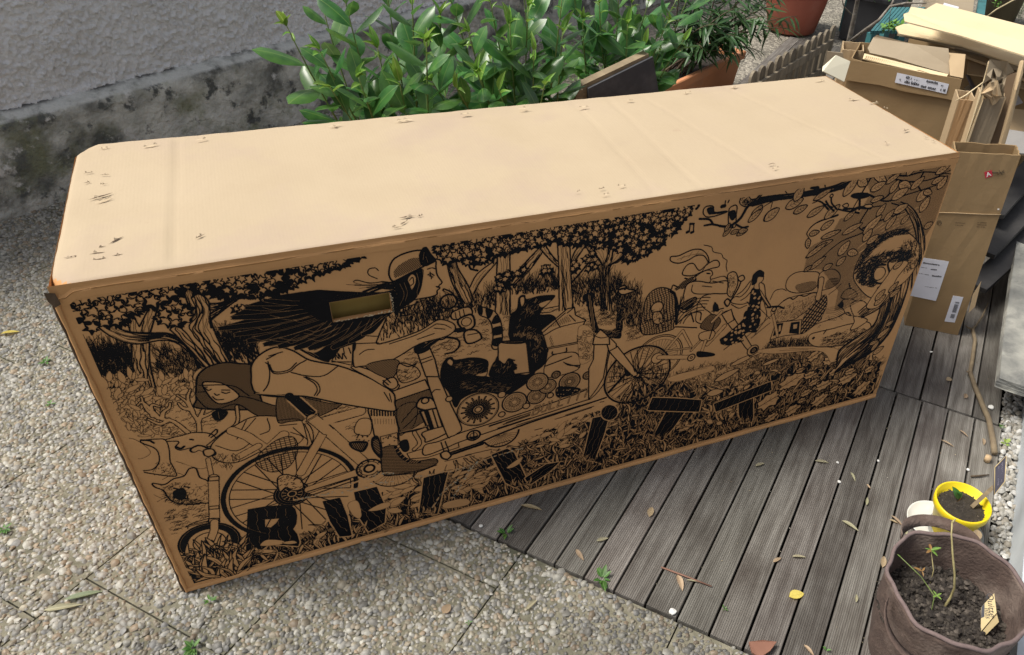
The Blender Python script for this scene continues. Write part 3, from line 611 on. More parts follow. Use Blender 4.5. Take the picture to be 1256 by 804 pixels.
bx = MB(); bx.sheet([q(1163, 66, -.16), q(1184, 68, -.16), q(1181, 97, -.01), q(1165, 94, -.01)], .005); bx.build('side_flap', m_k2, tb_)

# small open carton and pale flap at its left
VC = VPlane((2.93, 1.40, 0), (3.2, 1.20, 0))
open_carton('small_open_carton', 'small tan open carton left of the wide brown carton, its rim just showing', VC, (1033.5, 61), (1060, 63), (1060, 90), 0.14, [m_k2, m_k2], seed=6, wavy=.002)
b = MB(); b.sheet([VC(1015, 63, .10), VC(1034, 65, .10), VC(1036, 85, .10), VC(1011, 84, .10)], .005)
pc = tag(b.build('cardboard_sheet', m_k3), 'grey-brown cardboard sheet behind the near-white flap at the far corner of the big box', 'cardboard')
b = MB(); P5 = [atY(1024.5, 68.3, .80), atY(1042, 76, .80), atY(1034.5, 101, .74), atY(1008.5, 88, .74), atY(1009, 82, .76)]; b.sheet(P5, .004)
tag(b.build('cardboard_flap', M('near_white_card', (0.86, 0.80, 0.62), (0.82, 0.75, 0.56), .8, 6)), 'near-white cardboard flap lying over the far corner of the big box', 'cardboard')  # flap coloured evenly near-white, paler than the cream sheets

# narrow tall cartons between
VD_ = VPlane((2.95, 0.52, 0), (3.16, 0.36, 0))
open_carton('narrow_carton', 'tall narrow grey-tan carton stuffed with crumpled kraft paper, behind the tall lettered carton', VD_, (1205, 122), (1234, 120), (1215, 188), 0.14, [m_k3, m_k2], seed=9, wavy=.004)
VE = VPlane((3.05, 0.64, 0), (3.2, 0.53, 0))
open_carton('orange_brown_carton', 'plain orange-brown carton wedged between the wide carton and the narrow grey-tan one', VE, (1176, 122), (1197, 124.5), (1180, 190), 0.12, [M('orange_kraft', (0.45, 0.29, 0.15), (0.38, 0.24, 0.12), .8, 5), m_k2], seed=10, wavy=.001)
b = MB(); b.sheet([VD_(1212, 75, -.05), VD_(1215, 76, -.05), VD_(1205, 124, .006), VD_(1183, 187, .006), VD_(1180, 186, .006), VD_(1202, 118, .006)], .006)
tag(b.build('board_edge', m_k4), 'thin cream raw edge of a cardboard sheet standing left of the crumpled kraft paper', 'cardboard')
b = MB(); b.sheet([VD_(1244, 110, .01), VD_(1250.5, 76, -.05), VD_(1253, 74, -.05), VD_(1252, 90, -.03), VD_(1238, 150, .01), VD_(1226, 190, .015), VD_(1221, 190, .015)], .012)
tag(b.build('standing_cardboard', m_k2), 'tall cardboard sheet with a torn tip standing right of the crumpled kraft paper', 'cardboard')
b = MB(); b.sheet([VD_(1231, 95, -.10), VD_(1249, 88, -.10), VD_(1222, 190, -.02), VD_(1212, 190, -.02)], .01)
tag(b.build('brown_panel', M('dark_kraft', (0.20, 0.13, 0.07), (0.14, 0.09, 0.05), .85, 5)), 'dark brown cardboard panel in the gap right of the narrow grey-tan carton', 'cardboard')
def crumple(name, vp, pts, mat, label, cat, seed, amp=0.03, off=0.0):
    """crumpled paper: a fan of creased facets between the outline and inner points"""
    rr = random.Random(seed); cx = sum(p[0] for p in pts)/len(pts); cy = sum(p[1] for p in pts)/len(pts)
    vs = []; fs = []; n = len(pts); ring = []
    for sc in (1.0, 0.62, 0.3):
        for (x, y) in pts: ring.append(vp(cx+(x-cx)*sc+rr.uniform(-1.5, 1.5)*(sc < 1), cy+(y-cy)*sc+rr.uniform(-1.5, 1.5)*(sc < 1), off+rr.uniform(-amp, amp)*(1.2-sc*.6)))
    ring.append(vp(cx, cy, off+amp*.5))
    for r_ in range(2):
        for k in range(n): a, b_ = r_*n+k, r_*n+(k+1) % n; fs += [(a, b_, b_+n), (a, b_+n, a+n)]
    for k in range(n): fs.append((2*n+k, 2*n+(k+1) % n, 3*n))
    b = MB(); b.add(ring, fs); m = len(ring); b.add([v - vp.n*0.002 for v in ring], [f[::-1] for f in fs])
    return tag(b.build(name, mat, recalc=False), label, cat)
crumple('crumpled_paper', VD_, [(1214, 73), (1226, 75), (1236, 76), (1244, 88), (1235, 93), (1232, 105), (1231, 121), (1222, 118), (1216, 128), (1210, 122), (1205, 116), (1205, 104), (1210, 92)], m_k3, 'crumpled kraft packing paper bursting from the top of the narrow grey-tan carton', 'packing paper', 4, .028)
crumple('paper_fold', VD_, [(1203, 115), (1214, 101), (1224, 99), (1229, 118), (1222, 127), (1217, 130), (1214, 122)], m_k2, 'pointed fold of kraft paper hanging over the front rim of the narrow grey-tan carton', 'packing paper', 8, .012, .02)
b = MB(); b.tube([VD_(1172, 124, .02), VD_(1185, 117, .02), VD_(1206, 101, .0)], [.002, .0035, .002], 6)
tag(b.build('cardboard_strip', m_k4), 'thin twisted cardboard strip bridging the wide carton and the kraft paper', 'cardboard')
# right-hand pieces
def flatpiece(name, pts, mat, label, th=.006, cat='cardboard'):
    b = MB(); b.sheet(pts, th); return tag(b.build(name, mat), label, cat)
flatpiece('pale_carton_panel', [at(1236, 134, .62), at(1275, 138, .62), at(1262, 192, .50), at(1221, 189, .50)], m_k2, 'pale pinkish cardboard panel at the right edge above the dark planks')
flatpiece('grey_cardboard_piece', [at(1235, 160, .60), at(1262, 164, .60), at(1258, 190, .55), at(1224, 187, .55)], M('grey_board', (0.30, 0.285, 0.27), (0.25, 0.24, 0.23), .8, 8), 'dull grey cardboard piece lying on the pale pinkish panel')
flatpiece('white_paper', [at(1225, 183, .63), at(1243, 186, .63), at(1240, 190, .62), at(1222, 188, .62)], m_label, 'sliver of white paper peeking out over the top edge of the tall lettered carton', .001, 'paper')
rr = random.Random(12)
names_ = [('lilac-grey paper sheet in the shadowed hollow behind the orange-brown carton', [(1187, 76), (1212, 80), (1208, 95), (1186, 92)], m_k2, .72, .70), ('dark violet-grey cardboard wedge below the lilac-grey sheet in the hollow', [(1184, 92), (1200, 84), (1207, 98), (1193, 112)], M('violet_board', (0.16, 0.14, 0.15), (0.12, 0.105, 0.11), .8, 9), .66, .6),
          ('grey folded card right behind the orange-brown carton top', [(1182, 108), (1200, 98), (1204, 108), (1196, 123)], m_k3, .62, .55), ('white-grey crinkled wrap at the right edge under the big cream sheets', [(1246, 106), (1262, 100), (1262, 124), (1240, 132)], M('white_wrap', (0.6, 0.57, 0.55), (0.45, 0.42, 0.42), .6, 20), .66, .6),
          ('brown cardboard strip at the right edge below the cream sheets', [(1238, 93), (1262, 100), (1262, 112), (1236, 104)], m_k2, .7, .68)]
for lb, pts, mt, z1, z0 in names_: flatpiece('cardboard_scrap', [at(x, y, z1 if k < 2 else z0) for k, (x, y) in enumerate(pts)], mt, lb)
# the two big pale sheets on top
zt = .86
P = [at(1108, 19, zt+.11), at(1114, 17, zt+.11), at(1117, 10, zt+.115), at(1135, 13, zt+.115), at(1148, 5.5, zt+.12), at(1275, 38, zt+.12), at(1290, 60, zt+.11), at(1290, 83, zt+.08), at(1256, 70, zt+.08), at(1180, 46, zt+.08), at(1109.5, 28, zt+.09)]
flatpiece('pale_cardboard_sheet', P, m_k4, 'large cream cardboard sheet lying uppermost on the heap at the upper right')
P = [at(1098, 35, zt), at(1108, 31, zt), at(1140, 30, zt), at(1290, 70, zt), at(1290, 102, zt-.03), at(1256, 84, zt-.03), at(1180, 58, zt-.03), at(1103, 43, zt-.02)]
flatpiece('pale_cardboard_sheet', P, m_k4, 'second cream cardboard sheet, just under the uppermost one and jutting out at its front')
P = [at(1100, 44, zt-.05), at(1140, 38, zt-.05), at(1290, 80, zt-.05), at(1290, 106, zt-.06), at(1200, 66, zt-.05), at(1160, 57, zt-.05)]
flatpiece('flattened_carton', P, m_k3, 'flattened grey-brown carton lying below the two cream sheets', .02)
P = [at(1165, 64, zt-.09), at(1180, 60, zt-.09), at(1290, 92, zt-.09), at(1290, 118, zt-.1), at(1240, 92, zt-.1), at(1190, 74, zt-.1)]
flatpiece('flattened_carton', P, m_k2, 'flattened tan carton with a crinkled front edge, lowest of the flat stack', .012)
# things carrying the heap: further cartons standing behind
VH = VPlane(ground_pt(at(1112, 45, .78)), ground_pt(at(1250, 85, .78)))
g3 = [at(1112, 42, .78), at(1290, 92, .78)]
b = MB(); cc = (g3[0]+g3[1])/2
t = thing('supporting_carton', ground_pt(cc), 'big brown carton hidden in shade beneath the flat stack of sheets', 'cardboard box')
d = (g3[1]-g3[0]); d.z = 0; Lh = d.length; d.normalize(); nn = Vector((-d.y, d.x, 0))
for (o1, o2) in ((nn*.05, nn*.055), (nn*.5, nn*.505)):
    b = MB(); a0 = ground_pt(g3[0])+o1; a1 = ground_pt(g3[1])+o1; b.sheet([a0, a1, a1+UP*.76, a0+UP*.76], .006); b.build('panel', m_k1, t)
for a0 in (ground_pt(g3[0]), ground_pt(g3[1])):
    b = MB(); b.sheet([a0+nn*.06, a0+nn*.49, a0+nn*.49+UP*.76, a0+nn*.06+UP*.76], .006); b.build('panel', m_k1, t)
# dark planks leaning behind the lettered carton
m_dark = M('dark_stained_wood', (0.045, 0.042, 0.04), (0.018, 0.017, 0.017), .6, 6, 8, bump=.4, bscale=60, stretch=(1, 1, 6), bdist=.003)
for k, (a, b_, w, lb) in enumerate([(((1196, 352), .12), ((1290, 268), .20), .05, 'lowest of the dark planks, running up to the right beside the stone slab'), (((1205, 310), .20), ((1290, 225), .28), .055, 'middle dark plank between the lettered carton and the right edge'), (((1216, 262), .30), ((1290, 180), .38), .055, 'uppermost dark plank, right of the lettered carton top')]):
    A = at(*a[0], a[1]); B = at(*b_[0], b_[1]); d = (B-A).normalized(); s = d.cross(UP).normalized(); u = s.cross(d)
    m = MB(); m.box((A+B)/2, ((B-A).length/2, w, .011), (d, s, u)); tag(m.build('dark_plank', m_dark), lb, 'plank', 'dark planks beside the cartons')
    m.v = []
m = MB(); A = at(1192, 330, .0); m.box(at(1240, 250, .02)+Vector((.15, .1, .1)), (.55, .05, .11), (UD, VD, UP)); tag(m.build('dark_crate', m_dark), 'dark wooden crate in the shade under the planks', 'crate')
# ------------------------------------------------------------------ leaves
def leaf_mat(name, c, c2, vein, rough=0.32, w=0.0016, rand=0.25):
    m = M(name, c, c2, rough, 25, 4, rand=rand, huer=0.015, spec=0.5); nt = m.node_tree; N = nt.nodes; L = nt.links; b = N['Principled BSDF']
    src = b.inputs['Base Color'].links[0].from_socket; tc = N.new('ShaderNodeTexCoord'); sx = N.new('ShaderNodeSeparateXYZ'); L.new(tc.outputs['Object'], sx.inputs[0])
    ab = N.new('ShaderNodeMath'); ab.operation = 'ABSOLUTE'; L.new(sx.outputs[1], ab.inputs[0])
    lt = N.new('ShaderNodeMapRange'); lt.inputs[1].default_value = w*0.5; lt.inputs[2].default_value = w; lt.inputs[3].default_value = 0.75; lt.inputs[4].default_value = 0.0; L.new(ab.outputs[0], lt.inputs[0])
    mx = N.new('ShaderNodeMix'); mx.data_type = 'RGBA'; L.new(lt.outputs[0], mx.inputs[0]); L.new(src, mx.inputs[6]); mx.inputs[7].default_value = (*vein, 1); L.new(mx.outputs[2], b.inputs['Base Color'])
    # a little light passes through a leaf
    tr = N.new('ShaderNodeBsdfTranslucent'); ms = N.new('ShaderNodeMixShader'); ms.inputs[0].default_value = 0.22
    hs = N.new('ShaderNodeHueSaturation'); hs.inputs['Value'].default_value = 2.2; hs.inputs['Hue'].default_value = 0.48; L.new(mx.outputs[2], hs.inputs['Color']); L.new(hs.outputs[0], tr.inputs[0])
    out = N['Material Output']; L.new(b.outputs[0], ms.inputs[1]); L.new(tr.outputs[0], ms.inputs[2]); L.new(ms.outputs[0], out.inputs[0]); return m
m_laurel = leaf_mat('laurel_leaf', (0.068, 0.185, 0.036), (0.028, 0.10, 0.024), (0.18, 0.28, 0.08), 0.31)
m_laurel_new = leaf_mat('young_laurel_leaf', (0.17, 0.32, 0.05), (0.11, 0.24, 0.035), (0.3, 0.42, 0.12), 0.35)
m_oleander = leaf_mat('narrow_leaf', (0.05, 0.125, 0.035), (0.025, 0.075, 0.022), (0.12, 0.2, 0.07), 0.42, 0.0008)
m_stem = M('green_stem', (0.20, 0.26, 0.08), (0.13, 0.17, 0.05), .6, 30)
m_twig = M('brown_twig', (0.12, 0.085, 0.05), (0.07, 0.05, 0.03), .8, 30)
def leaf_geo(L_, W_, fold=0.25, droop=0.18, twist=0.0, nseg=6, point=0.8, curlw=0.0, blunt=.8):
    """one leaf along +x with a midrib at y=0; returns vertices and faces"""
    vs = []; fs = []
    for i in range(nseg+1):
        t = i/nseg; w = W_/2*(math.sin(math.pi*min(1, t**point))**blunt if 0 < t < 1 else 0.0)
        x = L_*(t - 0.10*droop*t*t); z = -droop*L_*t*t; tw = twist*t
        for s in (-1, -0.55, 0, 0.55, 1):
            y = w*s; dz = fold*abs(y) - curlw*(y*y)/max(W_, 1e-6)
            vs.append((x, y*math.cos(tw), z+dz+y*math.sin(tw)))
    for i in range(nseg):
        for k in range(4): a = i*5+k; fs.append((a, a+5, a+6, a+1))
    return vs, fs
def leaf_mesh(name, mat, **k):
    v, f = leaf_geo(**k); me = bpy.data.meshes.new(name); me.from_pydata(v, [], f); me.polygons.foreach_set('use_smooth', [True]*len(f)); me.materials.append(mat); me.validate(); return me
LAU = [leaf_mesh('leaf', m_laurel, L_=l, W_=w, fold=fo, droop=d, twist=tw, curlw=cw, point=1.12, blunt=.62) for l, w, fo, d, tw, cw in [(.175, .074, .25, .12, .2, .5), (.16, .074, .12, .25, -.2, .8), (.195, .076, .3, .05, .1, .2), (.145, .066, .3, .3, .3, .6), (.17, .078, .05, .18, -.1, 1.0)]]
LAN = [leaf_mesh('leaf', m_laurel_new, L_=l, W_=w, fold=fo, droop=d) for l, w, fo, d in [(.07, .02, .9, .35), (.055, .017, 1.1, .55), (.085, .028, .6, .2)]]
OLE = [leaf_mesh('leaf', m_oleander, L_=l, W_=w, fold=.3, droop=d, nseg=5, twist=tw) for l, w, d, tw in [(.11, .015, .2, .3), (.095, .013, .45, -.3), (.125, .017, .1, .1)]]
def place_leaf(me, parent, pos, dirv, up, rr, scale=1.0, roll=0.0):
    x = Vector(dirv).normalized(); z = Vector(up); z = (z - x*z.dot(x))
    if z.length < 1e-3: z = Vector((1, 0, 0)) - x*x.x
    z.normalize(); y = z.cross(x); R = Matrix((x, y, z)).transposed().to_4x4() @ Matrix.Rotation(roll, 4, 'X')
    o = bpy.data.objects.new('leaf', me); COL.objects.link(o); o.parent = parent
    o.matrix_local = Matrix.Translation(Vector(pos)-parent.location) @ R @ Matrix.Scale(scale, 4); return o
def bez(a, b, c, n=10):
    return [a*(1-t)**2 + b*2*t*(1-t) + c*t*t for t in (k/(n-1) for k in range(n))]
def shoot(sb, parent, base, tip, mid, n_leaf, rr, meshes, newm, r0=.006, lmin=.25, size=1.0, ntip=3, spread=(0.7, 1.25), droop=0.0, rgt=None):
    """a stem with leaves set alternately round it"""
    P = bez(base, mid, tip, 12); sb.tube(P, [r0*(1-.7*k/11) for k in range(12)], 6)
    ang = rr.uniform(0, 6.28); out = []
    for k in range(n_leaf):
        t = lmin + (1-lmin)*(k+rr.uniform(-.2, .2))/max(1, n_leaf-1)*0.97; t = min(max(t, 0), .99); i = t*11; i0 = int(i); p = P[i0].lerp(P[min(i0+1, 11)], i-i0)
        d = (P[min(i0+1, 11)]-P[max(i0-0, 0)]).normalized() if i0 < 11 else (P[11]-P[10]).normalized()
        ang += 2.4 + rr.uniform(-.3, .3)
        a = d.cross(Vector((0.1, .2, .97))).normalized(); b = d.cross(a); side = a*math.cos(ang)+b*math.sin(ang)
        th = rr.uniform(*spread)*(1-.35*(t-lmin)/(1-lmin)); dv = d*math.cos(th)+side*math.sin(th) - UP*droop*rr.uniform(.4, 1.2)
        near_tip = t > .93
        out.append(place_leaf(rr.choice(newm if near_tip and newm else meshes), parent, p, dv, d*0.6+UP*0.8, rr, size*rr.uniform(.72, 1.15)*(0.8 if t > .85 else 1), rr.uniform(-.35, .35)))
    for k in range(ntip):
        a = rr.uniform(0, 6.28); d = (P[11]-P[10]).normalized(); s = d.cross(Vector((math.cos(a), math.sin(a), .2))).normalized()
        if newm: out.append(place_leaf(rr.choice(newm), parent, P[11], d+s*rr.uniform(.2, .5), s*-1+UP*.2, rr, size*rr.uniform(.8, 1.1), 0))
    return out
def laurel(label, root, shoots, seed, size=1.0):
    rr = random.Random(seed); t = thing('laurel_shrub', root, label, 'shrub'); sb = MB(); rt = Vector(root)
    for (px, py, Y, n, lean, nt) in shoots:
        tip = atY(px, py, Y); bx_ = rt + Vector((rr.uniform(-.07, .07), rr.uniform(-.07, .07), 0))
        mid = bx_.lerp(tip, .5) + Vector((lean*0.5, rr.uniform(-.05, .05), 0.12)) + Vector(((tip.x-bx_.x)*.15, 0, 0))
        shoot(sb, t, bx_, tip, mid, int(n*1.45), rr, LAU, LAN, lmin=.22, size=size, ntip=nt)
    sb.build('stem', m_stem, t); return t
laurel('broad-leaved laurel at the left of the planting, leaning out over the stained plinth', (1.02, 1.50, 0), [
    (352, 33, 1.30, 12, -.05, 4), (392, 62, 1.15, 11, -.02, 3), (418, -25, 1.45, 16, -.1, 3), (440, 96, 1.0, 12, 0, 3), (470, -40, 1.5, 15, -.05, 3), (463, 60, 1.25, 12, 0, 3), (405, 108, 1.05, 8, 0, 2), (505, -15, 1.2, 15, 0, 3), (523, 52, .98, 15, 0, 7), (450, 118, 1.35, 14, 0, 0), (500, 118, 1.5, 14, 0, 0), (545, 90, 1.6, 14, 0, 0), (480, 80, 1.7, 14, 0, 0), (540, 20, 1.55, 14, 0, 3), (490, 100, 1.0, 10, 0, 2), (395, 5, 1.6, 8, -.1, 3)], 3)
laurel('glossy laurel in the middle of the planting, directly behind the big printed box', (1.55, 1.55, 0), [
    (545, -25, 1.5, 15, 0, 3), (585, 88, .98, 15, 0, 6), (600, -5, 1.25, 15, 0, 4), (575, 40, 1.1, 13, 0, 3), (625, 30, 1.1, 16, 0, 3), (648, 8, 1.15, 15, 0, 4), (655, 62, 1.02, 13, .02, 2), (640, -30, 1.5, 14, 0, 3), (690, -8, 1.2, 15, .05, 3), (668, 105, .92, 10, 0, 2), (560, 108, .95, 10, 0, 2), (612, 110, .93, 10, 0, 1), (690, 40, 1.25, 12, .04, 3), (600, 70, 1.6, 15, 0, 0), (640, 80, 1.55, 15, 0, 0), (680, 85, 1.4, 13, 0, 0), (620, 45, 1.8, 15, 0, 0), (570, 60, 1.8, 15, 0, 0), (530, 100, 1.1, 9, 0, 2)], 8)
laurel('laurel at the right of the group, its stems rising behind the dark wedge-shaped board', (2.15, 2.05, 0), [
    (700, -30, 1.9, 14, 0, 3), (735, 5, 1.7, 14, 0, 3), (760, -20, 1.8, 14, 0, 3), (770, 30, 1.6, 12, 0, 3), (800, -10, 1.9, 13, 0, 3), (820, 25, 1.65, 12, .03, 3), (838, 50, 1.6, 10, .04, 2), (715, 25, 1.75, 10, 0, 3), (790, 55, 1.65, 8, 0, 2), (850, -20, 1.9, 12, .05, 3), (745, 45, 1.8, 12, 0, 1), (775, 5, 2.0, 14, 0, 2), (810, 60, 1.75, 10, 0, 1), (830, 0, 1.8, 12, 0, 2), (725, 50, 2.0, 12, 0, 0)], 12, .95)

# young weeds under the laurels
def tuft(name, cs, n, r, hgt, mat, seed, label, cat, kind='stuff', lw=0.012, ll=0.03):
    rr = random.Random(seed); b = MB()
    for _ in range(n):
        c = rr.choice(cs); a = rr.uniform(0, 6.28); q = Vector(c) + Vector((math.cos(a), math.sin(a), 0))*r*math.sqrt(rr.random()); h = rr.uniform(.2, 1)*hgt
        d = Vector((rr.uniform(-1, 1), rr.uniform(-1, 1), rr.uniform(-.1, .8))).normalized(); s = d.cross(UP).normalized(); p = q+UP*h; l = ll*rr.uniform(.5, 1.2); w = lw*rr.uniform(.6, 1.1)
        b.add([p, p+d*l*.4+s*w*.5, p+d*l, p+d*l*.4-s*w*.5], [(0, 1, 2, 3)])
        b.add([q, q+s*.0012, p+s*.0012, p], [(0, 1, 2, 3)])
    return tag(b.build(name, mat, recalc=False), label, cat, kind=kind)
m_weed = M('weed_leaf', (0.16, 0.34, 0.05), (0.08, 0.2, 0.03), .6, 40)
tuft('weeds', [at(715, 72), at(735, 85), at(700, 95), at(745, 66), at(690, 70), at(760, 100)], 900, .22, .09, m_weed, 5, 'low bright green weeds on the gravel beneath the laurels', 'weeds')
tuft('weeds', [at(430, 137), at(437, 139)], 60, .05, .03, m_weed, 6, 'small sprig of weeds at the foot of the plinth beside the laurel', 'weeds')

# dark wedge-shaped board with a timber edge
m_slate = M('slate_grey_face', (0.060, 0.062, 0.072), (0.042, 0.043, 0.05), .75, 6, spots=(.09, .09, .1), spot_scale=9)
m_oldwood = M('old_timber', (0.30, 0.23, 0.14), (0.17, 0.13, 0.08), .85, 8, 8, stretch=(1, 1, 9), bump=.4, bscale=30, bdist=.003)
VW = VPlane((1.9, 1.42, 0), (2.35, 1.50, 0))
w = thing('wedge_board', ground_pt((VW(724, 125)+VW(806, 118))/2), 'dark slate-grey board with a sloping pale timber top edge, between laurel and planter', 'board')
A, B, C3, D = VW(722, 109), VW(801, 70), VW(808.5, 116), VW(724, 124)
C3g, Dg = Vector((C3.x+.03, C3.y, 0)), Vector((D.x, D.y, 0))
b = MB(); b.sheet([A, Dg, C3g, C3, B], .012, nrm=VW.n); b.build('slate_face', m_slate, w)
back = -VW.n*.014
b = MB(); b.sheet([VW(713, 108)+back, Vector((VW(713, 108).x, VW(713, 108).y, 0))+back, C3g+back, C3+back, VW(798, 67.5)+back], .045, nrm=VW.n); b.build('timber_body', m_oldwood, w)
b = MB(); b.box(VW(708, 118)+back, (.018, .03, .03), (VW.d, VW.n, UP)); b.build('batten', m_oldwood, w)

# long terracotta planter with a willowy oleander
m_terra = M('terracotta', (0.66, 0.29, 0.135), (0.56, 0.235, 0.105), .75, 6, 6, bump=.15, bscale=80, bdist=.002, spots=(.50, .30, .20), spot_scale=5, spot_w=(.55, .8))
m_terra2 = M('red_terracotta', (0.40, 0.115, 0.07), (0.33, 0.09, 0.055), .65, 5, 6, spots=(.42, .16, .11), spot_scale=4, spot_w=(.5, .8))
m_soil = M('potting_soil', (0.045, 0.036, 0.028), (0.018, 0.014, 0.011), .95, 60, 6, bump=.8, bscale=120, bdist=.01)
RZ = .27
r1 = at(915, 62.5, RZ); r0 = at(806, 113.5, RZ); pd = (r1-r0).normalized(); pn = Vector((-pd.y, pd.x, 0))
r0 = r0 - pd*.10
def rim_ring(inset, z, ex=0): return [r0 + pd*inset + pn*inset + UP*(z-RZ), r1 - pd*inset + pn*inset + UP*(z-RZ), r1 - pd*inset + pn*(.36-inset) + UP*(z-RZ), r0 + pd*inset + pn*(.36-inset) + UP*(z-RZ)]
pt = thing('long_planter', ground_pt((r0+r1)/2+pn*.18), 'long rectangular terracotta planter holding the narrow-leaved shrub', 'planter')
def loops(rings, close_bottom=True):
    b = MB(); vs = [p for R in rings for p in R]; fs = []
    for i in range(len(rings)-1):
        for k in range(4): fs.append((i*4+k, i*4+(k+1) % 4, (i+1)*4+(k+1) % 4, (i+1)*4+k))
    if close_bottom: fs.append((0, 1, 2, 3))
    b.add(vs, fs); return b
loops([rim_ring(.045, 0.0), rim_ring(.018, RZ-.055)]).build('trough', m_terra, pt)
loops([rim_ring(.017, RZ-.056), rim_ring(.0, RZ-.052), rim_ring(-.003, RZ-.006), rim_ring(.003, RZ), rim_ring(.028, RZ), rim_ring(.034, RZ-.006), rim_ring(.045, RZ-.09)], False).build('rim', m_terra, pt)
b = MB(); R4 = rim_ring(.038, RZ-.05); b.add(R4, [(0, 1, 2, 3)]); b.build('soil', m_soil, pt, recalc=False)
def strap_shrub(label, root, tips, seed, n, nstuff, size=1.0, droop=.5):
    rr = random.Random(seed); t = thing('oleander_shrub', root, label, 'shrub'); sb = MB(); rt = Vector(root)
    cnt = 0; extra = MB()
    for (px, py, Y, nl) in tips:
        tip = atY(px, py, Y); b0 = rt + pd*rr.uniform(-.22, .22) + pn*rr.uniform(-.06, .06); mid = b0.lerp(tip, .45)+UP*.18
        P = bez(b0, mid, tip, 12); sb.tube(P, [.007*(1-.75*k/11) for k in range(12)], 5)
        for k in range(nl):
            tt_ = .25+.75*(k+rr.random())/nl; i = tt_*10.9; i0 = int(i); p = P[i0].lerp(P[i0+1], i-i0); a = rr.uniform(0, 6.28)
            d = Vector((math.cos(a), math.sin(a), -droop*rr.uniform(.3, 2.2)+.25)) + (P[i0+1]-P[i0]).normalized()*.5
            if cnt < n and rr.random() < .62:
                place_leaf(rr.choice(OLE), t, p, d, UP, rr, size*rr.uniform(.7, 1.2), rr.uniform(-.6, .6)); cnt += 1
            else:
                v, f = leaf_geo(.11*rr.uniform(.7, 1.2)*size, .015*size, .3, rr.uniform(.1, .4), nseg=4); x = d.normalized(); z = (UP-x*x.z).normalized(); y = z.cross(x)
                extra.add([p+x*q[0]+y*q[1]+z*q[2] for q in v], f, True)
    sb.build('stem', m_twig, t)
    if extra.v: tag(extra.build('foliage', m_oleander, t, recalc=False), kind='stuff')
    return t
pc_ = ground_pt((r0+r1)/2+pn*.18)+UP*(RZ-.05)
tips = [(px, py, pc_.y+dy, nl) for px, py, dy, nl in [(862, 60, -.25, 26), (880, 30, -.3, 30), (902, 45, -.25, 28), (925, 40, -.2, 24), (940, 20, -.2, 26), (905, 10, -.1, 30), (870, -10, -.1, 30), (885, -30, .1, 30), (925, -15, .05, 30), (955, 5, -.1, 26), (968, 35, -.2, 20), (950, -25, .1, 28), (850, 10, -.1, 26), (835, -20, 0, 26), (915, 70, -.3, 8), (978, 20, -.15, 22), (930, 62, -.25, 14), (860, 35, .05, 24), (965, -10, 0, 26)]]
strap_shrub('narrow-leaved oleander shrub drooping from the long terracotta planter', pc_, [(a, b, c, int(d*1.6)) for a, b, c, d in tips], 5, 290, 0, 1.35)

# big round pot
rp = thing('round_pot', (4.80, 4.25, 0), 'big round red terracotta pot with a thick rim, behind the little picket fence', 'plant pot')
b = MB(); b.lathe([(0.0, .002), (.19, .002), (.205, .01), (.255, .22), (.285, .375), (.292, .40), (.30, .405)], rp.location, 48); b.build('pot_body', m_terra2, rp)
b = MB(); b.lathe([(.297, .40), (.325, .405), (.338, .425), (.34, .455), (.325, .475), (.305, .475), (.29, .46), (.285, .40), (.28, .36)], rp.location, 48); b.build('rim', m_terra, rp)
b = MB(); b.lathe([(0.0, .395), (.287, .395)], rp.location, 32); b.build('soil', m_gravel, rp)
# picket fence
m_picket = M('grey_picket_wood', (0.27, 0.225, 0.16), (0.13, 0.105, 0.075), .85, 5, 8, stretch=(6, 6, 1), bump=.4, bscale=40, bdist=.003, rand=.15)
FZ = .40
f0, f1 = at(936, 80, FZ), at(1015, 36, FZ); fd = (f1-f0); fd.z = 0; fL = fd.length; fd.normalize(); fn = Vector((fd.y, -fd.x, 0))
ft = thing('picket_fence', ground_pt((f0+f1)/2), 'low weathered wooden picket fence with rounded tops, between big pot and cartons', 'fence')
pm = MB(); hw = .042; prof = [(-hw, 0), (hw, 0), (hw, FZ-.042)] + [(hw*math.cos(a), FZ-.042+0.042*math.sin(a)) for a in np.linspace(.3, math.pi-.3, 6)] + [(-hw, FZ-.042)]
for s in (-.009, .009): pm.v += [(x, s, z) for x, z in prof]
n = len(prof); pm.f = [tuple(range(n)), tuple(range(n, 2*n))[::-1]] + [(i, i+n, (i+1) % n+n, (i+1) % n) for i in range(n)]; pm.sm = [False]*len(pm.f); pm.m = [0]*len(pm.f)
p0 = pm.build('picket', m_picket); pme = p0.data; bpy.data.objects.remove(p0)
npk = 10; rr = random.Random(4)
for k in range(-1, npk+1):
    o = bpy.data.objects.new('picket', pme); COL.objects.link(o); o.parent = ft
    o.location = ground_pt(f0)+fd*(fL*k/(npk-1)) - ft.location + UP*rr.uniform(-.006, .004); o.rotation_euler = (0.0, rr.uniform(-.02, .02), math.atan2(fd.y, fd.x))
for z in (.11, .29):
    b = MB(); c = ground_pt((f0+f1)/2)+UP*z+fn*.019; b.box(c+fd*.02, (fL/2+.09, .009, .026), (fd, fn, UP)); b.build('rail', m_picket, ft)

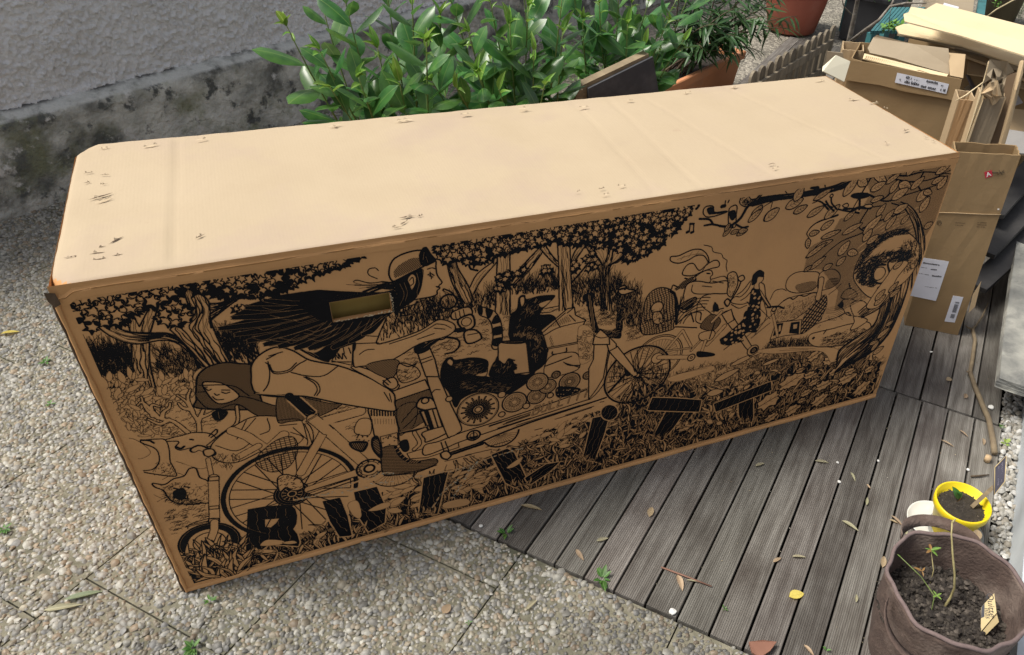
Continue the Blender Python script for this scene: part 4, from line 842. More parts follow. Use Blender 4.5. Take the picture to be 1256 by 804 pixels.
# dark planter with a bush, teal bench and bare branches behind the fence
m_black = M('black_plastic', (0.03, 0.03, 0.033), (0.02, 0.02, 0.022), .5, 10)
bp_ = at(1052, 60, 0); bp_ = Vector((5.55, 4.05, 0))
t = thing('dark_planter', bp_, 'black square planter box in shade behind the picket fence', 'planter')
b = MB(); b.box(bp_+UP*.17, (.42, .22, .17), (UD, VD, UP)); b.build('box_body', m_black, t); b = MB(); b.box(bp_+UP*.345, (.44, .24, .012), (UD, VD, UP)); b.build('rim', m_black, t)
t = thing('leafy_bush', bp_+UP*.35, 'small-leaved dark green bush growing in the black planter box', 'bush')
rr = random.Random(2); b = MB()
for _ in range(2600):
    d = Vector((rr.gauss(0, .24), rr.gauss(0, .14), abs(rr.gauss(.08, .15)))); p = bp_+UP*.35+UD*d.x+VD*d.y+UP*d.z; q = Vector((rr.uniform(-1, 1), rr.uniform(-1, 1), rr.uniform(-.2, 1))).normalized(); s = q.cross(Vector((.3, .2, .9))).normalized(); l = rr.uniform(.02, .04); b.add([p, p+q*l*.5+s*l*.35, p+q*l, p+q*l*.5-s*l*.35], [(0, 1, 2, 3)])
tag(b.build('foliage', M('bush_leaf', (.07, .2, .03), (.03, .1, .02), .5, 12), t, recalc=False), kind='stuff')
b = MB()
for k in range(8): a = k*.8; b.tube([bp_+UP*.3, bp_+UP*.5+UD*math.cos(a)*.15+VD*math.sin(a)*.08, bp_+UP*.75+UD*math.cos(a)*.3+VD*math.sin(a)*.15], [.008, .006, .003], 5)
b.build('branch', m_twig, t)
m_teal = M('teal_paint', (0.055, 0.20, 0.21), (0.035, 0.14, 0.15), .55, 5, 6, bump=.15, bscale=30, spots=(.03, .10, .11), spot_scale=4)
TA, TB, TC, TD = at(1068, 38, .42), at(1104, 38, .42), at(1136, 9, .42), at(1092, 9, .42)
TB = at(1106, 38, .42)
t = thing('teal_bench', ground_pt((TA+TC)/2), 'teal painted bench seat of ribbed slats, behind the heap of cardboard', 'bench')
for k in range(9):
    f0_, f1_ = k/9, (k+.8)/9; b = MB(); pts = [TA.lerp(TB, f0_), TA.lerp(TB, f1_), TD.lerp(TC, f1_), TD.lerp(TC, f0_)]; b.sheet(pts, .02, nrm=UP); b.build('slat', m_teal, t)
for (a, c) in ((TA, 0), (TB, 1), (TC, 2), (TD, 3)):
    b = MB(); q_ = a.lerp((TA+TC)/2, .08); b.box(Vector((q_.x, q_.y, .2)), (.025, .025, .198)); b.build('leg', m_teal, t)
TA2 = at(1047, 45, .30)
b = MB(); A, B = at(1050, 60, .12), at(1066, 5, .30); 
t2 = thing('teal_crate', ground_pt(at(1062, 30, .2)), 'teal wooden crate standing beside the bench, behind the bare branch', 'crate')
cc = ground_pt(at(1064, 36, 0)) 
for k in range(5):
    b = MB(); b.box(cc+UD*(k*.09-.2)+UP*.15, (.036, .008, .15), (UD, VD, UP)); b.build('slat', m_teal, t2)
for z in (.03, .27): b = MB(); b.box(cc+UP*z-VD*-.018-UD*.02, (.235, .009, .02), (UD, VD, UP)); b.build('rail', m_teal, t2)
b = MB(); b.box(cc+VD*.2+UP*.15-UD*.02, (.22, .01, .148), (UD, VD, UP)); b.build('back_board', m_teal, t2)
# bare grey branches
m_bark = M('grey_bark', (0.26, 0.23, 0.19), (0.12, 0.10, 0.08), .9, 22, 8, bump=.6, bscale=60, bdist=.004, spots=(.4, .38, .34), spot_scale=18, spot_w=(.55, .7))
def br(name, pts, rs, label, cat='branch', twigs=(), mat=None, hz=None):
    t = thing(name, pts[0], label, cat); b = MB(); b.tube(pts, rs, 8); b.build('limb', mat or m_bark, t)
    for tp, tr in twigs: b = MB(); b.tube(tp, tr, 6); b.build('twig', mat or m_bark, t)
    return t
br('bare_shrub', [ground_pt(at(1040, 60, .2)), at(1042, 48, .38), at(1047, 25, .5), at(1054, -10, .7), at(1058, -50, 1.0)], [.02, .018, .016, .013, .01],
   'bare grey-barked shrub with a long forked branch, behind the cartons', 'shrub',
   [([at(1042, 52, .36), at(1060, 38, .5), at(1078, 25, .58), at(1092, 8, .66), at(1112, 4, .7), at(1136, 4, .74)], [.012, .011, .011, .010, .007, .004]), ([at(1092, 8, .66), at(1100, -6, .72), at(1105, -20, .8)], [.008, .006, .004]), ([at(1048, 22, .5), at(1035, 8, .6), at(1030, -10, .7)], [.006, .004, .003]),
    ([at(1095, 0, .7), at(1091, 22, .6), at(1090, 38, .5)], [.003, .002, .002])], mat=m_bark)
# things at the very top right
b = MB(); P = [at(1136, -10, .3), at(1196, -12, .3), at(1192, 22, .3), at(1130, 10, .3)]; b.sheet(P, .01); tag(b.build('tan_board', m_k3), 'grey-tan board lying beyond the cream sheets near the top edge', 'board')
b = MB(); P = [at(1158, 4, .32), at(1176, 9, .32), at(1174, 15, .32), at(1155, 9, .32)]; b.sheet(P, .002); tag(b.build('white_paper', m_label), 'white paper sheet lying on the grey-tan board near the top edge', 'paper')
b = MB(); A, B = at(1196, 40, .1), at(1206, -20, .1); d = (B-A).normalized(); b.box((A+B)/2+UP*.1, ((B-A).length/2, .035, .02), (d, d.cross(UP), UP)); tag(b.build('teal_beam', m_teal), 'teal beam running out of the picture at the top, right of the tan board', 'beam')
b = MB(); b.lathe([(0, 0), (.16, 0), (.2, .34), (.215, .35), (.215, .38), (.2, .38), (.19, .3), (0, .3)], at(1222, 25, 0), 28); tag(b.build('olive_bucket', M('olive_plastic', (.10, .085, .05), (.07, .06, .035), .6, 8)), 'dark olive bucket cut off by the top edge, beyond the cream sheets', 'bucket')
b = MB(); b.tube([at(1209, 22, .85), at(1222, 12, .9), at(1244, 0, .95), at(1262, -14, 1.0)], [.004, .0045, .004, .004], 6); br_ = tag(b.build('dry_stalk', M('straw', (.5, .42, .25), (.4, .33, .19), .8, 20)), 'dry straw-coloured stalk arching over the cream sheets at the top right', 'stalk')
tuft('sprig', [at(1222, 9, .9)], 14, .02, .03, m_weed, 9, 'small fresh green sprig on the dry stalk at the top right', 'leaves')
tuft('sprig', [at(1085, 40, .45), at(1093, 38, .45), at(1100, 40, .45)], 60, .06, .05, m_weed, 10, 'fresh green shoots between the teal bench and the torn flap', 'leaves', ll=.05, lw=.03)
tuft('grass_clump', [at(1250, 24, .02), at(1262, 15, .02)], 400, .2, .10, M('dull_grass', (.12, .18, .06), (.06, .1, .03), .7, 20), 14, 'dull green weeds in the gravel at the top right corner', 'weeds')

# ------------------------------------------------------------------ bottom right: grow bag, yellow pot, tags
m_felt = M('brown_felt', (0.120, 0.082, 0.066), (0.075, 0.05, 0.041), .97, 30, 8, bump=1.0, bscale=120, bdist=.004, spots=(.19, .145, .12), spot_scale=9)
BC = at(1174, 722, .30); BC.z = 0; BR_ = .178; BH_ = .30
gb = thing('grow_bag', BC, 'brown felt grow bag with folded rim and strap handles, filled with soil', 'planter bag')
def baggrid(r_in, z0, z1, flip, name, mat, seed):
    na, nz_ = 72, 16; V = []; 
    for j in range(nz_+1):
        t = j/nz_; z = z0+(z1-z0)*t
        for k in range(na):
            a = 2*math.pi*k/na; w = .006*math.sin(3*a+1+2*t)+.0035*math.sin(7*a+3*t)+.0025*math.sin(13*a-5*t)
            r = (r_in*(.80+.165*t+.03*math.sin(math.pi*t))+w*(.25+.75*t)); zz = z + (.010*math.sin(2*a+.6)+.003*math.sin(5*a))*t
            V.append((BC.x+r*math.cos(a), BC.y+r*math.sin(a), zz))
    F = [(j*na+k, j*na+(k+1) % na, (j+1)*na+(k+1) % na, (j+1)*na+k) for j in range(nz_) for k in range(na)]
    V = np.array(V); F = np.array(F); return V, F, na, nz_
V1, F1, na, nzb = baggrid(BR_, 0.004, BH_, False, 'o', m_felt, 1); V2, F2, _, _ = baggrid(BR_-.007, 0.10, BH_, True, 'i', m_felt, 1)
V = np.concatenate([V1, V2]); F2 = F2[:, ::-1]+len(V1); R_ = np.array([(nzb*na+k, nzb*na+(k+1) % na, len(V1)+nzb*na+(k+1) % na, len(V1)+nzb*na+k) for k in range(na)])
link('bag_wall', npmesh('bag_wall', V, np.concatenate([F1, F2, R_]), m_felt), gb)
b = MB(); ring = [Vector(V1[nzb*na+k % na])-Vector((math.cos(2*math.pi*k/na), math.sin(2*math.pi*k/na), 0))*.003+UP*.002 for k in range(na+1)]; b.tube(ring, .0055, 6, cap=False); b.build('rim_seam', M('felt_seam', (.19, .14, .13), (.14, .10, .095), .95, 60), gb)
b = MB(); gx, gy = np.meshgrid(np.linspace(-1, 1, 60), np.linspace(-1, 1, 60), indexing='ij'); sel = gx**2+gy**2 < 1.02; hh = .185+.028*(vnoise(gx*7+3, gy*7+3, 90, 5)-.5)*2
V = np.stack([BC.x+gx*.168, BC.y+gy*.168, hh], 2).reshape(-1, 3); i, j = np.meshgrid(np.arange(59), np.arange(59), indexing='ij'); a = (i*60+j).ravel(); keep = (sel[:-1, :-1] & sel[1:, 1:]).ravel()
link('soil', npmesh('soil', V, np.stack([a, a+60, a+61, a+1], 1)[keep], m_soil), gb)
def clods(c, rad, z, n, smin, smax, seed, parent, name='soil_clods'):
    r = np.random.default_rng(seed); K = n; V = []; F = []; ico = bmesh.new(); bmesh.ops.create_icosphere(ico, subdivisions=1, radius=1.0); iv = np.array([v.co[:] for v in ico.verts]); iF = np.array([[v.index for v in f.verts] for f in ico.faces]); ico.free()
    a = r.random(K)*6.28; q = rad*np.sqrt(r.random(K)); s = np.exp(r.uniform(math.log(smin), math.log(smax), K)); cx, cy = q*np.cos(a), q*np.sin(a)
    gz = z(cx, cy); P = iv[None]*s[:, None, None]*r.uniform(.6, 1.25, (K, len(iv), 1))*np.array([1, 1, .75]); P += np.stack([c.x+cx, c.y+cy, gz+s*.2], 1)[:, None]
    F = (iF[None]+(np.arange(K)*len(iv))[:, None, None]).reshape(-1, 3); cc_ = np.array([[.055, .045, .036], [.03, .024, .02], [.085, .07, .056], [.12, .10, .082]])[r.choice(4, K, p=[.4, .35, .18, .07])]
    col = np.concatenate([np.repeat(cc_[:, None], len(iv), 1), np.ones((K, len(iv), 1))], 2).reshape(-1, 4)
    return tag(link(name, npmesh(name, P.reshape(-1, 3), F, M('soil_clod', (1, 1, 1), (.8, .8, .8), .95, 60, attr='tint'), False, col), parent), kind='stuff')
zf = lambda x, y: .185+.028*(vnoise((x/.168)*7+3, (y/.168)*7+3, 90, 5)-.5)*2
clods(BC, .158, zf, 2600, .0015, .009, 4, gb)
def strap(P0, P1, lift, out, nm, w=.017):
    b = MB(); n = 14; c = []
    for k in range(n+1):
        t = k/n; s_ = math.sin(math.pi*t); c.append(P0.lerp(P1, t)+UP*(lift*s_)+out*s_)
    for k in range(n): 
        dd = (c[k+1]-c[k]).normalized()
    vs = []; od = out.normalized()
    for k, q_ in enumerate(c): t = k/n; wd = (UP*.85+od*.5).normalized(); vs += [q_-wd*w, q_+wd*w, q_+wd*w+od*.003, q_-wd*w+od*.003]
    fs = [(k*4+i_, k*4+(i_+1) % 4, (k+1)*4+(i_+1) % 4, (k+1)*4+i_) for k in range(n) for i_ in range(4)]; b.add(vs, fs, True); return b.build(nm, m_felt, gb)
def rimpt(px, py): return at(px, py, BH_)
def loop_handle(a0, half, drop, outw, w=.016):
    n = 18; vs = []; b = MB()
    for k in range(n+1):
        t = k/n; s_ = math.sin(math.pi*t); a = math.radians(a0-half+2*half*t); od = Vector((math.cos(a), math.sin(a), 0)); c = BC + od*(BR_+.004+outw*s_**.8) + UP*(BH_-.012-drop*s_)
        wd = (UP*(1-.55*s_)+od*(.15+.75*s_)).normalized()*w; th = wd.cross(Vector((-od.y, od.x, 0))).normalized()*.0016
        vs += [c-wd-th, c+wd-th, c+wd+th, c-wd+th]
    fs = [(k*4+i_, k*4+(i_+1) % 4, (k+1)*4+(i_+1) % 4, (k+1)*4+i_) for k in range(n) for i_ in range(4)]; b.add(vs, fs, True); return b.build('handle', m_felt, gb)
loop_handle(-158, 36, .03, .045); loop_handle(62, 34, .02, .06)
b = MB()
m_straw = M('dry_stem', (.42, .36, .17), (.3, .25, .11), .7, 40)
def stem(pts, r, mat, parent, nm='stem'): b = MB(); b.tube(pts, r, 6); return b.build(nm, mat, parent)
sap = thing('sapling', at(1160, 742, .20), 'thin bare curved sapling with pale tip rising from the grow bag soil', 'seedling')
stem([at(1159, 744, .19), at(1166, 733, .215), at(1170.5, 722, .25), at(1171, 705, .29), at(1168.5, 680, .34), at(1167, 655, .38), at(1168, 640, .405)], [.004, .0035, .003, .003, .0026, .0022, .002], m_straw, sap)
stem([at(1168, 641, .405), at(1172, 637, .41)], [.003, .002], m_straw, sap, 'bud')
m_red2 = M('reddish_leaf', (.30, .17, .06), (.22, .12, .04), .5, 30)
b = MB(); sd2 = thing('seedling', at(1144, 716, .2), 'small seedling with reddish-green leaves at the back left of the grow bag', 'seedling')
stem([at(1141, 716, .19), at(1145, 700, .22), at(1142, 676, .27)], [.0016, .0015, .0012], m_straw, sd2)
RL = leaf_mesh('leaf', m_red2, L_=.035, W_=.011, fold=.3, droop=.15); RG = leaf_mesh('leaf', m_laurel_new, L_=.032, W_=.011, fold=.3, droop=.1)
rr = random.Random(1)
for k in range(5): a = k*1.25+rr.uniform(-.4, .4); place_leaf(RL if k % 2 else RG, sd2, at(1142, 675, .27), Vector((math.cos(a), math.sin(a), rr.uniform(-.3, .5))), UP, rr, rr.uniform(.5, 1.0))
for k in range(3): a = k*2.0+.4; place_leaf(RL, sd2, at(1131, 701, .22), Vector((math.cos(a), math.sin(a), rr.uniform(-.2, .4))), UP, rr, rr.uniform(.4, .75))
sd3 = thing('seedling', at(1144, 746, .2), 'leaning pale green twig seedling at the left of the grow bag', 'seedling')
stem([at(1143, 748, .19), at(1146, 731, .21), at(1130, 708, .25), at(1103, 682, .29)], [.0018, .002, .0015, .001], m_stem, sd3)
for k in range(4): a = k*1.6; place_leaf(RG, sd3, at(1149, 731, .215), Vector((math.cos(a), math.sin(a), .3)), UP, rr, .5)
place_leaf(RG, sd3, at(1105, 684, .288), Vector((-.4, .5, .4)), UP, rr, .4)
# paper tags in the bag
m_tag = M('kraft_paper_tag', (.62, .49, .26), (.54, .42, .21), .7, 12)
tg = thing('plant_tag', at(1215, 770, .2), 'folded tan paper plant tag with handwriting, stuck in the grow bag soil', 'plant tag')
z0_ = .21
T = [at(1219.5, 728, .27), at(1222.5, 752, .245), at(1203, 775, .20), at(1203.5, 745, .235)]
b = MB(); b.sheet(T, .0012); b.build('tag_front', m_tag, tg)
b = MB(); b.sheet([at(1222.5, 753, .24), at(1225, 763, .225), at(1207, 781, .19), at(1204, 776, .197)], .0012); b.build('tag_back', m_tag, tg)
b = MB(); o_ = ray(1212, 750).normalized()*-.0015; b.sheet([T[3].lerp(T[0], .02)+o_, T[3].lerp(T[0], .26)+o_, T[2].lerp(T[1], .22).lerp(T[3].lerp(T[0], .26), .45)+o_, T[2].lerp(T[3], .55)+o_], .0004); b.build('photo_print', m_slate, tg)
xd = T[1]-T[0]; put_text('Quitte', 'handwriting', .022, (T[0]*.45+T[1]*.25+T[2]*.1+T[3]*.2)+o_, xd*1.0, T[0]-T[3], m_print, tg, shear=.2)
put_text('lilas', 'handwriting', .018, (T[0]*.2+T[1]*.25+T[2]*.3+T[3]*.25)+o_, xd, T[0]-T[3], m_print, tg, shear=.2)
# yellow pot on a white saucer
m_yel = M('yellow_plastic', (.80, .62, .015), (.74, .56, .01), .35, 8, spec=.5)
m_wht = M('white_plastic', (.78, .77, .72), (.70, .69, .63), .4, 10, spots=(.6, .57, .48), spot_scale=12)
YC = at(1180, 640, 0.0); YR = .092
YT = at(1180.5, 618, .135); YC = Vector((YT.x, YT.y, 0))
yp = thing('yellow_pot', YC, 'bright yellow plastic flower pot with soil and one leafy cutting', 'plant pot')
b = MB(); b.lathe([(0, .012), (.054, .012), (.058, .016), (.077, .118), (.082, .119), (.0845, .122), (.0845, .142), (.082, .1445), (.078, .143), (.076, .12), (.0, .10)], YC, 48); b.build('pot_body', m_yel, yp)
b = MB(); b.lathe([(0, .118), (.045, .121), (.0765, .117)], YC, 24); b.build('soil', m_soil, yp)
clods(YC, .071, lambda x, y: .117+0*x, 900, .0012, .0045, 6, yp)
ct = thing('leaf_cutting', YC+UP*.12, 'short upright green cutting with a browning leaf in the yellow pot', 'seedling')
CL = leaf_mesh('leaf', leaf_mat('cutting_leaf', (.07, .2, .05), (.03, .1, .03), (.12, .25, .08), .4), L_=.05, W_=.022, fold=.6, droop=.05)
for k, (a, tl) in enumerate([(2.3, 1.3), (2.9, 1.6), (.6, 2.4)]): place_leaf(CL, ct, at(1176, 612, .125), Vector((math.cos(a), math.sin(a), tl)), Vector((0, -1, .3)), rr, [1.0, .75, .5][k])
place_leaf(RL, ct, at(1173, 616, .125), Vector((.1, -.2, .6)), Vector((0, -1, .3)), rr, .8)
SC = at(1143, 643, .0); b = MB(); b.lathe([(0, .004), (.062, .004), (.078, .016), (.081, .018), (.083, .016), (.066, .001), (0, .0015)], SC+UP*.001, 40); tag(b.build('saucer', m_wht), 'white plastic saucer sticking out on the left of the yellow pot', 'saucer')
b = MB(); b.lathe([(0, .003), (.068, .003), (.084, .014), (.086, .014), (.07, .001)], Vector((YC.x+.012, YC.y-.012, 0.0012)), 40); tag(b.build('saucer', M('grey_plastic', (.35, .36, .37), (.3, .31, .32), .5, 10)), 'grey plastic saucer directly under the yellow pot', 'saucer')
# slate sign on a wooden stake
sg = thing('slate_sign', YC+UP*.12, 'small dark slate sign with chalk writing on a wooden stake in the yellow pot', 'plant sign')
A = at(1192, 622, .125); B = at(1219, 597, .20); b = MB(); d = (B-A).normalized(); s_ = d.cross(ray(1205, 610)).normalized(); b.box((A+B)/2, ((B-A).length/2, .006, .003), (d, s_, d.cross(s_))); b.build('stake', m_oldwood, sg)
Q = [at(1220.3, 573.5, .25), at(1234, 559.5, .26), at(1232.5, 591, .215), at(1219.5, 607, .195)]
b = MB(); b.sheet(Q, .004, nrm=(Q[1]-Q[0]).cross(Q[3]-Q[0]).normalized()*-1); b.build('slate_plate', M('blackboard', (.10, .09, .12), (.075, .07, .09), .7, 12), sg)
b = MB(); nq = -ray(1226, 580).normalized()*.0014; b.tube([Q[k % 4]+nq*.2 for k in range(5)], .0016, 5, cap=False); b.build('plate_edge', m_tag, sg)
m_chalk = M('chalk', (.5, .46, .55), (.42, .38, .48), .9, 30); xd = (Q[3]-Q[0]); 
cb = MB(); rr = random.Random(3)
for r_ in range(2):                                            # two lines of chalk script, too small to read
    for k in range(9):
        u = .14+.08*k; v = .35+.32*r_; c = Q[0].lerp(Q[3], u).lerp(Q[1].lerp(Q[2], u), v)+nq; dx = (Q[3]-Q[0]).normalized()*.0028; dy = (Q[1]-Q[0]).normalized()*.0028
        cb.tube([c-dx-dy*rr.uniform(0, 1), c+dy*rr.uniform(.3, 1.1), c+dx-dy*rr.uniform(-.3, 1)], .0005, 3, cap=False)
cb.build('chalk_writing', m_chalk, sg)
# fallen stick
br('fallen_stick', [at(1212, 372, .02), at(1205, 388, .02), at(1197, 400, .018), at(1193, 404, .012), at(1196, 418, .012), at(1193, 440, .012), at(1190, 457, .012), at(1196, 475, .012), at(1205, 497, .012), at(1213, 515, .013), at(1218, 540, .014), at(1220, 556, .014)], [.003, .004, .005, .008, .008, .0085, .009, .0095, .010, .0105, .011, .011],
   'long crooked grey-brown stick lying on the deck beside the stone slab', 'stick', [([at(1193, 404, .014), at(1187, 402, .016), at(1184, 399, .02)], [.005, .004, .003]), ([at(1190, 457, .014), at(1186, 456, .018)], [.005, .004])], mat=M('stick_bark', (.27, .21, .13), (.16, .12, .075), .85, 20, 6, bump=.4, bscale=80, bdist=.002))
b = MB(); p = at(1211.5, 563, .012); b.tube([p-UP*.01, p+UP*.012], [.011, .0105], 12); tag(b.build('cut_branch_end', M('cut_wood', (.6, .44, .26), (.5, .35, .2), .8, 60)), 'pale sawn stub of wood at the deck edge beyond the yellow pot', 'wood stub')
b = MB(); b.tube([at(1191, 584.5, .005), at(1200, 584, .006), at(1213, 582.5, .005)], [.003, .0035, .002], 6); tag(b.build('twig', m_twig), 'short brown twig lying across the boards just above the yellow pot', 'twig')
b = MB(); b.tube([at(811, 696, .004), at(838, 706, .006), at(873, 719.5, .004)], [.0025, .0028, .002], 6); tag(b.build('twig', M('red_twig', (.28, .15, .10), (.2, .1, .07), .7, 20)), 'thin reddish-brown straight twig on the lower deck near the paving edge', 'twig')
# weeds on the ground
def rosette(px, py, n, ln, label, seed, mat=None, z=.004, name='weed', cat='weed'):
    rr = random.Random(seed); c = at(px, py, 0); t = thing(name, c, label, cat); me = leaf_mesh('leaf', mat or m_weedleaf, L_=ln*.72, W_=ln*.3, fold=.2, droop=.2, nseg=4)
    for k in range(n): a = rr.uniform(0, 6.28); place_leaf(me, t, c+Vector((math.cos(a), math.sin(a), 0))*ln*.1+UP*z, Vector((math.cos(a), math.sin(a), rr.uniform(.15, .9))), UP, rr, rr.uniform(.5, 1.1))
m_weedleaf = leaf_mat('weed_blade', (.07, .17, .03), (.04, .12, .02), (.2, .35, .1), .5, .0008)
rosette(738, 711, 11, .055, 'green weed rosette growing at the edge where paving meets the deck', 1)
rosette(621, 655, 9, .04, 'dark green weed in the shady gap between boards near the box', 2)
rosette(888, 748, 5, .018, 'tiny green sprout in a gap between lower deck boards', 3)
rosette(1012, 799, 6, .02, 'tiny green sprout between boards at the bottom edge', 4)
rosette(258, 738, 8, .025, 'small green tuft in the paving just below the near corner of the box', 5)
rosette(237, 796, 14, .035, 'green tuft in the paving at the bottom edge left of centre', 6)
rosette(57, 445, 12, .03, 'green tuft in the paving joint left of the box', 7)
rosette(575, 765, 5, .015, 'faint green sprout among the lower paving pebbles', 8)
rosette(6, 650, 12, .03, 'green tuft at the crossing of paving joints on the left edge', 9)
rosette(62, 497, 6, .022, 'small pale green blades in the paving left of the box', 10)
rosette(1233, 545, 14, .03, 'green weeds in the gravel gap by the low wall', 11, leaf_mat('lime_leaf', (.3, .42, .08), (.2, .3, .05), (.35, .45, .15), .5, .0008))
rosette(1228, 525, 9, .02, 'lime green seedlings at the top of the gravel gap, beside the stick', 12)
# fallen leaves and crumbs, each where it lies
m_dry = leaf_mat('dry_leaf', (.50, .39, .25), (.36, .27, .16), (.35, .24, .12), .7, .0009, .2); m_drygreen = leaf_mat('fading_leaf', (.40, .37, .24), (.28, .26, .16), (.5, .48, .3), .6, .0009, .1)
m_yellow = leaf_mat('yellow_leaf', (.72, .62, .15), (.6, .5, .1), (.5, .42, .1), .6, .0009, .1); m_greenf = leaf_mat('greygreen_leaf', (.20, .25, .15), (.15, .2, .11), (.3, .33, .2), .6, .0009, .1)
def fallen(px, py, ln, wr, ang, mat, label, curl=.5, z=.005, up=.12):
    me = leaf_mesh('fallen_leaf', mat, L_=ln, W_=ln*wr, fold=curl, droop=.12, nseg=6); o = bpy.data.objects.new('fallen_leaf', me); COL.objects.link(o)
    c = at(px, py, 0); q0 = at(px, py, 0); q1 = at(px+20*math.cos(math.radians(ang)), py-20*math.sin(math.radians(ang)), 0); a = math.atan2(q1.y-q0.y, q1.x-q0.x)
    o.location = c - Vector((math.cos(a), math.sin(a), 0))*ln*.5 + UP*z; o.rotation_euler = (random.uniform(-.25, .25), -up*.4, a); tag(o, label, 'leaf')
fallen(652, 623.5, .07, .22, -10, m_dry, 'tan dead leaf on the shaded boards closest to the box, left part of the deck')
fallen(798, 629, .045, .45, 75, m_dry, 'pinkish oval dead leaf standing out on the middle of the deck')
fallen(711, 682, .045, .3, -55, m_dry, 'narrow tan leaf on the boards just above the green weed rosette')
fallen(739, 663, .04, .3, 15, m_drygreen, 'small folded pale leaf up-right of the narrow tan leaf on the left boards')
fallen(834, 716, .055, .35, -70, m_dry, 'cream leaf lying against the reddish twig on the lower deck')
fallen(852, 714, .05, .12, -8, m_drygreen, 'thin greenish leaf stalk beside the cream leaf at the reddish twig')
fallen(1008, 567.5, .05, .25, -5, m_drygreen, 'pale curled leaf on the upper middle boards, shaped like a thin boat')
fallen(932, 571, .04, .3, 20, m_drygreen, 'small greyish leaf on the boards just below the box, right half')
fallen(1046, 586, .04, .25, -60, m_drygreen, 'narrow grey-green leaf tilted across a board right of the boat-shaped leaf')
fallen(1043, 646, .06, .25, -30, m_drygreen, 'long pale green leaf on the boards in the middle of the right-hand deck')
fallen(1063, 616, .04, .25, 80, m_drygreen, 'narrow upright leaf in a board gap above the long pale green leaf')
fallen(1100, 640, .05, .25, -40, m_dry, 'tan narrow leaf on the boards left of the white saucer')
fallen(1111, 655, .025, .4, -80, m_drygreen, 'short pale leaf directly below the tan narrow one left of the saucer')
fallen(977, 731, .05, .6, 15, m_yellow, 'rounded yellow leaf on the lower deck boards', .3)
fallen(980, 684, .045, .25, 0, m_drygreen, 'flat greyish leaf above the rounded yellow leaf on the lower deck')
fallen(953, 688, .035, .35, 30, m_dry, 'crumpled brownish leaf lying left of the flat greyish leaf')
fallen(1083, 690, .05, .35, 80, m_dry, 'cream leaf in the board gap at the left side of the grow bag')
fallen(1050, 735, .03, .3, 85, m_drygreen, 'tiny pale leaf on the boards left of the grow bag')
fallen(992, 799, .04, .3, -45, m_dry, 'pale leaf tip at the bottom edge of the deck')
fallen(1065, 598, .02, .3, -50, m_dry, 'tiny tan leaf crumb right of the narrow grey-green leaf')
fallen(1164, 467, .03, .7, 10, m_dry, 'small broken tan leaf on the upper boards below the tall lettered carton')
fallen(1184, 487, .035, .5, 60, m_dry, 'crumpled tan leaf beside the crooked stick')
fallen(1182, 533, .04, .25, -35, m_dry, 'slender pale leaf on the boards left of the lower stick')
fallen(1162, 545, .05, .2, -25, m_dry, 'slender brown-tipped leaf below the slender pale one near the stick')
fallen(1206, 543, .035, .4, -80, m_dry, 'brown leaf leaning against the stick near its lower end')
fallen(1142, 433, .02, .4, 10, m_wht, 'white chip on the boards just below the tall lettered carton', .3)
fallen(1169, 712, .05, .5, 80, m_dry, 'pale dry leaf lying on the soil in the grow bag', .4, .21)
fallen(13, 409, .06, .4, 10, m_yellow, 'yellow leaf on the pebbled paving at the left edge', .3)
fallen(103, 731, .09, .2, 15, m_greenf, 'grey-green willow leaf on the pebbled paving below left of the box', .4)
fallen(78, 746, .09, .18, 10, m_drygreen, 'pale willow leaf lying just below the grey-green one on the paving', .4)
fallen(548, 748, .035, .7, 50, m_dry, 'pinkish-tan leaf on the paving at the lower centre', .2)
fallen(652, 743, .045, .3, 45, m_drygreen, 'pale green folded leaf on the paving near the deck edge')
fallen(1096, 641, .03, .3, -20, m_dry, 'thin tan leaf overlapping the one left of the saucer')
b = MB(); pp = [at(918, 789, .012), at(935, 787, .016), at(952, 789, .012), at(944, 800, .012), at(932, 808, .01), at(922, 802, .012)]; b.sheet(pp, .008); tag(b.build('pot_shard', M('dull_terracotta', (.25, .12, .08), (.19, .085, .055), .85, 20)), 'broken terracotta shard on the deck at the bottom edge', 'pot shard')
rr = random.Random(77); WH = M('white_chip', (.8, .79, .75), (.7, .69, .65), .7, 20)
chips = [(825, 752, .011, 'white pebble on the deck edge beside the lower paving'), (1029, 592, .006, 'white pebble in a board gap in the middle of the deck'), (1077, 566, .005, 'tiny white pebble in the gap left of the seam'), (1187, 577, .006, 'tiny white pebble in the gap above the yellow pot'), (1215, 501, .011, 'whitish stone beside the crooked stick'), (590, 646, .006, 'small white stone at the shaded corner of deck and paving'), (1027, 568, .005, 'white crumb beside the pale boat-shaped leaf')]
for x, y, s_, lb in chips:
    bm = bmesh.new(); bmesh.ops.create_icosphere(bm, subdivisions=2, radius=s_)
    for v in bm.verts: v.co = v.co*rr.uniform(.85, 1.1); v.co.z *= .7
    me = bpy.data.meshes.new('white_pebble'); bm.to_mesh(me); bm.free(); me.materials.append(WH); o = bpy.data.objects.new('white_pebble', me); COL.objects.link(o); o.location = at(x, y, 0)+UP*s_*.5; tag(o, lb, 'pebble')
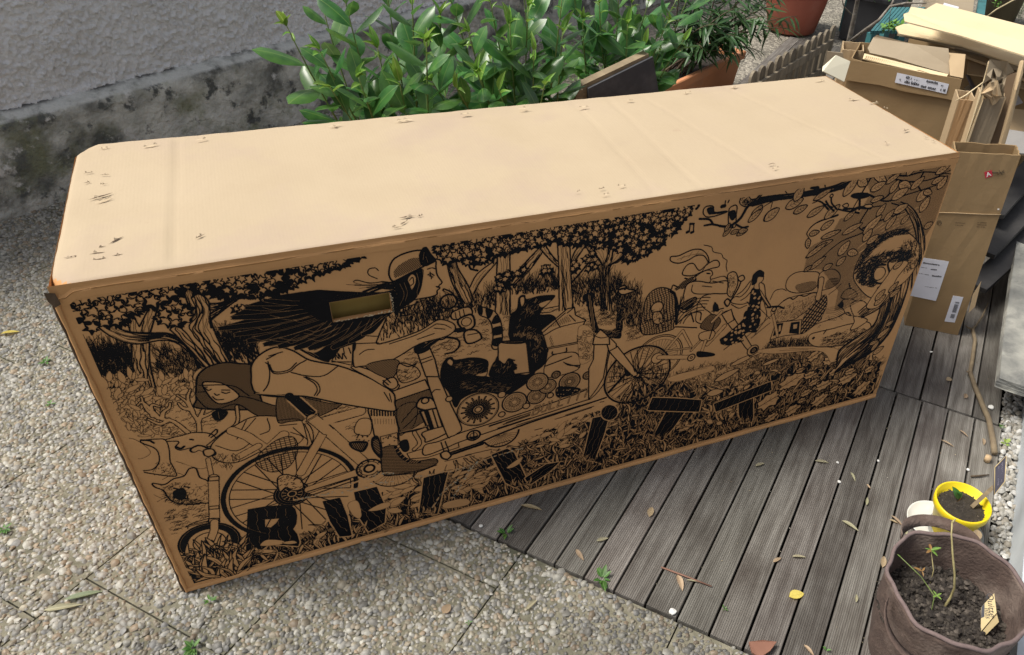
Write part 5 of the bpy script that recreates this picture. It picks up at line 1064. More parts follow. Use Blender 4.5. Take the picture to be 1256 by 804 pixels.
# crumbs of leaf litter, far too many to count
V_ = []; 
cu_ = RNG.uniform(.56, 3.2, 520); kk = RNG.integers(0, 22, 520); cv_ = .0335-PITCH*kk + RNG.normal(0, .004, 520); m2 = RNG.random(520) < .35; cv_[m2] = RNG.uniform(-1.95, 0, m2.sum())
V, F, C_ = pebbles(cu_, cv_, RNG.uniform(.0009, .0028, 520), 0.0, pal=np.array([[.6, .5, .33], [.45, .4, .3], [.7, .66, .55], [.3, .2, .12], [.2, .16, .12]]), asp=(.3, .8)); V[:, 2] += np.repeat(np.where(m2, 0.0, -.006), 13)
tag(link('leaf_crumbs', npmesh('leaf_crumbs', V, F, m_pebble, True, C_)), 'crumbs of dry leaf and grit scattered over the deck and in its gaps', 'debris', kind='stuff')
# ------------------------------------------------------------------ the woodcut print on the long side of the big carton
# Drawn as ink shapes in metres on the panel (painter's order: ink = 1, bare board = 0), then laid on the panel as a thin sheet of ink.
RES = 0.0008; IW, IH = int(BL/RES), int(BH/RES); INK = np.zeros((IH, IW), np.uint8)
CR = {'A': (60, 300, 4.019), 'B': (130, 480, 3.496), 'C': (260, 290, 3.83), 'D': (340, 450, 3.827), 'E': (500, 260, 4.019), 'F': (520, 420, 4.019), 'G': (720, 230, 4.233), 'H': (720, 380, 4.467), 'I': (920, 190, 4.231), 'J': (900, 340, 4.231), 'P': (0, 0, 1.0)}
_R = np.array(RC)
def fp(c, pts):
    """measured points -> panel coordinates in ink cells"""
    x0, y0, s = CR[c]; p = np.array(pts, float).reshape(-1, 2); px = p[:, 0]/s+x0; py = p[:, 1]/s+y0
    d = np.stack([(px-PW_/2-CX)/FOC, -(py-PH_/2-CY)/FOC, -np.ones(len(px))], 1) @ _R.T
    t = -CP.y/d[:, 1]; return np.stack([(CP.x+d[:, 0]*t)/RES, (CP.z+d[:, 2]*t)/RES], 1)
def smooth(p, closed=False, n=6):
    p = np.asarray(p, float)
    if len(p) < 3: return p
    if closed: q = np.concatenate([p[-1:], p, p[:2]])
    else: q = np.concatenate([2*p[:1]-p[1:2], p, 2*p[-1:]-p[-2:-1]])
    t = np.linspace(0, 1, n, endpoint=False)[None, :, None]
    a, b, c, d = q[:-3, None], q[1:-2, None], q[2:-1, None], q[3:, None]
    r = 0.5*((2*b)+(-a+c)*t+(2*a-5*b+4*c-d)*t*t+(-a+3*b-3*c+d)*t**3); r = r.reshape(-1, 2)
    return r if closed else np.concatenate([r, p[-1:]])
DISC = {}
def disc(r):
    k = max(0, int(round(r*2)))
    if k not in DISC:
        rr_ = k/2.0; m = int(math.ceil(rr_)); g = np.arange(-m, m+1); X_, Y_ = np.meshgrid(g, g); s = X_**2+Y_**2 <= (rr_+.05)**2
        if k == 0: s = (X_ == 0) & (Y_ == 0)
        DISC[k] = np.stack([X_[s], Y_[s]], 1)
    return DISC[k]
CLIP = [None]
def put(ix, iy, val):
    ok = (ix >= 0) & (ix < IW) & (iy >= 0) & (iy < IH); ix, iy = ix[ok], iy[ok]
    if CLIP[0] is not None: k = CLIP[0][iy, ix]; ix, iy = ix[k], iy[k]
    INK[iy, ix] = val
def line(p, w=2.0, val=1, w1=None, mid=None):
    """stroke along cell points p, full width w (cells), optionally tapering to w1; mid = width halfway"""
    p = np.asarray(p, float)
    if len(p) < 2: return
    if 1.9 <= w < 7 and val == 1 and mid is None: w = w*(1.5 if w >= 2.4 else 1.28)
    seg = np.hypot(*(p[1:]-p[:-1]).T); L_ = np.concatenate([[0], np.cumsum(seg)]); T = L_[-1]
    if T < .5: return
    n = int(T/max(.6, min(w, w1 if w1 is not None else w)*.3))+2; s = np.linspace(0, T, n); X_ = np.interp(s, L_, p[:, 0]); Y_ = np.interp(s, L_, p[:, 1])
    if w1 is None and mid is None: rad = np.full(n, w/2)
    elif mid is not None: t = s/T; rad = (w*(1-t)+(w1 if w1 is not None else w)*t)/2*(1-4*t*(1-t)) + mid/2*4*t*(1-t)
    else: rad = np.linspace(w, w1, n)/2
    q = np.round(rad*2-0.6).clip(0).astype(int)
    for k in np.unique(q):
        m = q == k; o = disc(k/2.0); ix = (np.round(X_[m])[:, None]+o[None, :, 0]).astype(int).ravel(); iy = (np.round(Y_[m])[:, None]+o[None, :, 1]).astype(int).ravel(); put(ix, iy, val)
def mask(p):
    p = np.asarray(p, float); x0 = max(0, int(p[:, 0].min())-1); x1 = min(IW, int(p[:, 0].max())+2); y0 = max(0, int(p[:, 1].min())-1); y1 = min(IH, int(p[:, 1].max())+2)
    if x1 <= x0 or y1 <= y0: return None
    Mx = np.zeros((y1-y0, x1-x0+1), np.int32); q = np.roll(p, -1, 0)
    for (ax, ay), (bx_, by_) in zip(p, q):
        if ay == by_: continue
        if ay > by_: ax, ay, bx_, by_ = bx_, by_, ax, ay
        r0_, r1_ = max(y0, math.ceil(ay)), min(y1-1, math.ceil(by_)-1)
        if r1_ < r0_: continue
        ys = np.arange(r0_, r1_+1); xx = ax+(ys-ay)*(bx_-ax)/(by_-ay); np.add.at(Mx, (ys-y0, np.clip(np.ceil(xx).astype(int)-x0, 0, x1-x0)), 1)
    return (np.cumsum(Mx, 1)[:, :-1] % 2).astype(bool), x0, y0
def fill(p, val):
    r = mask(p)
    if r is None: return
    m, x0, y0 = r; v = INK[y0:y0+m.shape[0], x0:x0+m.shape[1]]
    if CLIP[0] is not None: m = m & CLIP[0][y0:y0+m.shape[0], x0:x0+m.shape[1]]
    v[m] = val
def shape(c, pts, f=0, w=2.2, sm=True):
    p = fp(c, pts) if c else np.asarray(pts, float); p = smooth(p, True) if sm else p
    if f is not None: fill(p, f)
    if w: line(np.concatenate([p, p[:1]]), w)
    return p
def ln(c, pts, w=2.0, val=1, w1=None, sm=True, mid=None):
    p = fp(c, pts); line(smooth(p) if sm else p, w, val, w1, mid)
def lns(c, many, w=1.6, **k):
    for q in many: ln(c, q, w, **k)
def hatch(c, pts, ang, sp=4.0, duty=.45, val=1, wob=0.0, sm=True, poly=None):
    p = poly if poly is not None else (smooth(fp(c, pts), True) if sm else fp(c, pts)); r = mask(p)
    if r is None: return
    m, x0, y0 = r; yy, xx = np.mgrid[y0:y0+m.shape[0], x0:x0+m.shape[1]]; a = math.radians(ang); u = (-xx*math.sin(a)+yy*math.cos(a))/sp
    if wob: u = u + wob*(vnoise(xx/55., yy/55., 61, 3)-.5)*4
    v = INK[y0:y0+m.shape[0], x0:x0+m.shape[1]]; v[m & ((u % 1) < duty)] = val
def inside(p, n, rr):
    """n random points inside polygon p (cells)"""
    r = mask(p)
    if r is None: return []
    m, x0, y0 = r; ys, xs = np.nonzero(m); k = rr.integers(0, len(ys), n); return np.stack([xs[k]+x0, ys[k]+y0], 1).astype(float)
def grass(c, pts, n, L_=38, w=1.8, spread=.35, seed=0, val=1, curve=.3):
    rr = np.random.default_rng(seed); P = inside(fp(c, pts), int(n*1.35), rr)
    for (x, y) in P:
        a = math.pi/2+rr.normal(0, spread); l = L_*rr.uniform(.5, 1.3); b = a+rr.normal(0, curve)
        line([(x, y), (x+l*.5*math.cos(a), y+l*.5*math.sin(a)), (x+l*.5*math.cos(a)+l*.5*math.cos(b), y+l*.5*math.sin(a)+l*.5*math.sin(b))], w*1.0, val, .8)
def blades(c, pts, n, L_=50, wd=9, seed=0, spread=.6, poly=None, w=1.5, order=True):
    """overlapping outlined grass blades, bare inside"""
    rr = np.random.default_rng(seed); P = inside(poly if poly is not None else fp(c, pts), n, rr)
    if order: P = P[np.argsort(-P[:, 1])]
    for (x, y) in P:
        a = math.pi/2+rr.normal(0, spread); l = L_*rr.uniform(.5, 1.3); b = a+rr.normal(0, .5); h = wd*rr.uniform(.4, 1.1)/2
        m_ = np.array([x+l*.5*math.cos(a), y+l*.5*math.sin(a)]); t = m_+np.array([l*.5*math.cos(b), l*.5*math.sin(b)]); nrm = np.array([-math.sin(a), math.cos(a)])*h
        q = smooth(np.array([[x, y]-nrm*.6, m_-nrm, t, m_+nrm, [x, y]+nrm*.6]), True, 4); fill(q, 0); line(np.concatenate([q, q[:1]]), w)
        if rr.random() < .5: line([[x, y], m_], 1.2)
def maple(x, y, s, a, rr, w=1.5, val=0):
    k = 10; th = a+np.arange(k)*2*math.pi/k; r = np.where(np.arange(k) % 2 == 0, s, s*.52)*rr.uniform(.85, 1.15, k)
    q = smooth(np.stack([x+r*np.cos(th), y+r*np.sin(th)], 1), True, 3); fill(q, val); line(np.concatenate([q, q[:1]]), w)
def canopy(c, pts, n, s=13, seed=0, black=.5, poly=None):
    """a crown: black ground showing between many small lobed leaves"""
    rr = np.random.default_rng(seed); p = poly if poly is not None else fp(c, pts); P = inside(p, n, rr)
    for (x, y) in P[:int(n*(.25+black*.75))]:
        maple(x+1, y-3, s*1.5, rr.uniform(0, 6.3), rr, 1, 1)
    for (x, y) in P[:int(n*.44)]: maple(x+rr.normal(0, 3), y+rr.normal(0, 3), s*rr.uniform(.8, 1.2), rr.uniform(0, 6.3), rr, 2.2)
def bark(c, left, right, n=7, w=2.2, wob=3.0, seed=0, dark=0.0):
    """a trunk or limb between two edges given from bottom to top"""
    rr = np.random.default_rng(seed); a = smooth(fp(c, left)); b = smooth(fp(c, right)); t = np.linspace(0, 1, 40)
    def res_(p): s = np.concatenate([[0], np.cumsum(np.hypot(*(p[1:]-p[:-1]).T))]); return np.stack([np.interp(t*s[-1], s, p[:, 0]), np.interp(t*s[-1], s, p[:, 1])], 1)
    a, b = res_(a), res_(b); fill(np.concatenate([a, b[::-1]]), 0)
    for k in range(n):
        u = (k+.5)/n; ph = rr.uniform(0, 6); s0, s1 = sorted(rr.uniform(0, 1, 2)) if rr.random() < .35 else (0, 1)
        du = wob*(np.sin(t*rr.uniform(10, 22)+ph)*.5+np.sin(t*rr.uniform(25, 45)+ph)*.35); m = a*(1-u)+b*u; d = (b-a); L_ = np.hypot(*d.T)+1e-6; m = m+d/L_[:, None]*du[:, None]
        i0, i1 = int(s0*39), int(s1*39)+1
        if i1-i0 > 4: line(m[i0:i1], w*rr.uniform(.7, 1.5), 1, w*.6)
    if dark:
        for k in range(int(n*dark)):
            u = 1-rr.random()**1.5*.5; m = a*(1-u)+b*u; i0 = rr.integers(0, 25); i1 = i0+rr.integers(6, 15); line(m[i0:i1], w*2, 1, w*.5)
    line(a, w*1.4); line(b, w*1.4)
def fur(c, pts, n, L_, ang, val=0, w=1.3, spr=.4, seed=0, poly=None):
    rr = np.random.default_rng(seed); P = inside(poly if poly is not None else smooth(fp(c, pts), True), n, rr)
    for (x, y) in P: a = math.radians(ang)+rr.normal(0, spr); l = L_*rr.uniform(.4, 1.2); line([(x, y), (x+l*math.cos(a), y+l*math.sin(a))], w, val, .8)
def squiggle(c, pts, n, s=9, seed=0, w=1.5):
    rr = np.random.default_rng(seed)
    for (x, y) in inside(fp(c, pts), n, rr):
        k = rr.integers(3, 6); q = [(x+i*s*.55, y+(s*.5 if i % 2 else 0)+rr.normal(0, 1)) for i in range(k)]; line(q, w)
def pointleaf(x, y, L_, W_, a, w=1.8, veins=True, f=0):
    ca, sa = math.cos(a), math.sin(a); T = lambda u, v: (x+u*ca-v*sa, y+u*sa+v*ca)
    q = smooth(np.array([T(0, 0), T(L_*.3, W_*.5), T(L_*.7, W_*.42), T(L_, 0), T(L_*.65, -W_*.45), T(L_*.25, -W_*.45)]), True, 4); fill(q, f); line(np.concatenate([q, q[:1]]), w)
    if veins:
        line([T(0, 0), T(L_*.92, 0)], 1.5)
        for k in (.25, .45, .65): line([T(L_*k, 0), T(L_*(k+.15), W_*.32)], 1.0); line([T(L_*k, 0), T(L_*(k+.15), -W_*.32)], 1.0)
def leaves(c, pts, n, L_=32, W_=15, seed=0, ang=0.3, spr=.7, veins=False, w=1.6):
    rr = np.random.default_rng(seed)
    for (x, y) in inside(fp(c, pts), n, rr): s = rr.uniform(.6, 1.25); pointleaf(x, y, L_*s, W_*s*rr.uniform(.7, 1.2), ang+rr.normal(0, spr), w, veins)
def circ(c, ctr, edge, w=2.2, f=None, n=48, arc=None):
    C0 = fp(c, [ctr])[0]; r = np.hypot(*(fp(c, [edge])[0]-C0)) if isinstance(edge, (tuple, list)) else edge; a = np.linspace(0, 2*math.pi, n) if arc is None else np.linspace(arc[0], arc[1], n)
    q = np.stack([C0[0]+r*np.cos(a), C0[1]+r*np.sin(a)], 1)
    if f is not None: fill(q, f)
    if w: line(q, w)
    return C0, r
def ring(C0, r, w, val=1, a0=0, a1=2*math.pi, ry=None):
    a = np.linspace(a0, a1, 60); line(np.stack([C0[0]+r*np.cos(a), C0[1]+(ry or r)*np.sin(a)], 1), w, val)
def spokes(C0, r0_, r1_, n, w=1.5, off=.15, val=1):
    for k in range(n): a = 2*math.pi*k/n; s = off*(1 if k % 2 else -1); line([(C0[0]+r0_*math.cos(a+s*3), C0[1]+r0_*math.sin(a+s*3)), (C0[0]+r1_*math.cos(a), C0[1]+r1_*math.sin(a))], w, val)
def tubeln(c, pts, wd, w=2.2, sm=True):
    """an outlined tube: wd = overall width in cells"""
    p = fp(c, pts); p = smooth(p) if sm else p; line(p, wd, 1); line(p, wd-2*w, 0)
def wood(c, pts, seed=0, n=9, ang=90, w=2.0, sm=False, edge=True):
    """a letter cut as a black log with pale grain"""
    rr = np.random.default_rng(seed); p = fp(c, pts); p = smooth(p, True, 3) if sm else p; line(np.concatenate([p, p[:1]]), 17, 0); n = max(3, int(n*.7)); fill(p, 1)
    m, x0, y0 = mask(p); K = np.zeros((IH, IW), bool); K[y0:y0+m.shape[0], x0:x0+m.shape[1]] = m; CLIP[0] = K
    a = math.radians(ang); d = np.array([math.cos(a), math.sin(a)]); nn = np.array([-d[1], d[0]]); pc = p.mean(0); ext = max(m.shape); wid = np.abs((p-pc)@nn).max()
    for k in range(n):
        u = -wid+2*wid*(k+.5)/n; t = np.linspace(-ext*.6, ext*.6, 60); ph = rr.uniform(0, 6); q = pc+np.outer(t, d)+np.outer(u+3.0*np.sin(t/13+ph)+1.5*np.sin(t/5+ph), nn)
        i0 = rr.integers(0, 12); line(q[i0:], w*rr.uniform(.35, .8), 0)
    CLIP[0] = None; line(np.concatenate([p, p[:1]]), 4)

TOPZ = BH-0.040
# -- distant grass bands
grass('A', [(180, 540), (400, 520), (420, 700), (270, 720), (210, 640)], 330, 44, 2.0, .3, 1); grass('A', [(170, 545), (400, 540), (420, 560), (180, 575)], 80, 60, 2.2, .35, 2)
grass('A', [(510, 510), (700, 540), (760, 640), (700, 720), (520, 640)], 300, 34, 1.6, .4, 3); grass('A', [(820, 440), (1000, 440), (1045, 560), (880, 560)], 150, 46, 2.0, .3, 4)
grass('C', [(20, 450), (200, 480), (230, 600), (90, 600)], 120, 44, 2, .3, 5)
grass('C', [(820, 380), (1060, 280), (1110, 380), (960, 450), (790, 490)], 150, 46, 2, .3, 6)
grass('E', [(100, 460), (300, 420), (430, 390), (430, 460), (310, 500), (60, 560)], 170, 48, 2, .3, 7); grass('E', [(510, 360), (740, 330), (740, 380), (640, 400), (510, 400)], 130, 48, 2, .3, 8)
grass('E', [(800, 350), (950, 330), (950, 460), (810, 460)], 120, 48, 2, .3, 9); grass('E', [(1000, 350), (1045, 340), (1045, 520), (990, 490)], 55, 46, 2, .3, 10)
grass('G', [(0, 480), (130, 460), (280, 540), (270, 740), (180, 700), (100, 520), (0, 560)], 300, 42, 1.9, .3, 11)
squiggle('E', [(340, 520), (640, 440), (730, 480), (700, 520), (420, 700), (180, 700), (120, 660)], 170, 10, 1); squiggle('E', [(800, 480), (1040, 470), (1045, 560), (830, 560)], 90, 10, 2)
squiggle('G', [(10, 620), (120, 650), (140, 700), (40, 710)], 40, 10, 3); squiggle('G', [(180, 690), (300, 760), (200, 800), (180, 780)], 50, 10, 4)
squiggle('C', [(860, 540), (1140, 470), (1145, 560), (1040, 620), (880, 600)], 70, 9, 5)
# -- trees, left group
bark('A', [(440, 720), (410, 600), (405, 490), (400, 430), (370, 320)], [(540, 760), (500, 600), (495, 490), (500, 430), (545, 290)], 9, 2.2, 4, 1)
shape('A', [(395, 310), (445, 405), (500, 300)], 0, 2.4, False)
bark('A', [(760, 600), (700, 540), (640, 490), (560, 470), (420, 490), (300, 450), (200, 370)], [(740, 620), (690, 500), (600, 440), (500, 435), (400, 430), (320, 400), (250, 350)], 7, 2.4, 3, 2, 1.5)
bark('A', [(770, 600), (700, 520), (620, 440), (600, 410), (690, 350), (640, 150)], [(900, 590), (840, 480), (800, 380), (790, 290), (750, 230), (735, 140)], 13, 2.2, 5, 3, .3)
bark('A', [(800, 370), (850, 330), (930, 270), (1010, 230)], [(795, 290), (850, 285), (920, 250), (960, 225)], 6, 2.4, 2, 4, 1)
canopy('A', [(45, 240), (620, 160), (640, 240), (560, 270), (480, 290), (380, 340), (330, 390), (200, 380), (90, 330)], 330, 17, 1, .8)
canopy('A', [(540, 370), (600, 290), (690, 300), (680, 360), (600, 400)], 45, 15, 2, .2)
canopy('A', [(700, 215), (740, 150), (1045, 95), (1045, 200), (900, 230), (750, 240)], 150, 16, 3, .7)
canopy('C', [(0, 160), (690, 62), (685, 95), (620, 130), (540, 150), (400, 210), (280, 270), (0, 270)], 420, 15, 4, .6); canopy('C', [(0, 200), (300, 170), (420, 170), (300, 250), (0, 260)], 90, 16, 44, 1.0)
canopy('A', [(185, 405), (225, 400), (220, 430), (195, 430)], 4, 15, 5, 0); canopy('C', [(95, 330), (160, 320), (150, 350), (100, 350)], 8, 12, 6, 0)
# -- trees, middle group
bark('E', [(270, 450), (210, 330), (180, 180)], [(320, 430), (290, 350), (240, 260), (245, 180)], 11, 2, 2, 5)
bark('E', [(300, 370), (340, 300), (420, 240)], [(320, 400), (360, 330), (440, 240)], 3, 2, 2, 6); ln('E', [(300, 240), (305, 275), (340, 285)], 5)
bark('E', [(425, 500), (430, 400), (440, 180)], [(500, 500), (500, 380), (500, 180)], 11, 2, 3, 7)
bark('E', [(505, 330), (560, 260), (650, 170)], [(515, 360), (590, 290), (680, 170)], 5, 2.4, 2, 8, 1)
bark('E', [(740, 480), (740, 350), (735, 130)], [(810, 470), (800, 330), (795, 130)], 10, 2, 2.5, 9)
bark('E', [(735, 240), (700, 200), (670, 150)], [(740, 270), (690, 225), (650, 180)], 3, 2, 2, 10); bark('E', [(800, 240), (820, 190), (860, 150)], [(800, 270), (840, 210), (880, 150)], 3, 2, 2, 11)
ln('E', [(740, 360), (710, 320), (700, 280)], 6); ln('E', [(805, 340), (850, 290), (890, 240)], 5)
bark('E', [(945, 480), (945, 320), (920, 250), (870, 160)], [(1000, 480), (985, 300), (1020, 230), (1044, 210)], 8, 2, 2.5, 12); shape('E', [(890, 160), (965, 260), (1010, 190), (960, 150)], 0, 3, False)
bark('G', [(70, 620), (75, 420), (40, 350), (0, 320)], [(110, 630), (110, 420), (160, 380), (240, 310)], 9, 2.2, 2.5, 13); bark('G', [(85, 390), (105, 330), (95, 270)], [(120, 380), (130, 320), (120, 270)], 4, 2, 2, 14); ln('G', [(75, 400), (40, 340), (30, 300)], 7); ln('G', [(110, 400), (180, 360), (250, 330)], 8)
canopy('E', [(95, 130), (560, 68), (1045, 0), (1045, 170), (860, 150), (700, 140), (520, 180), (420, 220), (280, 210), (180, 240), (140, 180)], 760, 15, 5, .75)
canopy('E', [(275, 240), (330, 200), (420, 190), (350, 250), (300, 270)], 20, 13, 6, .5); canopy('E', [(430, 300), (500, 290), (500, 380), (430, 380)], 22, 12, 7, .4); canopy('E', [(550, 260), (600, 260), (570, 310), (530, 310)], 9, 13, 8, .1); canopy('E', [(655, 270), (720, 260), (700, 300), (660, 300)], 10, 12, 9, .2); canopy('E', [(800, 250), (900, 210), (920, 260), (810, 320)], 18, 12, 10, .2)
canopy('G', [(0, 130), (545, 60), (520, 130), (450, 220), (370, 290), (270, 350), (180, 390), (220, 320), (120, 270), (0, 260)], 620, 15, 15, .8); canopy('G', [(100, 200), (400, 190), (330, 300), (200, 370), (160, 320), (100, 260)], 150, 14, 16, 1.0); canopy('G', [(0, 340), (60, 310), (50, 430), (10, 400)], 14, 12, 17, .1)
# keep a bare strip along the top fold
# -- path and ground bands
grass('H', [(290, 380), (620, 300), (1072, 250), (1072, 420), (700, 560), (330, 480), (180, 500)], 1500, 22, 1.6, .9, 20)
grass('J', [(130, 370), (380, 330), (520, 360), (560, 480), (420, 470), (150, 480), (60, 460)], 800, 22, 1.6, .9, 21); grass('J', [(180, 330), (380, 320), (380, 352), (150, 370)], 160, 24, 2, .3, 22)
# -- the undergrowth along the bottom: black, with blades and leaves cut out
bot = [('B', (305, 790)), ('B', (310, 735)), ('B', (370, 710)), ('B', (480, 690)), ('B', (570, 650)), ('B', (830, 640)), ('B', (900, 600)), ('D', (330, 700)), ('D', (480, 610)), ('D', (660, 545)), ('D', (900, 460)), ('F', (280, 570)), ('F', (470, 500)), ('F', (700, 380)), ('F', (900, 320)), ('H', (150, 500)), ('H', (300, 400)), ('H', (480, 385)), ('H', (700, 420)), ('H', (1000, 300)), ('J', (300, 400)), ('J', (430, 470)), ('J', (560, 440)), ('J', (700, 430)), ('J', (770, 440)), ('J', (715, 622))]
bp_pts = np.concatenate([fp(c, [q]) for c, q in bot]); zb_ = 0.024/RES; xb_ = 0.026/RES
bp_pts[:, 0] = np.clip(bp_pts[:, 0], xb_, IW-12)
poly_bot = np.concatenate([bp_pts, [[bp_pts[-1, 0], zb_], [xb_, zb_]]]); fill(poly_bot, 1)
blades(None, None, 2700, 50, 9, 30, .7, poly=poly_bot, w=1.6); blades(None, None, 480, 75, 13, 31, .8, poly=poly_bot, w=2.3)
low = poly_bot.copy(); low[:, 1] = np.minimum(low[:, 1], zb_+70); fill(low, 1) if False else None
def bladesb(x0, x1, n, L_, wd, seed):
    p = np.array([[x0/RES, zb_-10], [x1/RES, zb_-10], [x1/RES, zb_+35], [x0/RES, zb_+35]]); blades(None, None, n, L_, wd, seed, .55, poly=p, w=1.9)
bladesb(.05, 2.2, 520, 72, 12, 33)
INK[:int(zb_), :] = 0
# fallen leaves in the undergrowth
leaves('D', [(420, 620), (640, 560), (700, 560), (680, 660), (420, 680)], 14, 62, 26, 1, .25, .3); leaves('D', [(790, 560), (990, 470), (990, 560), (820, 620)], 16, 52, 20, 2, .3, .4)
leaves('F', [(120, 640), (330, 580), (330, 700), (200, 740), (130, 720)], 20, 48, 20, 3, .3, .5); leaves('F', [(480, 470), (720, 370), (820, 350), (780, 470), (560, 560)], 24, 52, 22, 4, .25, .4); leaves('H', [(20, 560), (140, 600), (120, 700), (20, 700)], 10, 34, 13, 5, .6, .8)
leaves('H', [(480, 600), (600, 560), (540, 700), (440, 690)], 10, 34, 13, 6, .4, .8); leaves('H', [(650, 420), (900, 320), (980, 380), (700, 500)], 34, 30, 16, 7, .5, .7); leaves('H', [(620, 560), (830, 520), (820, 580), (660, 640)], 14, 34, 18, 8, .4, .8)
leaves('B', [(860, 640), (908, 620), (908, 700)], 4, 40, 15, 9, .4, .4)
for (x, y, l, wd, a) in [(690, 385, 118, 34, .3), (775, 300, 118, 26, .25), (650, 455, 80, 36, -.1), (880, 250, 90, 18, .2), (950, 300, 90, 20, .15)]:
    q = fp('H', [(x, y)])[0]; pointleaf(q[0], q[1], l, wd, a, 2.4, False)
# -- big oak leaves and boulders, lower right
rr = np.random.default_rng(5)
for (x, y, s, a) in [(290, 540, 105, .45), (180, 640, 105, .4), (390, 505, 55, .1), (460, 560, 70, .2), (585, 525, 80, .3), (660, 580, 80, .8), (440, 640, 75, .6), (300, 690, 70, .4), (520, 490, 55, .4), (410, 545, 48, .4), (370, 600, 50, .3), (520, 580, 48, .3), (350, 640, 40, 0), (190, 730, 60, .5), (600, 490, 50, .1), (700, 480, 50, .3), (410, 405, 62, .5), (490, 430, 62, -.2), (250, 600, 40, 1), (340, 480, 40, .2)]:
    C0 = fp('J', [(x, y)])[0]; n = 15; th = np.arange(n)*2*math.pi/n; r = s*.5*(1+.16*np.where(np.arange(n) % 2 == 0, 1, -1))*rr.uniform(.9, 1.1, n); ca, sa = math.cos(a), math.sin(a)
    q = np.stack([C0[0]+(r*np.cos(th)*1.15)*ca-(r*np.sin(th)*.8)*sa, C0[1]+(r*np.cos(th)*1.15)*sa+(r*np.sin(th)*.8)*ca], 1); q = smooth(q, True, 3); line(np.concatenate([q, q[:1]]), 5); fill(q, 0); line(np.concatenate([q, q[:1]]), 2.4)
    b0 = (C0[0]-s*.55*ca, C0[1]-s*.55*sa); line([b0, (C0[0]+s*.5*ca, C0[1]+s*.5*sa)], 2)
    for k in (-.25, 0., .25):
        for sgn in (-1, 1): p0 = (C0[0]+s*k*ca, C0[1]+s*k*sa); line([p0, (p0[0]+s*.22*math.cos(a+sgn*.8), p0[1]+s*.22*math.sin(a+sgn*.8))], 1.5)
# path bare
shape('F', [(60, 595), (200, 560), (470, 480), (700, 375), (940, 300), (940, 262), (890, 262), (500, 400), (150, 540), (90, 560)], 0, 0, True)
lns('F', [[(200, 550), (330, 520)], [(300, 510), (420, 475)], [(540, 425), (580, 415)], [(640, 370), (720, 345)], [(690, 350), (830, 305)], [(700, 352), (820, 312)], [(860, 285), (880, 282)], [(100, 580), (230, 545)]], 2.0)
shape('H', [(440, 360), (660, 300), (690, 318), (640, 340), (480, 385)], 0, 1.6); ln('H', [(500, 338), (650, 310)], 1.6)
shape('J', [(100, 375), (300, 355), (520, 365), (530, 410), (500, 440), (440, 380), (200, 392)], 0, 1.5)
lns('J', [[(230, 375), (380, 372)], [(280, 365), (420, 368)], [(620, 450), (780, 440)], [(640, 458), (780, 450)]], 1.4)

# -- log letters B U L L I T T
wood('B', [(610, 505), (680, 492), (785, 483), (806, 500), (815, 530), (812, 565), (798, 590), (815, 610), (826, 645), (822, 662), (700, 652), (650, 690), (603, 686), (606, 600)], 1, 11, 84)
shape('B', [(678, 545), (744, 540), (730, 562), (706, 582), (680, 580)], 0, 2, False); shape('B', [(660, 660), (690, 635), (760, 640), (752, 655), (700, 662)], 0, 1.6); shape('B', [(755, 648), (800, 640), (818, 650), (780, 656)], 0, 1.6); shape('B', [(632, 688), (660, 678), (720, 680), (724, 690), (670, 694)], 0, 1.6)
wood('D', [(215, 628), (290, 612), (325, 700), (345, 790), (295, 795), (250, 720)], 2, 6, 110); wood('D', [(362, 585), (462, 560), (505, 660), (500, 730), (430, 770), (385, 700)], 3, 8, 108)
shape('D', [(425, 672), (480, 640), (525, 632), (522, 655), (470, 672)], 0, 1.8); shape('D', [(330, 640), (375, 625), (395, 690), (380, 710), (350, 690)], 0, 1.8); shape('D', [(540, 560), (600, 542), (630, 550), (590, 568)], 0, 1.8)
wood('D', [(688, 518), (795, 488), (770, 590), (748, 688), (668, 690)], 4, 8, 84); shape('D', [(780, 640), (850, 620), (900, 625), (890, 650), (790, 665)], 0, 1.8)
wood('F', [(333, 548), (405, 520), (438, 540), (508, 690), (448, 712), (405, 690)], 5, 8, 117); wood('F', [(500, 668), (600, 600), (660, 590), (610, 640), (520, 700)], 15, 4, 30); shape('F', [(405, 612), (480, 558), (470, 590), (430, 615)], 0, 1.8)
wood('F', [(828, 368), (905, 352), (880, 450), (835, 582), (783, 572)], 6, 8, 74)
a_ = np.linspace(0, 2*math.pi, 14)[:-1]; wood('F', [(908+37*math.cos(t), 338-35*math.sin(t)) for t in a_], 7, 6, 60, sm=True)
wood('H', [(435, 545), (535, 545), (470, 640), (410, 712), (362, 690)], 8, 7, 60); wood('H', [(352, 476), (470, 480), (618, 492), (606, 552), (480, 548), (328, 540)], 9, 12, 72)
wood('H', [(828, 500), (902, 470), (906, 610), (850, 618), (832, 570)], 10, 7, 88); wood('H', [(692, 512), (850, 450), (1000, 393), (1004, 436), (860, 492), (704, 552)], 11, 15, 78)
for (c, x0_, x1_, y) in (('B', 600, 840, 692), ('D', 230, 520, 770), ('D', 660, 770, 690), ('F', 400, 530, 705), ('F', 770, 850, 580), ('H', 350, 430, 705), ('H', 840, 920, 615)):
    blades(c, [(x0_, y-8), (x1_, y-12), (x1_, y+8), (x0_, y+12)], 13, 38, 8, int(x0_), .5)

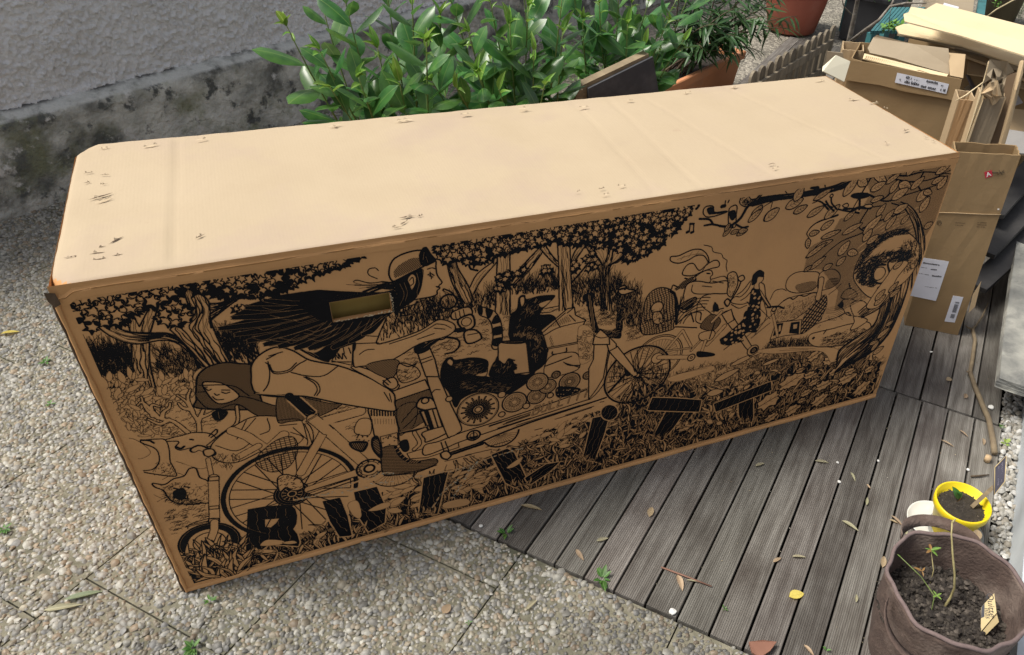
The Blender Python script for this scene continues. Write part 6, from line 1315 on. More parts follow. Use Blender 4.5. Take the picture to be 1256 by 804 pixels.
# -- left: hooded child, deer, bear cub, scooter wheel
leaves('B', [(20, 60), (110, 10), (250, 0), (300, 60), (200, 150), (60, 150)], 130, 34, 12, 11, 1.2, .8, w=1.7); leaves('A', [(270, 660), (440, 660), (470, 760), (300, 790)], 60, 38, 13, 12, 1.3, .7, w=1.7); leaves('A', [(530, 670), (720, 650), (720, 760), (560, 790)], 46, 38, 14, 13, 1.2, .7, w=1.8); leaves('B', [(80, 140), (260, 150), (280, 200), (110, 200)], 36, 30, 10, 14, .6, .8)
squiggle('B', [(230, 520), (430, 490), (430, 560), (300, 600), (250, 620)], 60, 11, 21); squiggle('B', [(230, 60), (480, 60), (480, 170), (240, 200)], 70, 9, 22); squiggle('B', [(240, 540), (400, 510), (260, 640)], 20, 9, 23)
lns('B', [[(75, 200), (130, 210), (190, 260), (150, 290), (110, 280)], [(180, 400), (200, 440), (240, 460)], [(205, 520), (215, 480), (245, 460)], [(300, 300), (400, 330), (440, 320)], [(240, 380), (300, 350), (350, 370)]], 1.6)
def antler(c, main, tines, wd=17):
    for t in tines + [main]: p = smooth(fp(c, t)); line(p, wd, 1, wd*.55)
    for t in tines + [main]: p = smooth(fp(c, t)); line(p, wd-5.5, 0, max(1, wd*.55-5))
antler('B', [(350, 175), (290, 130), (225, 115), (175, 80), (150, 25)], [[(225, 115), (160, 50), (135, 60)], [(240, 118), (245, 90), (270, 70), (275, 50)], [(200, 105), (195, 60), (230, 65)], [(270, 122), (230, 140), (180, 120)]])
antler('B', [(400, 175), (395, 130), (370, 90), (345, 45), (305, 15)], [[(390, 115), (440, 95), (480, 70)], [(372, 90), (350, 30), (360, -10)], [(360, 75), (330, 70), (310, 50)], [(395, 130), (420, 70), (450, 30)]])
p = shape('B', [(240, 215), (280, 200), (320, 190), (380, 175), (450, 180), (475, 205), (490, 240), (455, 250), (420, 245), (370, 240), (320, 252), (296, 240), (310, 215)], 0, 2.6); ln('B', [(298, 238), (320, 245), (335, 235)], 8); ln('B', [(360, 205), (372, 207)], 4); ln('B', [(440, 190), (470, 160), (475, 175), (450, 195)], 3)
shape('B', [(220, 205), (255, 210), (270, 250), (275, 300), (295, 340), (290, 365), (150, 345), (200, 335), (228, 300), (215, 250), (160, 225), (150, 212)], 0, 2.4); ln('B', [(150, 210), (185, 212), (205, 222)], 7); fur('B', [(230, 300), (285, 310), (290, 360), (200, 350)], 60, 8, 250, 1, 1.4, .5, 3)
p = shape('B', [(200, 395), (250, 400), (290, 375), (335, 362), (355, 332), (385, 330), (402, 368), (440, 390), (445, 470), (400, 480), (350, 485), (290, 475), (262, 450), (245, 425), (210, 412)], 0, 2.8); fur('B', [(250, 400), (440, 390), (440, 480), (290, 475)], 140, 12, 215, 1, 1.5, .6, 4)
shape('B', [(295, 425), (330, 415), (345, 440), (330, 465), (300, 460), (285, 440)], 1, 1); ln('B', [(290, 415), (310, 420)], 4); ln('B', [(335, 408), (355, 412)], 4); fur('B', [(250, 440), (400, 460), (400, 485), (280, 478)], 90, 12, 200, 1, 2.2, .4, 5)
# hood and face
p = shape('A', [(725, 690), (735, 640), (780, 600), (860, 578), (930, 582), (1010, 600), (1030, 700), (1045, 760), (1045, 804), (740, 804), (726, 760)], 0, 0); hatch('A', None, 35, 3.0, .55, poly=p); line(np.concatenate([p, p[:1]]), 3.5)
p = smooth(fp('B', [(395, 0), (600, 20), (760, 60), (900, 0), (905, 60), (800, 115), (720, 122), (640, 95), (560, 50), (480, 70), (420, 60)]), True); fill(p, 0); hatch('B', None, 35, 3.0, .55, poly=p); line(p, 2.6)
shape('A', [(755, 682), (800, 672), (860, 682), (935, 735), (905, 765), (840, 780), (795, 750)], 0, 2.8); lns('A', [[(770, 705), (785, 715), (800, 708)], [(850, 722), (870, 728), (890, 722)], [(805, 745), (825, 760), (860, 758)], [(815, 730), (825, 738), (838, 734)], [(760, 700), (780, 698)], [(850, 712), (890, 712)], [(740, 690), (900, 690), (985, 740)]], 2.4)
ln('B', [(560, 60), (560, 130), (500, 180), (440, 230)], 14); ln('B', [(560, 60), (560, 130), (500, 180), (440, 230)], 8, 0); shape('B', [(455, 90), (490, 75), (520, 85), (500, 115), (470, 120)], 1, 2); ln('B', [(480, 85), (485, 112)], 1.5, 0)
shape('B', [(540, 150), (660, 100), (860, 130), (870, 230), (700, 240), (560, 300), (470, 290), (450, 230)], 0, 2.4); lns('B', [[(600, 120), (560, 200)], [(640, 110), (580, 180)], [(690, 110), (700, 160), (660, 180)], [(470, 230), (560, 250), (640, 200)], [(800, 150), (860, 200)], [(840, 120), (862, 200), (860, 225)]], 2)
tubeln('B', [(540, 165), (600, 185), (690, 245), (760, 180)], 34, 2.4, False); tubeln('B', [(570, 275), (650, 230)], 26, 2.4, False)
p = shape('B', [(640, 290), (720, 210), (800, 190), (820, 250), (780, 320), (700, 340)], 0, 2)
hatch('B', None, 0, 9, .18, poly=p); hatch('B', None, 90, 14, .12, poly=p)
# scooter
tubeln('B', [(437, 290), (455, 380)], 17, 2.4, False); tubeln('B', [(460, 370), (465, 560)], 34, 2.8, False); tubeln('B', [(455, 555), (462, 600), (445, 645)], 28, 2.6)
for (y, h) in ((375, 17), (500, 13), (555, 15)): shape('B', [(440, y-h/2), (484, y-h/2-4), (484, y+h/2-4), (440, y+h/2)], 0, 2.6, False)
ln('B', [(375, 250), (400, 240), (440, 255), (455, 265)], 24); ln('B', [(378, 250), (400, 242), (438, 256)], 16, 0); shape('B', [(420, 250), (455, 245), (465, 262), (440, 278), (420, 270)], 0, 3)
fur('B', [(460, 270), (560, 260), (580, 300), (500, 320)], 60, 16, 250, 1, 1.8, .5, 6)
C0 = fp('B', [(444, 648)])[0]; rx = np.hypot(*(fp('B', [(312, 640)])[0]-C0)); ring(C0, rx*.86, rx*.30, 1); fill(np.array([[C0[0]+rx*.70*math.cos(a), C0[1]+rx*.70*math.sin(a)] for a in np.linspace(0, 6.28, 40)]), 0); ring(C0, rx*.70, 2.2); ring(C0, rx*.52, 2.4); ring(C0, rx*.93, 1.6, 0)
tubeln('B', [(465, 560), (462, 600), (445, 645)], 28, 2.6); circ('B', (444, 648), 9, 5, 0); ln('B', [(345, 580), (430, 560)], 9); ln('B', [(348, 579), (428, 561)], 4, 0); ln('B', [(350, 590), (360, 570), (440, 545)], 2)
blades('B', [(310, 800), (305, 745), (430, 690), (560, 660), (620, 700), (560, 800)], 130, 78, 16, 55, .6, w=2.2)
grow = fp('B', [(305, 740)])

# -- the cargo bike: rear wheel
C0 = fp('D', [(68, 590)])[0]; R0 = np.hypot(*(fp('D', [(70, 366)])[0]-C0)); a0_, a1_ = math.radians(-12), math.radians(235)
ring(C0, R0*.955, R0*.075, 1, a0_, a1_); ring(C0, R0*.905, 2.0, 0, a0_, a1_); ring(C0, R0*.875, 2.2, 1, a0_, a1_); spokes(C0, R0*.22, R0*.87, 28, 2.4, .12)
fill(np.array([[C0[0]+R0*.27*math.cos(a), C0[1]+R0*.27*math.sin(a)] for a in np.linspace(0, 6.28, 40)]), 1)
for q, w_, v_ in ((.24, 1.4, 0), (.19, 2.0, 0), (.15, 1.4, 0), (.06, 5, 0)): ring(C0, R0*q, w_, v_)
spokes(C0, R0*.09, R0*.15, 12, 2.2, 0, 0)
shape('D', [(0, 520), (30, 500), (70, 505), (110, 525), (120, 560), (80, 575), (40, 560), (10, 580)], 0, 3); fur('D', [(0, 520), (100, 510), (110, 560), (20, 560)], 40, 14, 30, 1, 2, .8, 9)
# saddle post, frame
p = shape('D', [(0, 130), (60, 120), (130, 140), (250, 165), (300, 170), (180, 230), (60, 250), (0, 250)], 0, 2); hatch('D', None, 35, 3.0, .5, poly=p)
wood('D', [(55, 150), (90, 130), (175, 205), (145, 232)], 20, 3, -45)
lns('D', [[(0, 245), (100, 240), (140, 290), (160, 350)], [(10, 270), (90, 262)], [(30, 400), (120, 330), (60, 300)]], 2.2)
squiggle('D', [(180, 200), (360, 170), (340, 215), (220, 240)], 16, 12, 30); squiggle('D', [(300, 270), (380, 240), (360, 340)], 10, 10, 31)
tubeln('D', [(150, 235), (130, 250)], 22, 2.4, False)
tubeln('D', [(370, 490), (150, 570)], 36, 2.6, False); tubeln('D', [(210, 250), (385, 200)], 40, 2.6, False); tubeln('D', [(205, 265), (400, 440)], 42, 2.6, False); tubeln('D', [(215, 300), (110, 490)], 32, 2.6, False); tubeln('D', [(165, 235), (230, 290)], 40, 2.6, False)
line(fp('D', [(200, 262), (260, 240)]), 30, 0); line(fp('D', [(205, 265), (240, 295)]), 30, 0)
ln('D', [(135, 250), (190, 215)], 8); ln('D', [(137, 249), (188, 217)], 3, 0)
lns('D', [[(140, 580), (360, 510)], [(150, 600), (380, 520)]], 3)
# leg, sock, boot, chainring
p = shape('D', [(430, 180), (552, 178), (562, 250), (568, 330), (575, 370), (485, 380), (455, 320), (440, 250)], 0, 3.0, True)
for k in range(9): x = 438+k*13; ln('D', [(x, 195), (x+1, 220)], 4); ln('D', [(x+4, 235), (x+5, 260)], 1.8)
p = shape('D', [(360, 300), (430, 310), (435, 240), (380, 240)], 0, 2); p = shape('D', [(480, 320), (560, 300), (565, 360), (490, 375)], 0, 2, False)
for k in range(26): q = inside(fp('D', [(355, 305), (430, 310), (430, 345), (350, 340)]) if k % 2 else fp('D', [(482, 320), (558, 303), (562, 358), (490, 372)]), 1, np.random.default_rng(k))[0]; line([q, q+[2, 1]], 3)
shape('D', [(340, 345), (420, 345), (400, 390), (350, 375)], 1, 2); hatch('D', [(345, 350), (415, 350), (395, 385), (352, 372)], 60, 6, .3, 0, sm=False)
p = shape('D', [(485, 378), (545, 362), (565, 380), (600, 420), (660, 435), (735, 425), (748, 445), (700, 470), (640, 485), (560, 500), (498, 500), (486, 440)], 0, 0); hatch('D', None, 28, 3.2, .5, poly=p); line(np.concatenate([p, p[:1]]), 3.2)
ln('D', [(552, 368), (575, 410), (620, 440), (665, 440)], 12); 
for k in range(9): t = k/8; x, y = 556+t*100, 378+62*min(1, t*1.7); ln('D', [(x-7, y+5), (x+8, y-6)], 2.2, 0)
ln('D', [(500, 505), (640, 492), (745, 455)], 3)
C1 = fp('D', [(430, 470)])[0]; r_ = np.hypot(*(fp('D', [(368, 470)])[0]-C1)); ring(C1, r_*.95, 8, 1, .3, 5.6); ring(C1, r_*.72, 2.2, 1, .3, 5.6); ring(C1, r_*.38, 6, 1); 
for k in range(10): a = .5+k*.55; q = C1+r_*.83*np.array([math.cos(a), math.sin(a)]); line([q, q+[1, 0]], 4)
shape('D', [(440, 330), (470, 320), (490, 400), (480, 420), (445, 380)], 1, 2); hatch('D', [(448, 340), (470, 335), (480, 400), (455, 380)], 20, 7, .35, 0)
C2 = fp('D', [(550, 470)])[0]; r2_ = np.hypot(*(fp('D', [(550, 552)])[0]-C2)); ring(C2, r2_, 3, 1, -2.7, -.5); 
for k in range(12): a = -2.6+k*.18; line([C2+r2_*.35*np.array([math.cos(a), math.sin(a)]), C2+r2_*.97*np.array([math.cos(a), math.sin(a)])], 1.5)
# cloak, lantern behind
p = shape('D', [(555, 150), (700, 100), (760, 130), (750, 200), (600, 300), (570, 300)], 0, 2); hatch('D', None, 38, 4, .5, poly=p); shape('D', [(560, 190), (650, 160), (640, 260), (580, 300)], None, 2); lns('D', [[(580, 250), (640, 180)], [(590, 280), (660, 210)]], 3)
shape('D', [(650, 180), (670, 140), (720, 140), (745, 180), (700, 195)], 0, 5); circ('D', (690, 150), 12, 4, 0); shape('D', [(665, 200), (745, 185), (775, 280), (710, 300)], 0, 5, False); lns('D', [[(690, 200), (720, 290)], [(700, 198), (730, 288)]], 6); lns('D', [[(725, 195), (752, 280)]], 3); shape('D', [(680, 300), (790, 270), (795, 300), (700, 345), (690, 330)], 0, 4)
ln('D', [(570, 300), (640, 290), (700, 270)], 10); ln('D', [(572, 299), (698, 270)], 4, 0); shape('D', [(570, 350), (605, 335), (615, 380), (590, 390)], 1, 2); tubeln('D', [(640, 300), (665, 350), (640, 380)], 18, 3)
shape('D', [(605, 400), (840, 330), (850, 370), (700, 420), (620, 425)], 0, 2.6, False)
# beam and uprights
shape('F', [(0, 500), (70, 480), (190, 432), (400, 365), (780, 228), (818, 175), (832, 60), (836, 0), (905, 0), (893, 100), (882, 185), (820, 262), (760, 285), (400, 405), (180, 480), (100, 515), (0, 550)], 0, 3.0, True)
ln('F', [(150, 540), (450, 410), (890, 262)], 9, 1, 8); ln('F', [(120, 545), (280, 490)], 20); ln('F', [(130, 540), (270, 492)], 1.5, 0); ln('F', [(450, 400), (760, 300)], 2)
shape('F', [(80, 540), (110, 528), (130, 550), (110, 570), (85, 562)], 0, 5); lns('F', [[(80, 485), (95, 530)], [(100, 480), (118, 525)]], 3)
ln('F', [(318, 403), (520, 335)], 5, 1, 3); ln('F', [(360, 415), (520, 362)], 5, 1, 3); ln('F', [(385, 395), (515, 350)], 3); ln('F', [(400, 385), (518, 343)], 2)
C3, r3 = circ('F', (240, 450), (208, 455), 5, 0); ring(C3, r3*.55, 2); line([C3-[0, r3*.9], C3+[0, r3*.9]], 3); fill(np.array([C3+r3*.8*np.array([math.cos(a), math.sin(a)]) for a in np.linspace(3.3, 6.0, 12)]), 1)
C4 = fp('F', [(375, 440)])[0]; r4 = np.hypot(*(fp('F', [(375, 505)])[0]-C4)); a4 = -2.6; ring(C4, r4, 5, 1, -2.75, -.05)
for k in range(14): a = -2.6+k*.18; line([C4+r4*.15*np.array([math.cos(a), math.sin(a)]), C4+r4*.95*np.array([math.cos(a), math.sin(a)])], 1.5)
# lettering on the beam: BULLITT, outlined italics
O = fp('F', [(522, 352)])[0]; U = fp('F', [(805, 252)])[0]-O; Vv = fp('F', [(536, 308)])[0]-O; cellw = U/7.0
LET = {'B': [[(0, 0), (0, 1), (.55, 1), (.7, .8), (.55, .55), (0, .5)], [(.55, .5), (.75, .3), (.55, 0), (0, 0)]], 'U': [[(0, 1), (0, .15), (.15, 0), (.5, 0), (.65, .15), (.65, 1)]], 'L': [[(0, 1), (0, 0), (.6, 0)]], 'I': [[(.3, 0), (.3, 1)]], 'T': [[(0, 1), (.75, 1)], [(.38, 1), (.38, 0)]]}
for wv, vv_ in ((4.7, 1), (3.0, 0)):
    for k, ch in enumerate('BULLITT'):
        for s in LET[ch]: line(np.array([O+cellw*(k+.12+u)+Vv*v for u, v in s]), wv, vv_)
# head tube, stem, handlebar
shape('F', [(15, 190), (25, 155), (50, 143), (70, 165), (125, 290), (180, 410), (160, 440), (130, 455), (105, 440)], 0, 3.0); ln('F', [(35, 240), (50, 225), (75, 225)], 2.4)
shape('D', [(535, 108), (690, 52), (712, 95), (545, 152)], 0, 2.8, False)
shape('E', [(38, 668), (95, 640), (130, 720), (150, 804), (85, 804), (55, 720)], 0, 2.8, False); shape('E', [(30, 665), (70, 640), (92, 652), (98, 672), (45, 692)], 1, 3); lns('E', [[(55, 725), (112, 705)], [(62, 740), (118, 718)]], 2.4)
ln('E', [(70, 665), (110, 640), (160, 605)], 20); ln('E', [(75, 660), (155, 606)], 2, 0); circ('E', (163, 602), 16, 4, 0); ln('E', [(180, 600), (215, 580), (250, 575)], 16); ln('E', [(185, 610), (240, 620), (250, 650), (225, 680), (180, 692)], 9, 1, 6)
ln('E', [(175, 380), (215, 400), (245, 460)], 12); ln('E', [(178, 382), (213, 402), (240, 455)], 5, 0); circ('E', (198, 437), 26, 8); 
shape('E', [(215, 490), (295, 462), (310, 500), (225, 525)], 0, 4); lns('E', [[(230, 490), (235, 520)], [(250, 482), (255, 512)], [(270, 475), (276, 505)]], 2); shape('E', [(245, 525), (310, 500), (325, 550), (290, 575), (255, 560)], 0, 5); circ('E', (285, 535), 16, 2); shape('E', [(275, 585), (330, 575), (358, 615), (290, 640)], 0, 7); ln('E', [(290, 600), (340, 590)], 2); fill(fp('E', [(230, 570), (275, 560), (290, 580), (240, 590)]), 1)
# rider
p = shape('C', [(183, 650), (185, 600), (225, 552), (300, 518), (380, 535), (460, 578), (600, 605), (740, 660), (845, 725), (855, 775), (852, 812), (740, 800), (600, 778), (430, 745), (300, 748), (210, 732), (185, 695)], 0, 3.6)
lns('C', [[(250, 590), (262, 600), (270, 640), (262, 690), (240, 722)], [(262, 585), (275, 625), (300, 642), (360, 632), (400, 600), (440, 578)], [(270, 600), (290, 632), (355, 625), (395, 590)], [(370, 635), (440, 650), (520, 650), (590, 605)], [(440, 655), (490, 680), (505, 715), (490, 742)], [(430, 655), (478, 685), (492, 715), (478, 742)], [(255, 575), (310, 545)], [(265, 560), (330, 540)], [(830, 730), (840, 770)], [(805, 725), (830, 765)]], 2.6)
shape('C', [(650, 610), (720, 615), (860, 680), (875, 700), (840, 715), (740, 660)], 0, 2.4)
ln('C', [(200, 730), (250, 740), (350, 742)], 9); ln('C', [(205, 732), (345, 742)], 3, 0); ln('C', [(360, 745), (440, 804)], 26)
# arm and chest
shape('C', [(665, 490), (700, 440), (790, 380), (815, 380), (780, 465), (785, 500), (960, 442), (1040, 395), (1075, 385), (1125, 400), (1140, 425), (1120, 450), (1075, 470), (970, 500), (870, 560), (800, 592), (700, 605), (665, 605), (660, 545)], 0, 3.4)
lns('C', [[(670, 500), (780, 495)], [(700, 462), (775, 465)], [(690, 550), (720, 530), (760, 525)], [(830, 500), (960, 455), (1050, 405)], [(1050, 405), (1090, 410), (1120, 425)], [(1040, 425), (1090, 430)], [(960, 478), (1040, 450)]], 2.2)
shape('C', [(400, 520), (480, 545), (560, 500), (660, 480), (660, 540), (560, 570), (540, 585), (470, 560)], 1, 2); lns('C', [[(430, 530), (480, 560)], [(445, 528), (500, 562)]], 1.6, val=0)
p = shape('C', [(560, 580), (600, 520), (660, 500), (655, 600)], 0, 2, False); lns('C', [[(580, 575), (575, 550), (595, 570), (590, 545), (610, 572), (612, 545), (630, 570)], [(615, 520), (620, 545)], [(640, 520), (650, 545)], [(560, 585), (650, 585)]], 2.6)
# goat-eared passenger behind the arm
p = shape('C', [(720, 605), (810, 575), (875, 580), (860, 640), (820, 660)], 0, 2); hatch('C', None, 55, 4.4, .5, poly=p); shape('C', [(865, 640), (880, 590), (950, 605), (975, 640), (950, 665), (890, 680)], 0, 2.6); fur('C', [(870, 620), (960, 610), (960, 660), (890, 670)], 60, 12, 200, 1, 1.5, .6, 12); lns('C', [[(880, 590), (920, 605), (955, 590), (940, 610)], [(900, 630), (912, 632)]], 3)
shape('C', [(800, 680), (850, 655), (870, 690), (840, 710)], 0, 3); lns('C', [[(800, 670), (825, 690)], [(815, 660), (835, 680)]], 3)
# head
shape('C', [(860, 210), (870, 150), (990, 130), (1045, 112), (1050, 140), (1055, 178), (1077, 212), (1062, 228), (1066, 240), (1055, 250), (1052, 268), (1030, 278), (1000, 285), (920, 300), (870, 330)], 0, 3.0, True)
shape('C', [(838, 200), (830, 160), (850, 110), (910, 78), (985, 66), (1030, 92), (1045, 115), (980, 145), (870, 205)], 0, 4.0); p = smooth(fp('C', [(855, 190), (860, 150), (930, 105), (985, 105), (980, 138), (880, 185)]), True); hatch('C', None, 50, 4.4, .5, poly=p)
shape('C', [(975, 110), (975, 80), (1000, 48), (1025, 80), (1045, 110), (1010, 135), (985, 135)], 1, 2); lns('C', [[(995, 75), (990, 110)], [(1003, 95), (1012, 120)]], 2, val=0)
shape('C', [(858, 215), (880, 195), (980, 150), (985, 200), (970, 260), (940, 300), (890, 330), (860, 360), (850, 320), (870, 270)], 1, 2)
shape('C', [(915, 200), (935, 175), (955, 185), (955, 220), (935, 250), (925, 225)], 0, 2.6); ln('C', [(925, 205), (940, 190), (945, 215), (932, 228)], 2)
lns('C', [[(960, 170), (970, 220), (960, 260), (970, 300)], [(985, 150), (1000, 220), (1000, 270)], [(880, 220), (900, 270), (880, 320)], [(900, 215), (915, 260), (905, 300)]], 2, val=0)
lns('C', [[(1012, 178), (1025, 172), (1040, 180)], [(1010, 152), (1030, 146), (1045, 150)], [(1018, 182), (1035, 188)], [(1022, 165), (1028, 195)]], 2.6); ln('C', [(1050, 232), (1066, 236)], 3)
for q in ([(850, 350), (900, 350), (940, 320), (990, 285)], [(880, 370), (930, 360), (980, 320), (1000, 290)], [(870, 340), (960, 310), (1012, 282)], [(860, 220), (800, 212), (740, 218), (680, 205), (665, 215), (700, 225)], [(860, 210), (780, 225), (690, 228), (630, 225)], [(880, 240), (820, 245), (760, 235), (690, 243)], [(960, 300), (945, 340), (970, 355), (990, 340)], [(900, 350), (910, 375)], [(875, 330), (890, 380)]): ln('C', q, 3.4, 1, 1.5)
ln('C', [(775, 198), (735, 180), (735, 155), (765, 148), (780, 160)], 2)
# wing
shape('C', [(850, 250), (800, 262), (700, 262), (600, 258), (500, 252), (420, 262), (330, 275), (240, 300), (160, 325), (150, 345), (90, 375), (100, 390), (180, 385), (110, 405), (30, 425), (50, 438), (150, 440), (105, 455), (110, 465), (240, 462), (165, 485), (180, 495), (280, 485), (240, 505), (270, 512), (340, 500), (310, 515), (340, 520), (420, 500), (385, 525), (400, 528), (500, 495), (450, 522), (480, 530), (560, 500), (560, 525), (640, 495), (700, 460), (760, 400), (820, 372), (860, 340), (870, 290)], 1, 2.5, False)
for (tx, ty, bx0, by0, wd_) in [(240, 300, 640, 300, 22), (155, 335, 640, 305, 24), (92, 382, 640, 312, 26), (32, 432, 620, 325, 26), (108, 460, 620, 340, 26), (166, 490, 640, 352, 28), (242, 508, 660, 362, 28), (312, 518, 690, 368, 30), (386, 526, 720, 372, 30), (452, 527, 750, 374, 30), (560, 524, 775, 374, 30), (640, 496, 800, 370, 28), (700, 462, 820, 366, 26)]:
    mx_, my_ = (tx*.55+bx0*.45), (ty*.55+by0*.45)+14; d_ = np.array([tx-bx0, ty-by0], float); d_ /= np.hypot(*d_); n_ = np.array([-d_[1], d_[0]])*wd_*.5
    q = [(bx0, by0), (mx_+n_[0], my_+n_[1]), (tx-d_[0]*14+n_[0]*.75, ty-d_[1]*14+n_[1]*.75), (tx, ty), (tx-d_[0]*14-n_[0]*.75, ty-d_[1]*14-n_[1]*.75), (mx_-n_[0], my_-n_[1])]
    pq = smooth(fp('C', q), True, 5); fill(pq, 1); line(pq, 1.3, 0)
fill(smooth(fp('C', [(480, 285), (600, 266), (760, 262), (860, 262), (862, 335), (780, 372), (690, 420), (600, 425), (520, 400), (440, 350), (400, 310)]), True), 1)
wn2 = np.random.default_rng(4)
for k in range(34):
    t = k/33; x0_, y0_ = 560-40*t, 390+0*t; ang = 3.25-1.0*t; l = 90+250*(1-t)*wn2.uniform(.5, 1)
    sx_, sy_ = 600-300*wn2.random(), 300+170*wn2.random(); None if k % 3 else ln('C', [(sx_, sy_), (sx_-70, sy_+8+26*(sy_-300)/170), (sx_-150*wn2.uniform(.6, 1.2), sy_+30*(sy_-330)/170)], 1.7, 0, 1.0)
for (x0_, y0_, x1_, y1_) in [(740, 385, 640, 490), (700, 395, 600, 490), (660, 400, 560, 495), (620, 405, 510, 490), (760, 380, 700, 450), (590, 410, 470, 500), (560, 400, 440, 490), (540, 395, 380, 490)]: ln('C', [(x0_, y0_), ((x0_+x1_)/2+10, (y0_+y1_)/2+10), (x1_, y1_)], 1.8, 0)
lns('C', [[(740, 262), (800, 240), (855, 245), (875, 280), (860, 330)], [(710, 258), (790, 232), (850, 235)], [(730, 250), (800, 226), (860, 228)]], 5)

# -- raccoon, bear, book and logs in the cargo box
shape('E', [(345, 462), (390, 470), (430, 490), (455, 540), (460, 620), (440, 665), (410, 660), (415, 600), (405, 540), (385, 515), (350, 500)], 0, 3)
for (a, b) in (([(345, 462), (365, 468), (362, 500), (345, 490)], 1), ([(380, 470), (415, 480), (400, 515), (385, 510)], 1), ([(430, 500), (455, 530), (420, 545), (408, 535)], 1), ([(415, 565), (458, 555), (460, 590), (415, 600)], 1), ([(415, 620), (460, 610), (450, 650), (415, 650)], 1)): fill(smooth(fp('E', a), True), 1)
p = shape('E', [(500, 620), (495, 560), (505, 500), (535, 470), (545, 415), (570, 405), (580, 425), (640, 410), (700, 405), (718, 410), (690, 440), (660, 470), (645, 500), (700, 500), (720, 520), (680, 550), (650, 580), (660, 620), (680, 660), (665, 740), (590, 780), (560, 700)], 1, 3)
fur('E', [(580, 430), (660, 430), (640, 470), (600, 500), (560, 540), (640, 560), (540, 600)], 60, 18, 230, 0, 1.4, .6, 31); shape('E', [(548, 420), (568, 412), (570, 440), (555, 460)], 0, 2); shape('E', [(640, 445), (700, 425), (680, 450), (655, 465)], 0, 2); fur('E', [(500, 590), (640, 590), (650, 700), (600, 620)], 110, 14, 260, 0, 1.5, .5, 32); circ('E', (640, 428), 3, 3)
for q in ([(650, 490), (700, 485), (730, 470)], [(670, 470), (740, 455)]): ln('E', q, 2)
shape('E', [(650, 575), (720, 520), (780, 470), (815, 462), (820, 500), (870, 525), (830, 600), (830, 630), (680, 665), (665, 610)], 0, 3, False); lns('E', [[(665, 600), (740, 560), (865, 530)], [(720, 520), (745, 560)], [(780, 490), (815, 462)], [(790, 500), (820, 530)], [(660, 585), (770, 490)]], 2.4)
hatch('E', [(690, 560), (750, 520), (780, 500), (800, 530), (740, 550)], 70, 6, .25, sm=False); hatch('E', [(690, 610), (700, 600), (715, 650), (700, 655)], 70, 6, .3, sm=False)
ln('E', [(670, 665), (850, 630)], 10); ln('E', [(675, 664), (846, 631)], 4, 0); ln('E', [(705, 680), (710, 692), (770, 680), (775, 660)], 4)
shape('E', [(665, 760), (700, 700), (800, 680), (835, 700), (835, 760), (760, 790), (680, 804)], 0, 2.6); lns('E', [[(670, 750), (800, 700)], [(760, 730), (790, 745), (840, 745)], [(770, 735), (840, 755)]], 3)
p = shape('E', [(835, 560), (900, 570), (905, 700), (850, 740), (835, 700)], 0, 1); leaves('E', [(840, 570), (900, 580), (905, 700), (850, 730)], 46, 20, 9, 33, 1, 1.4)
# bear
p = shape('F', [(80, 130), (100, 80), (130, 66), (150, 80), (230, 68), (300, 78), (308, 110), (290, 150), (330, 160), (345, 90), (362, 55), (400, 60), (450, 100), (430, 130), (500, 150), (560, 100), (600, 40), (600, 20), (570, 60), (540, 130), (520, 170), (440, 230), (380, 250), (340, 240), (300, 235), (240, 240), (180, 270), (150, 310), (120, 240), (85, 190)], 1, 3)
shape('F', [(108, 90), (122, 74), (140, 88), (130, 108)], 0, 2); shape('F', [(250, 150), (300, 135), (308, 118), (300, 155), (262, 158)], 0, 2); fur('F', [(160, 90), (280, 90), (280, 140), (180, 140)], 60, 14, 200, 0, 1.3, .5, 34); fur('F', [(200, 180), (430, 190), (380, 230), (220, 220)], 80, 16, 190, 0, 1.3, .4, 35); ln('F', [(215, 100), (225, 104)], 3, 0)
shape('E', [(440, 645), (460, 630), (565, 625), (580, 640), (595, 780), (520, 790), (500, 740), (440, 740)], 0, 3, False); fill(smooth(fp('E', [(460, 628), (575, 620), (560, 640), (470, 640)]), True), 1); ln('E', [(470, 633), (560, 630)], 1.5, 0)
p = shape('E', [(400, 800), (410, 750), (435, 720), (470, 740), (490, 715), (505, 720), (520, 745), (530, 760), (500, 780), (470, 804)], 1, 3, True); lns('E', [[(495, 715), (520, 722)], [(510, 735), (530, 745)], [(512, 755), (528, 765)]], 4); fur('E', [(410, 750), (500, 740), (460, 800)], 24, 14, 60, 0, 1.4, .5, 36)
shape('E', [(590, 640), (610, 620), (640, 650), (640, 690), (660, 680), (680, 690), (650, 740), (610, 780), (590, 700)], 1, 2); fur('E', [(595, 650), (640, 660), (620, 740)], 26, 14, 80, 0, 1.4, .4, 37)
# log slices
for (x, y, ex, ey, n) in [(262, 322, 160, 330, 30), (440, 285, 380, 290, 16), (548, 255, 503, 258, 14), (602, 205, 560, 210, 12), (552, 185, 500, 205, 14), (710, 182, 658, 190, 22), (797, 152, 775, 155, 8), (643, 148, 622, 150, 8)]:
    C5, r5 = circ('F', (x, y), (ex, ey), 3.4, 0); ring(C5, r5*.93, 1.2)
    if n == 30:
        for k in range(n): a = k*6.283/n; q0, q1 = C5+r5*.28*np.array([math.cos(a), math.sin(a)]), C5+r5*(.8 if k % 2 else .6)*np.array([math.cos(a), math.sin(a)]); line([q0, q1], 5, 1); line([q0+(q1-q0)*.12, q0+(q1-q0)*.9], 1.6, 0)
        ring(C5, r5*.16, 3)
    else: spokes(C5, r5*.2, r5*.78, n*2, 1.7, .05); ring(C5, r5*.8, 1.4); ring(C5, r5*.45, 1.4)
for (x, y, r) in [(378, 248, 14), (498, 303, 13), (615, 250, 12), (378, 345, 12), (120, 270, 12)]: circ('F', (x, y), r, 3, 0)
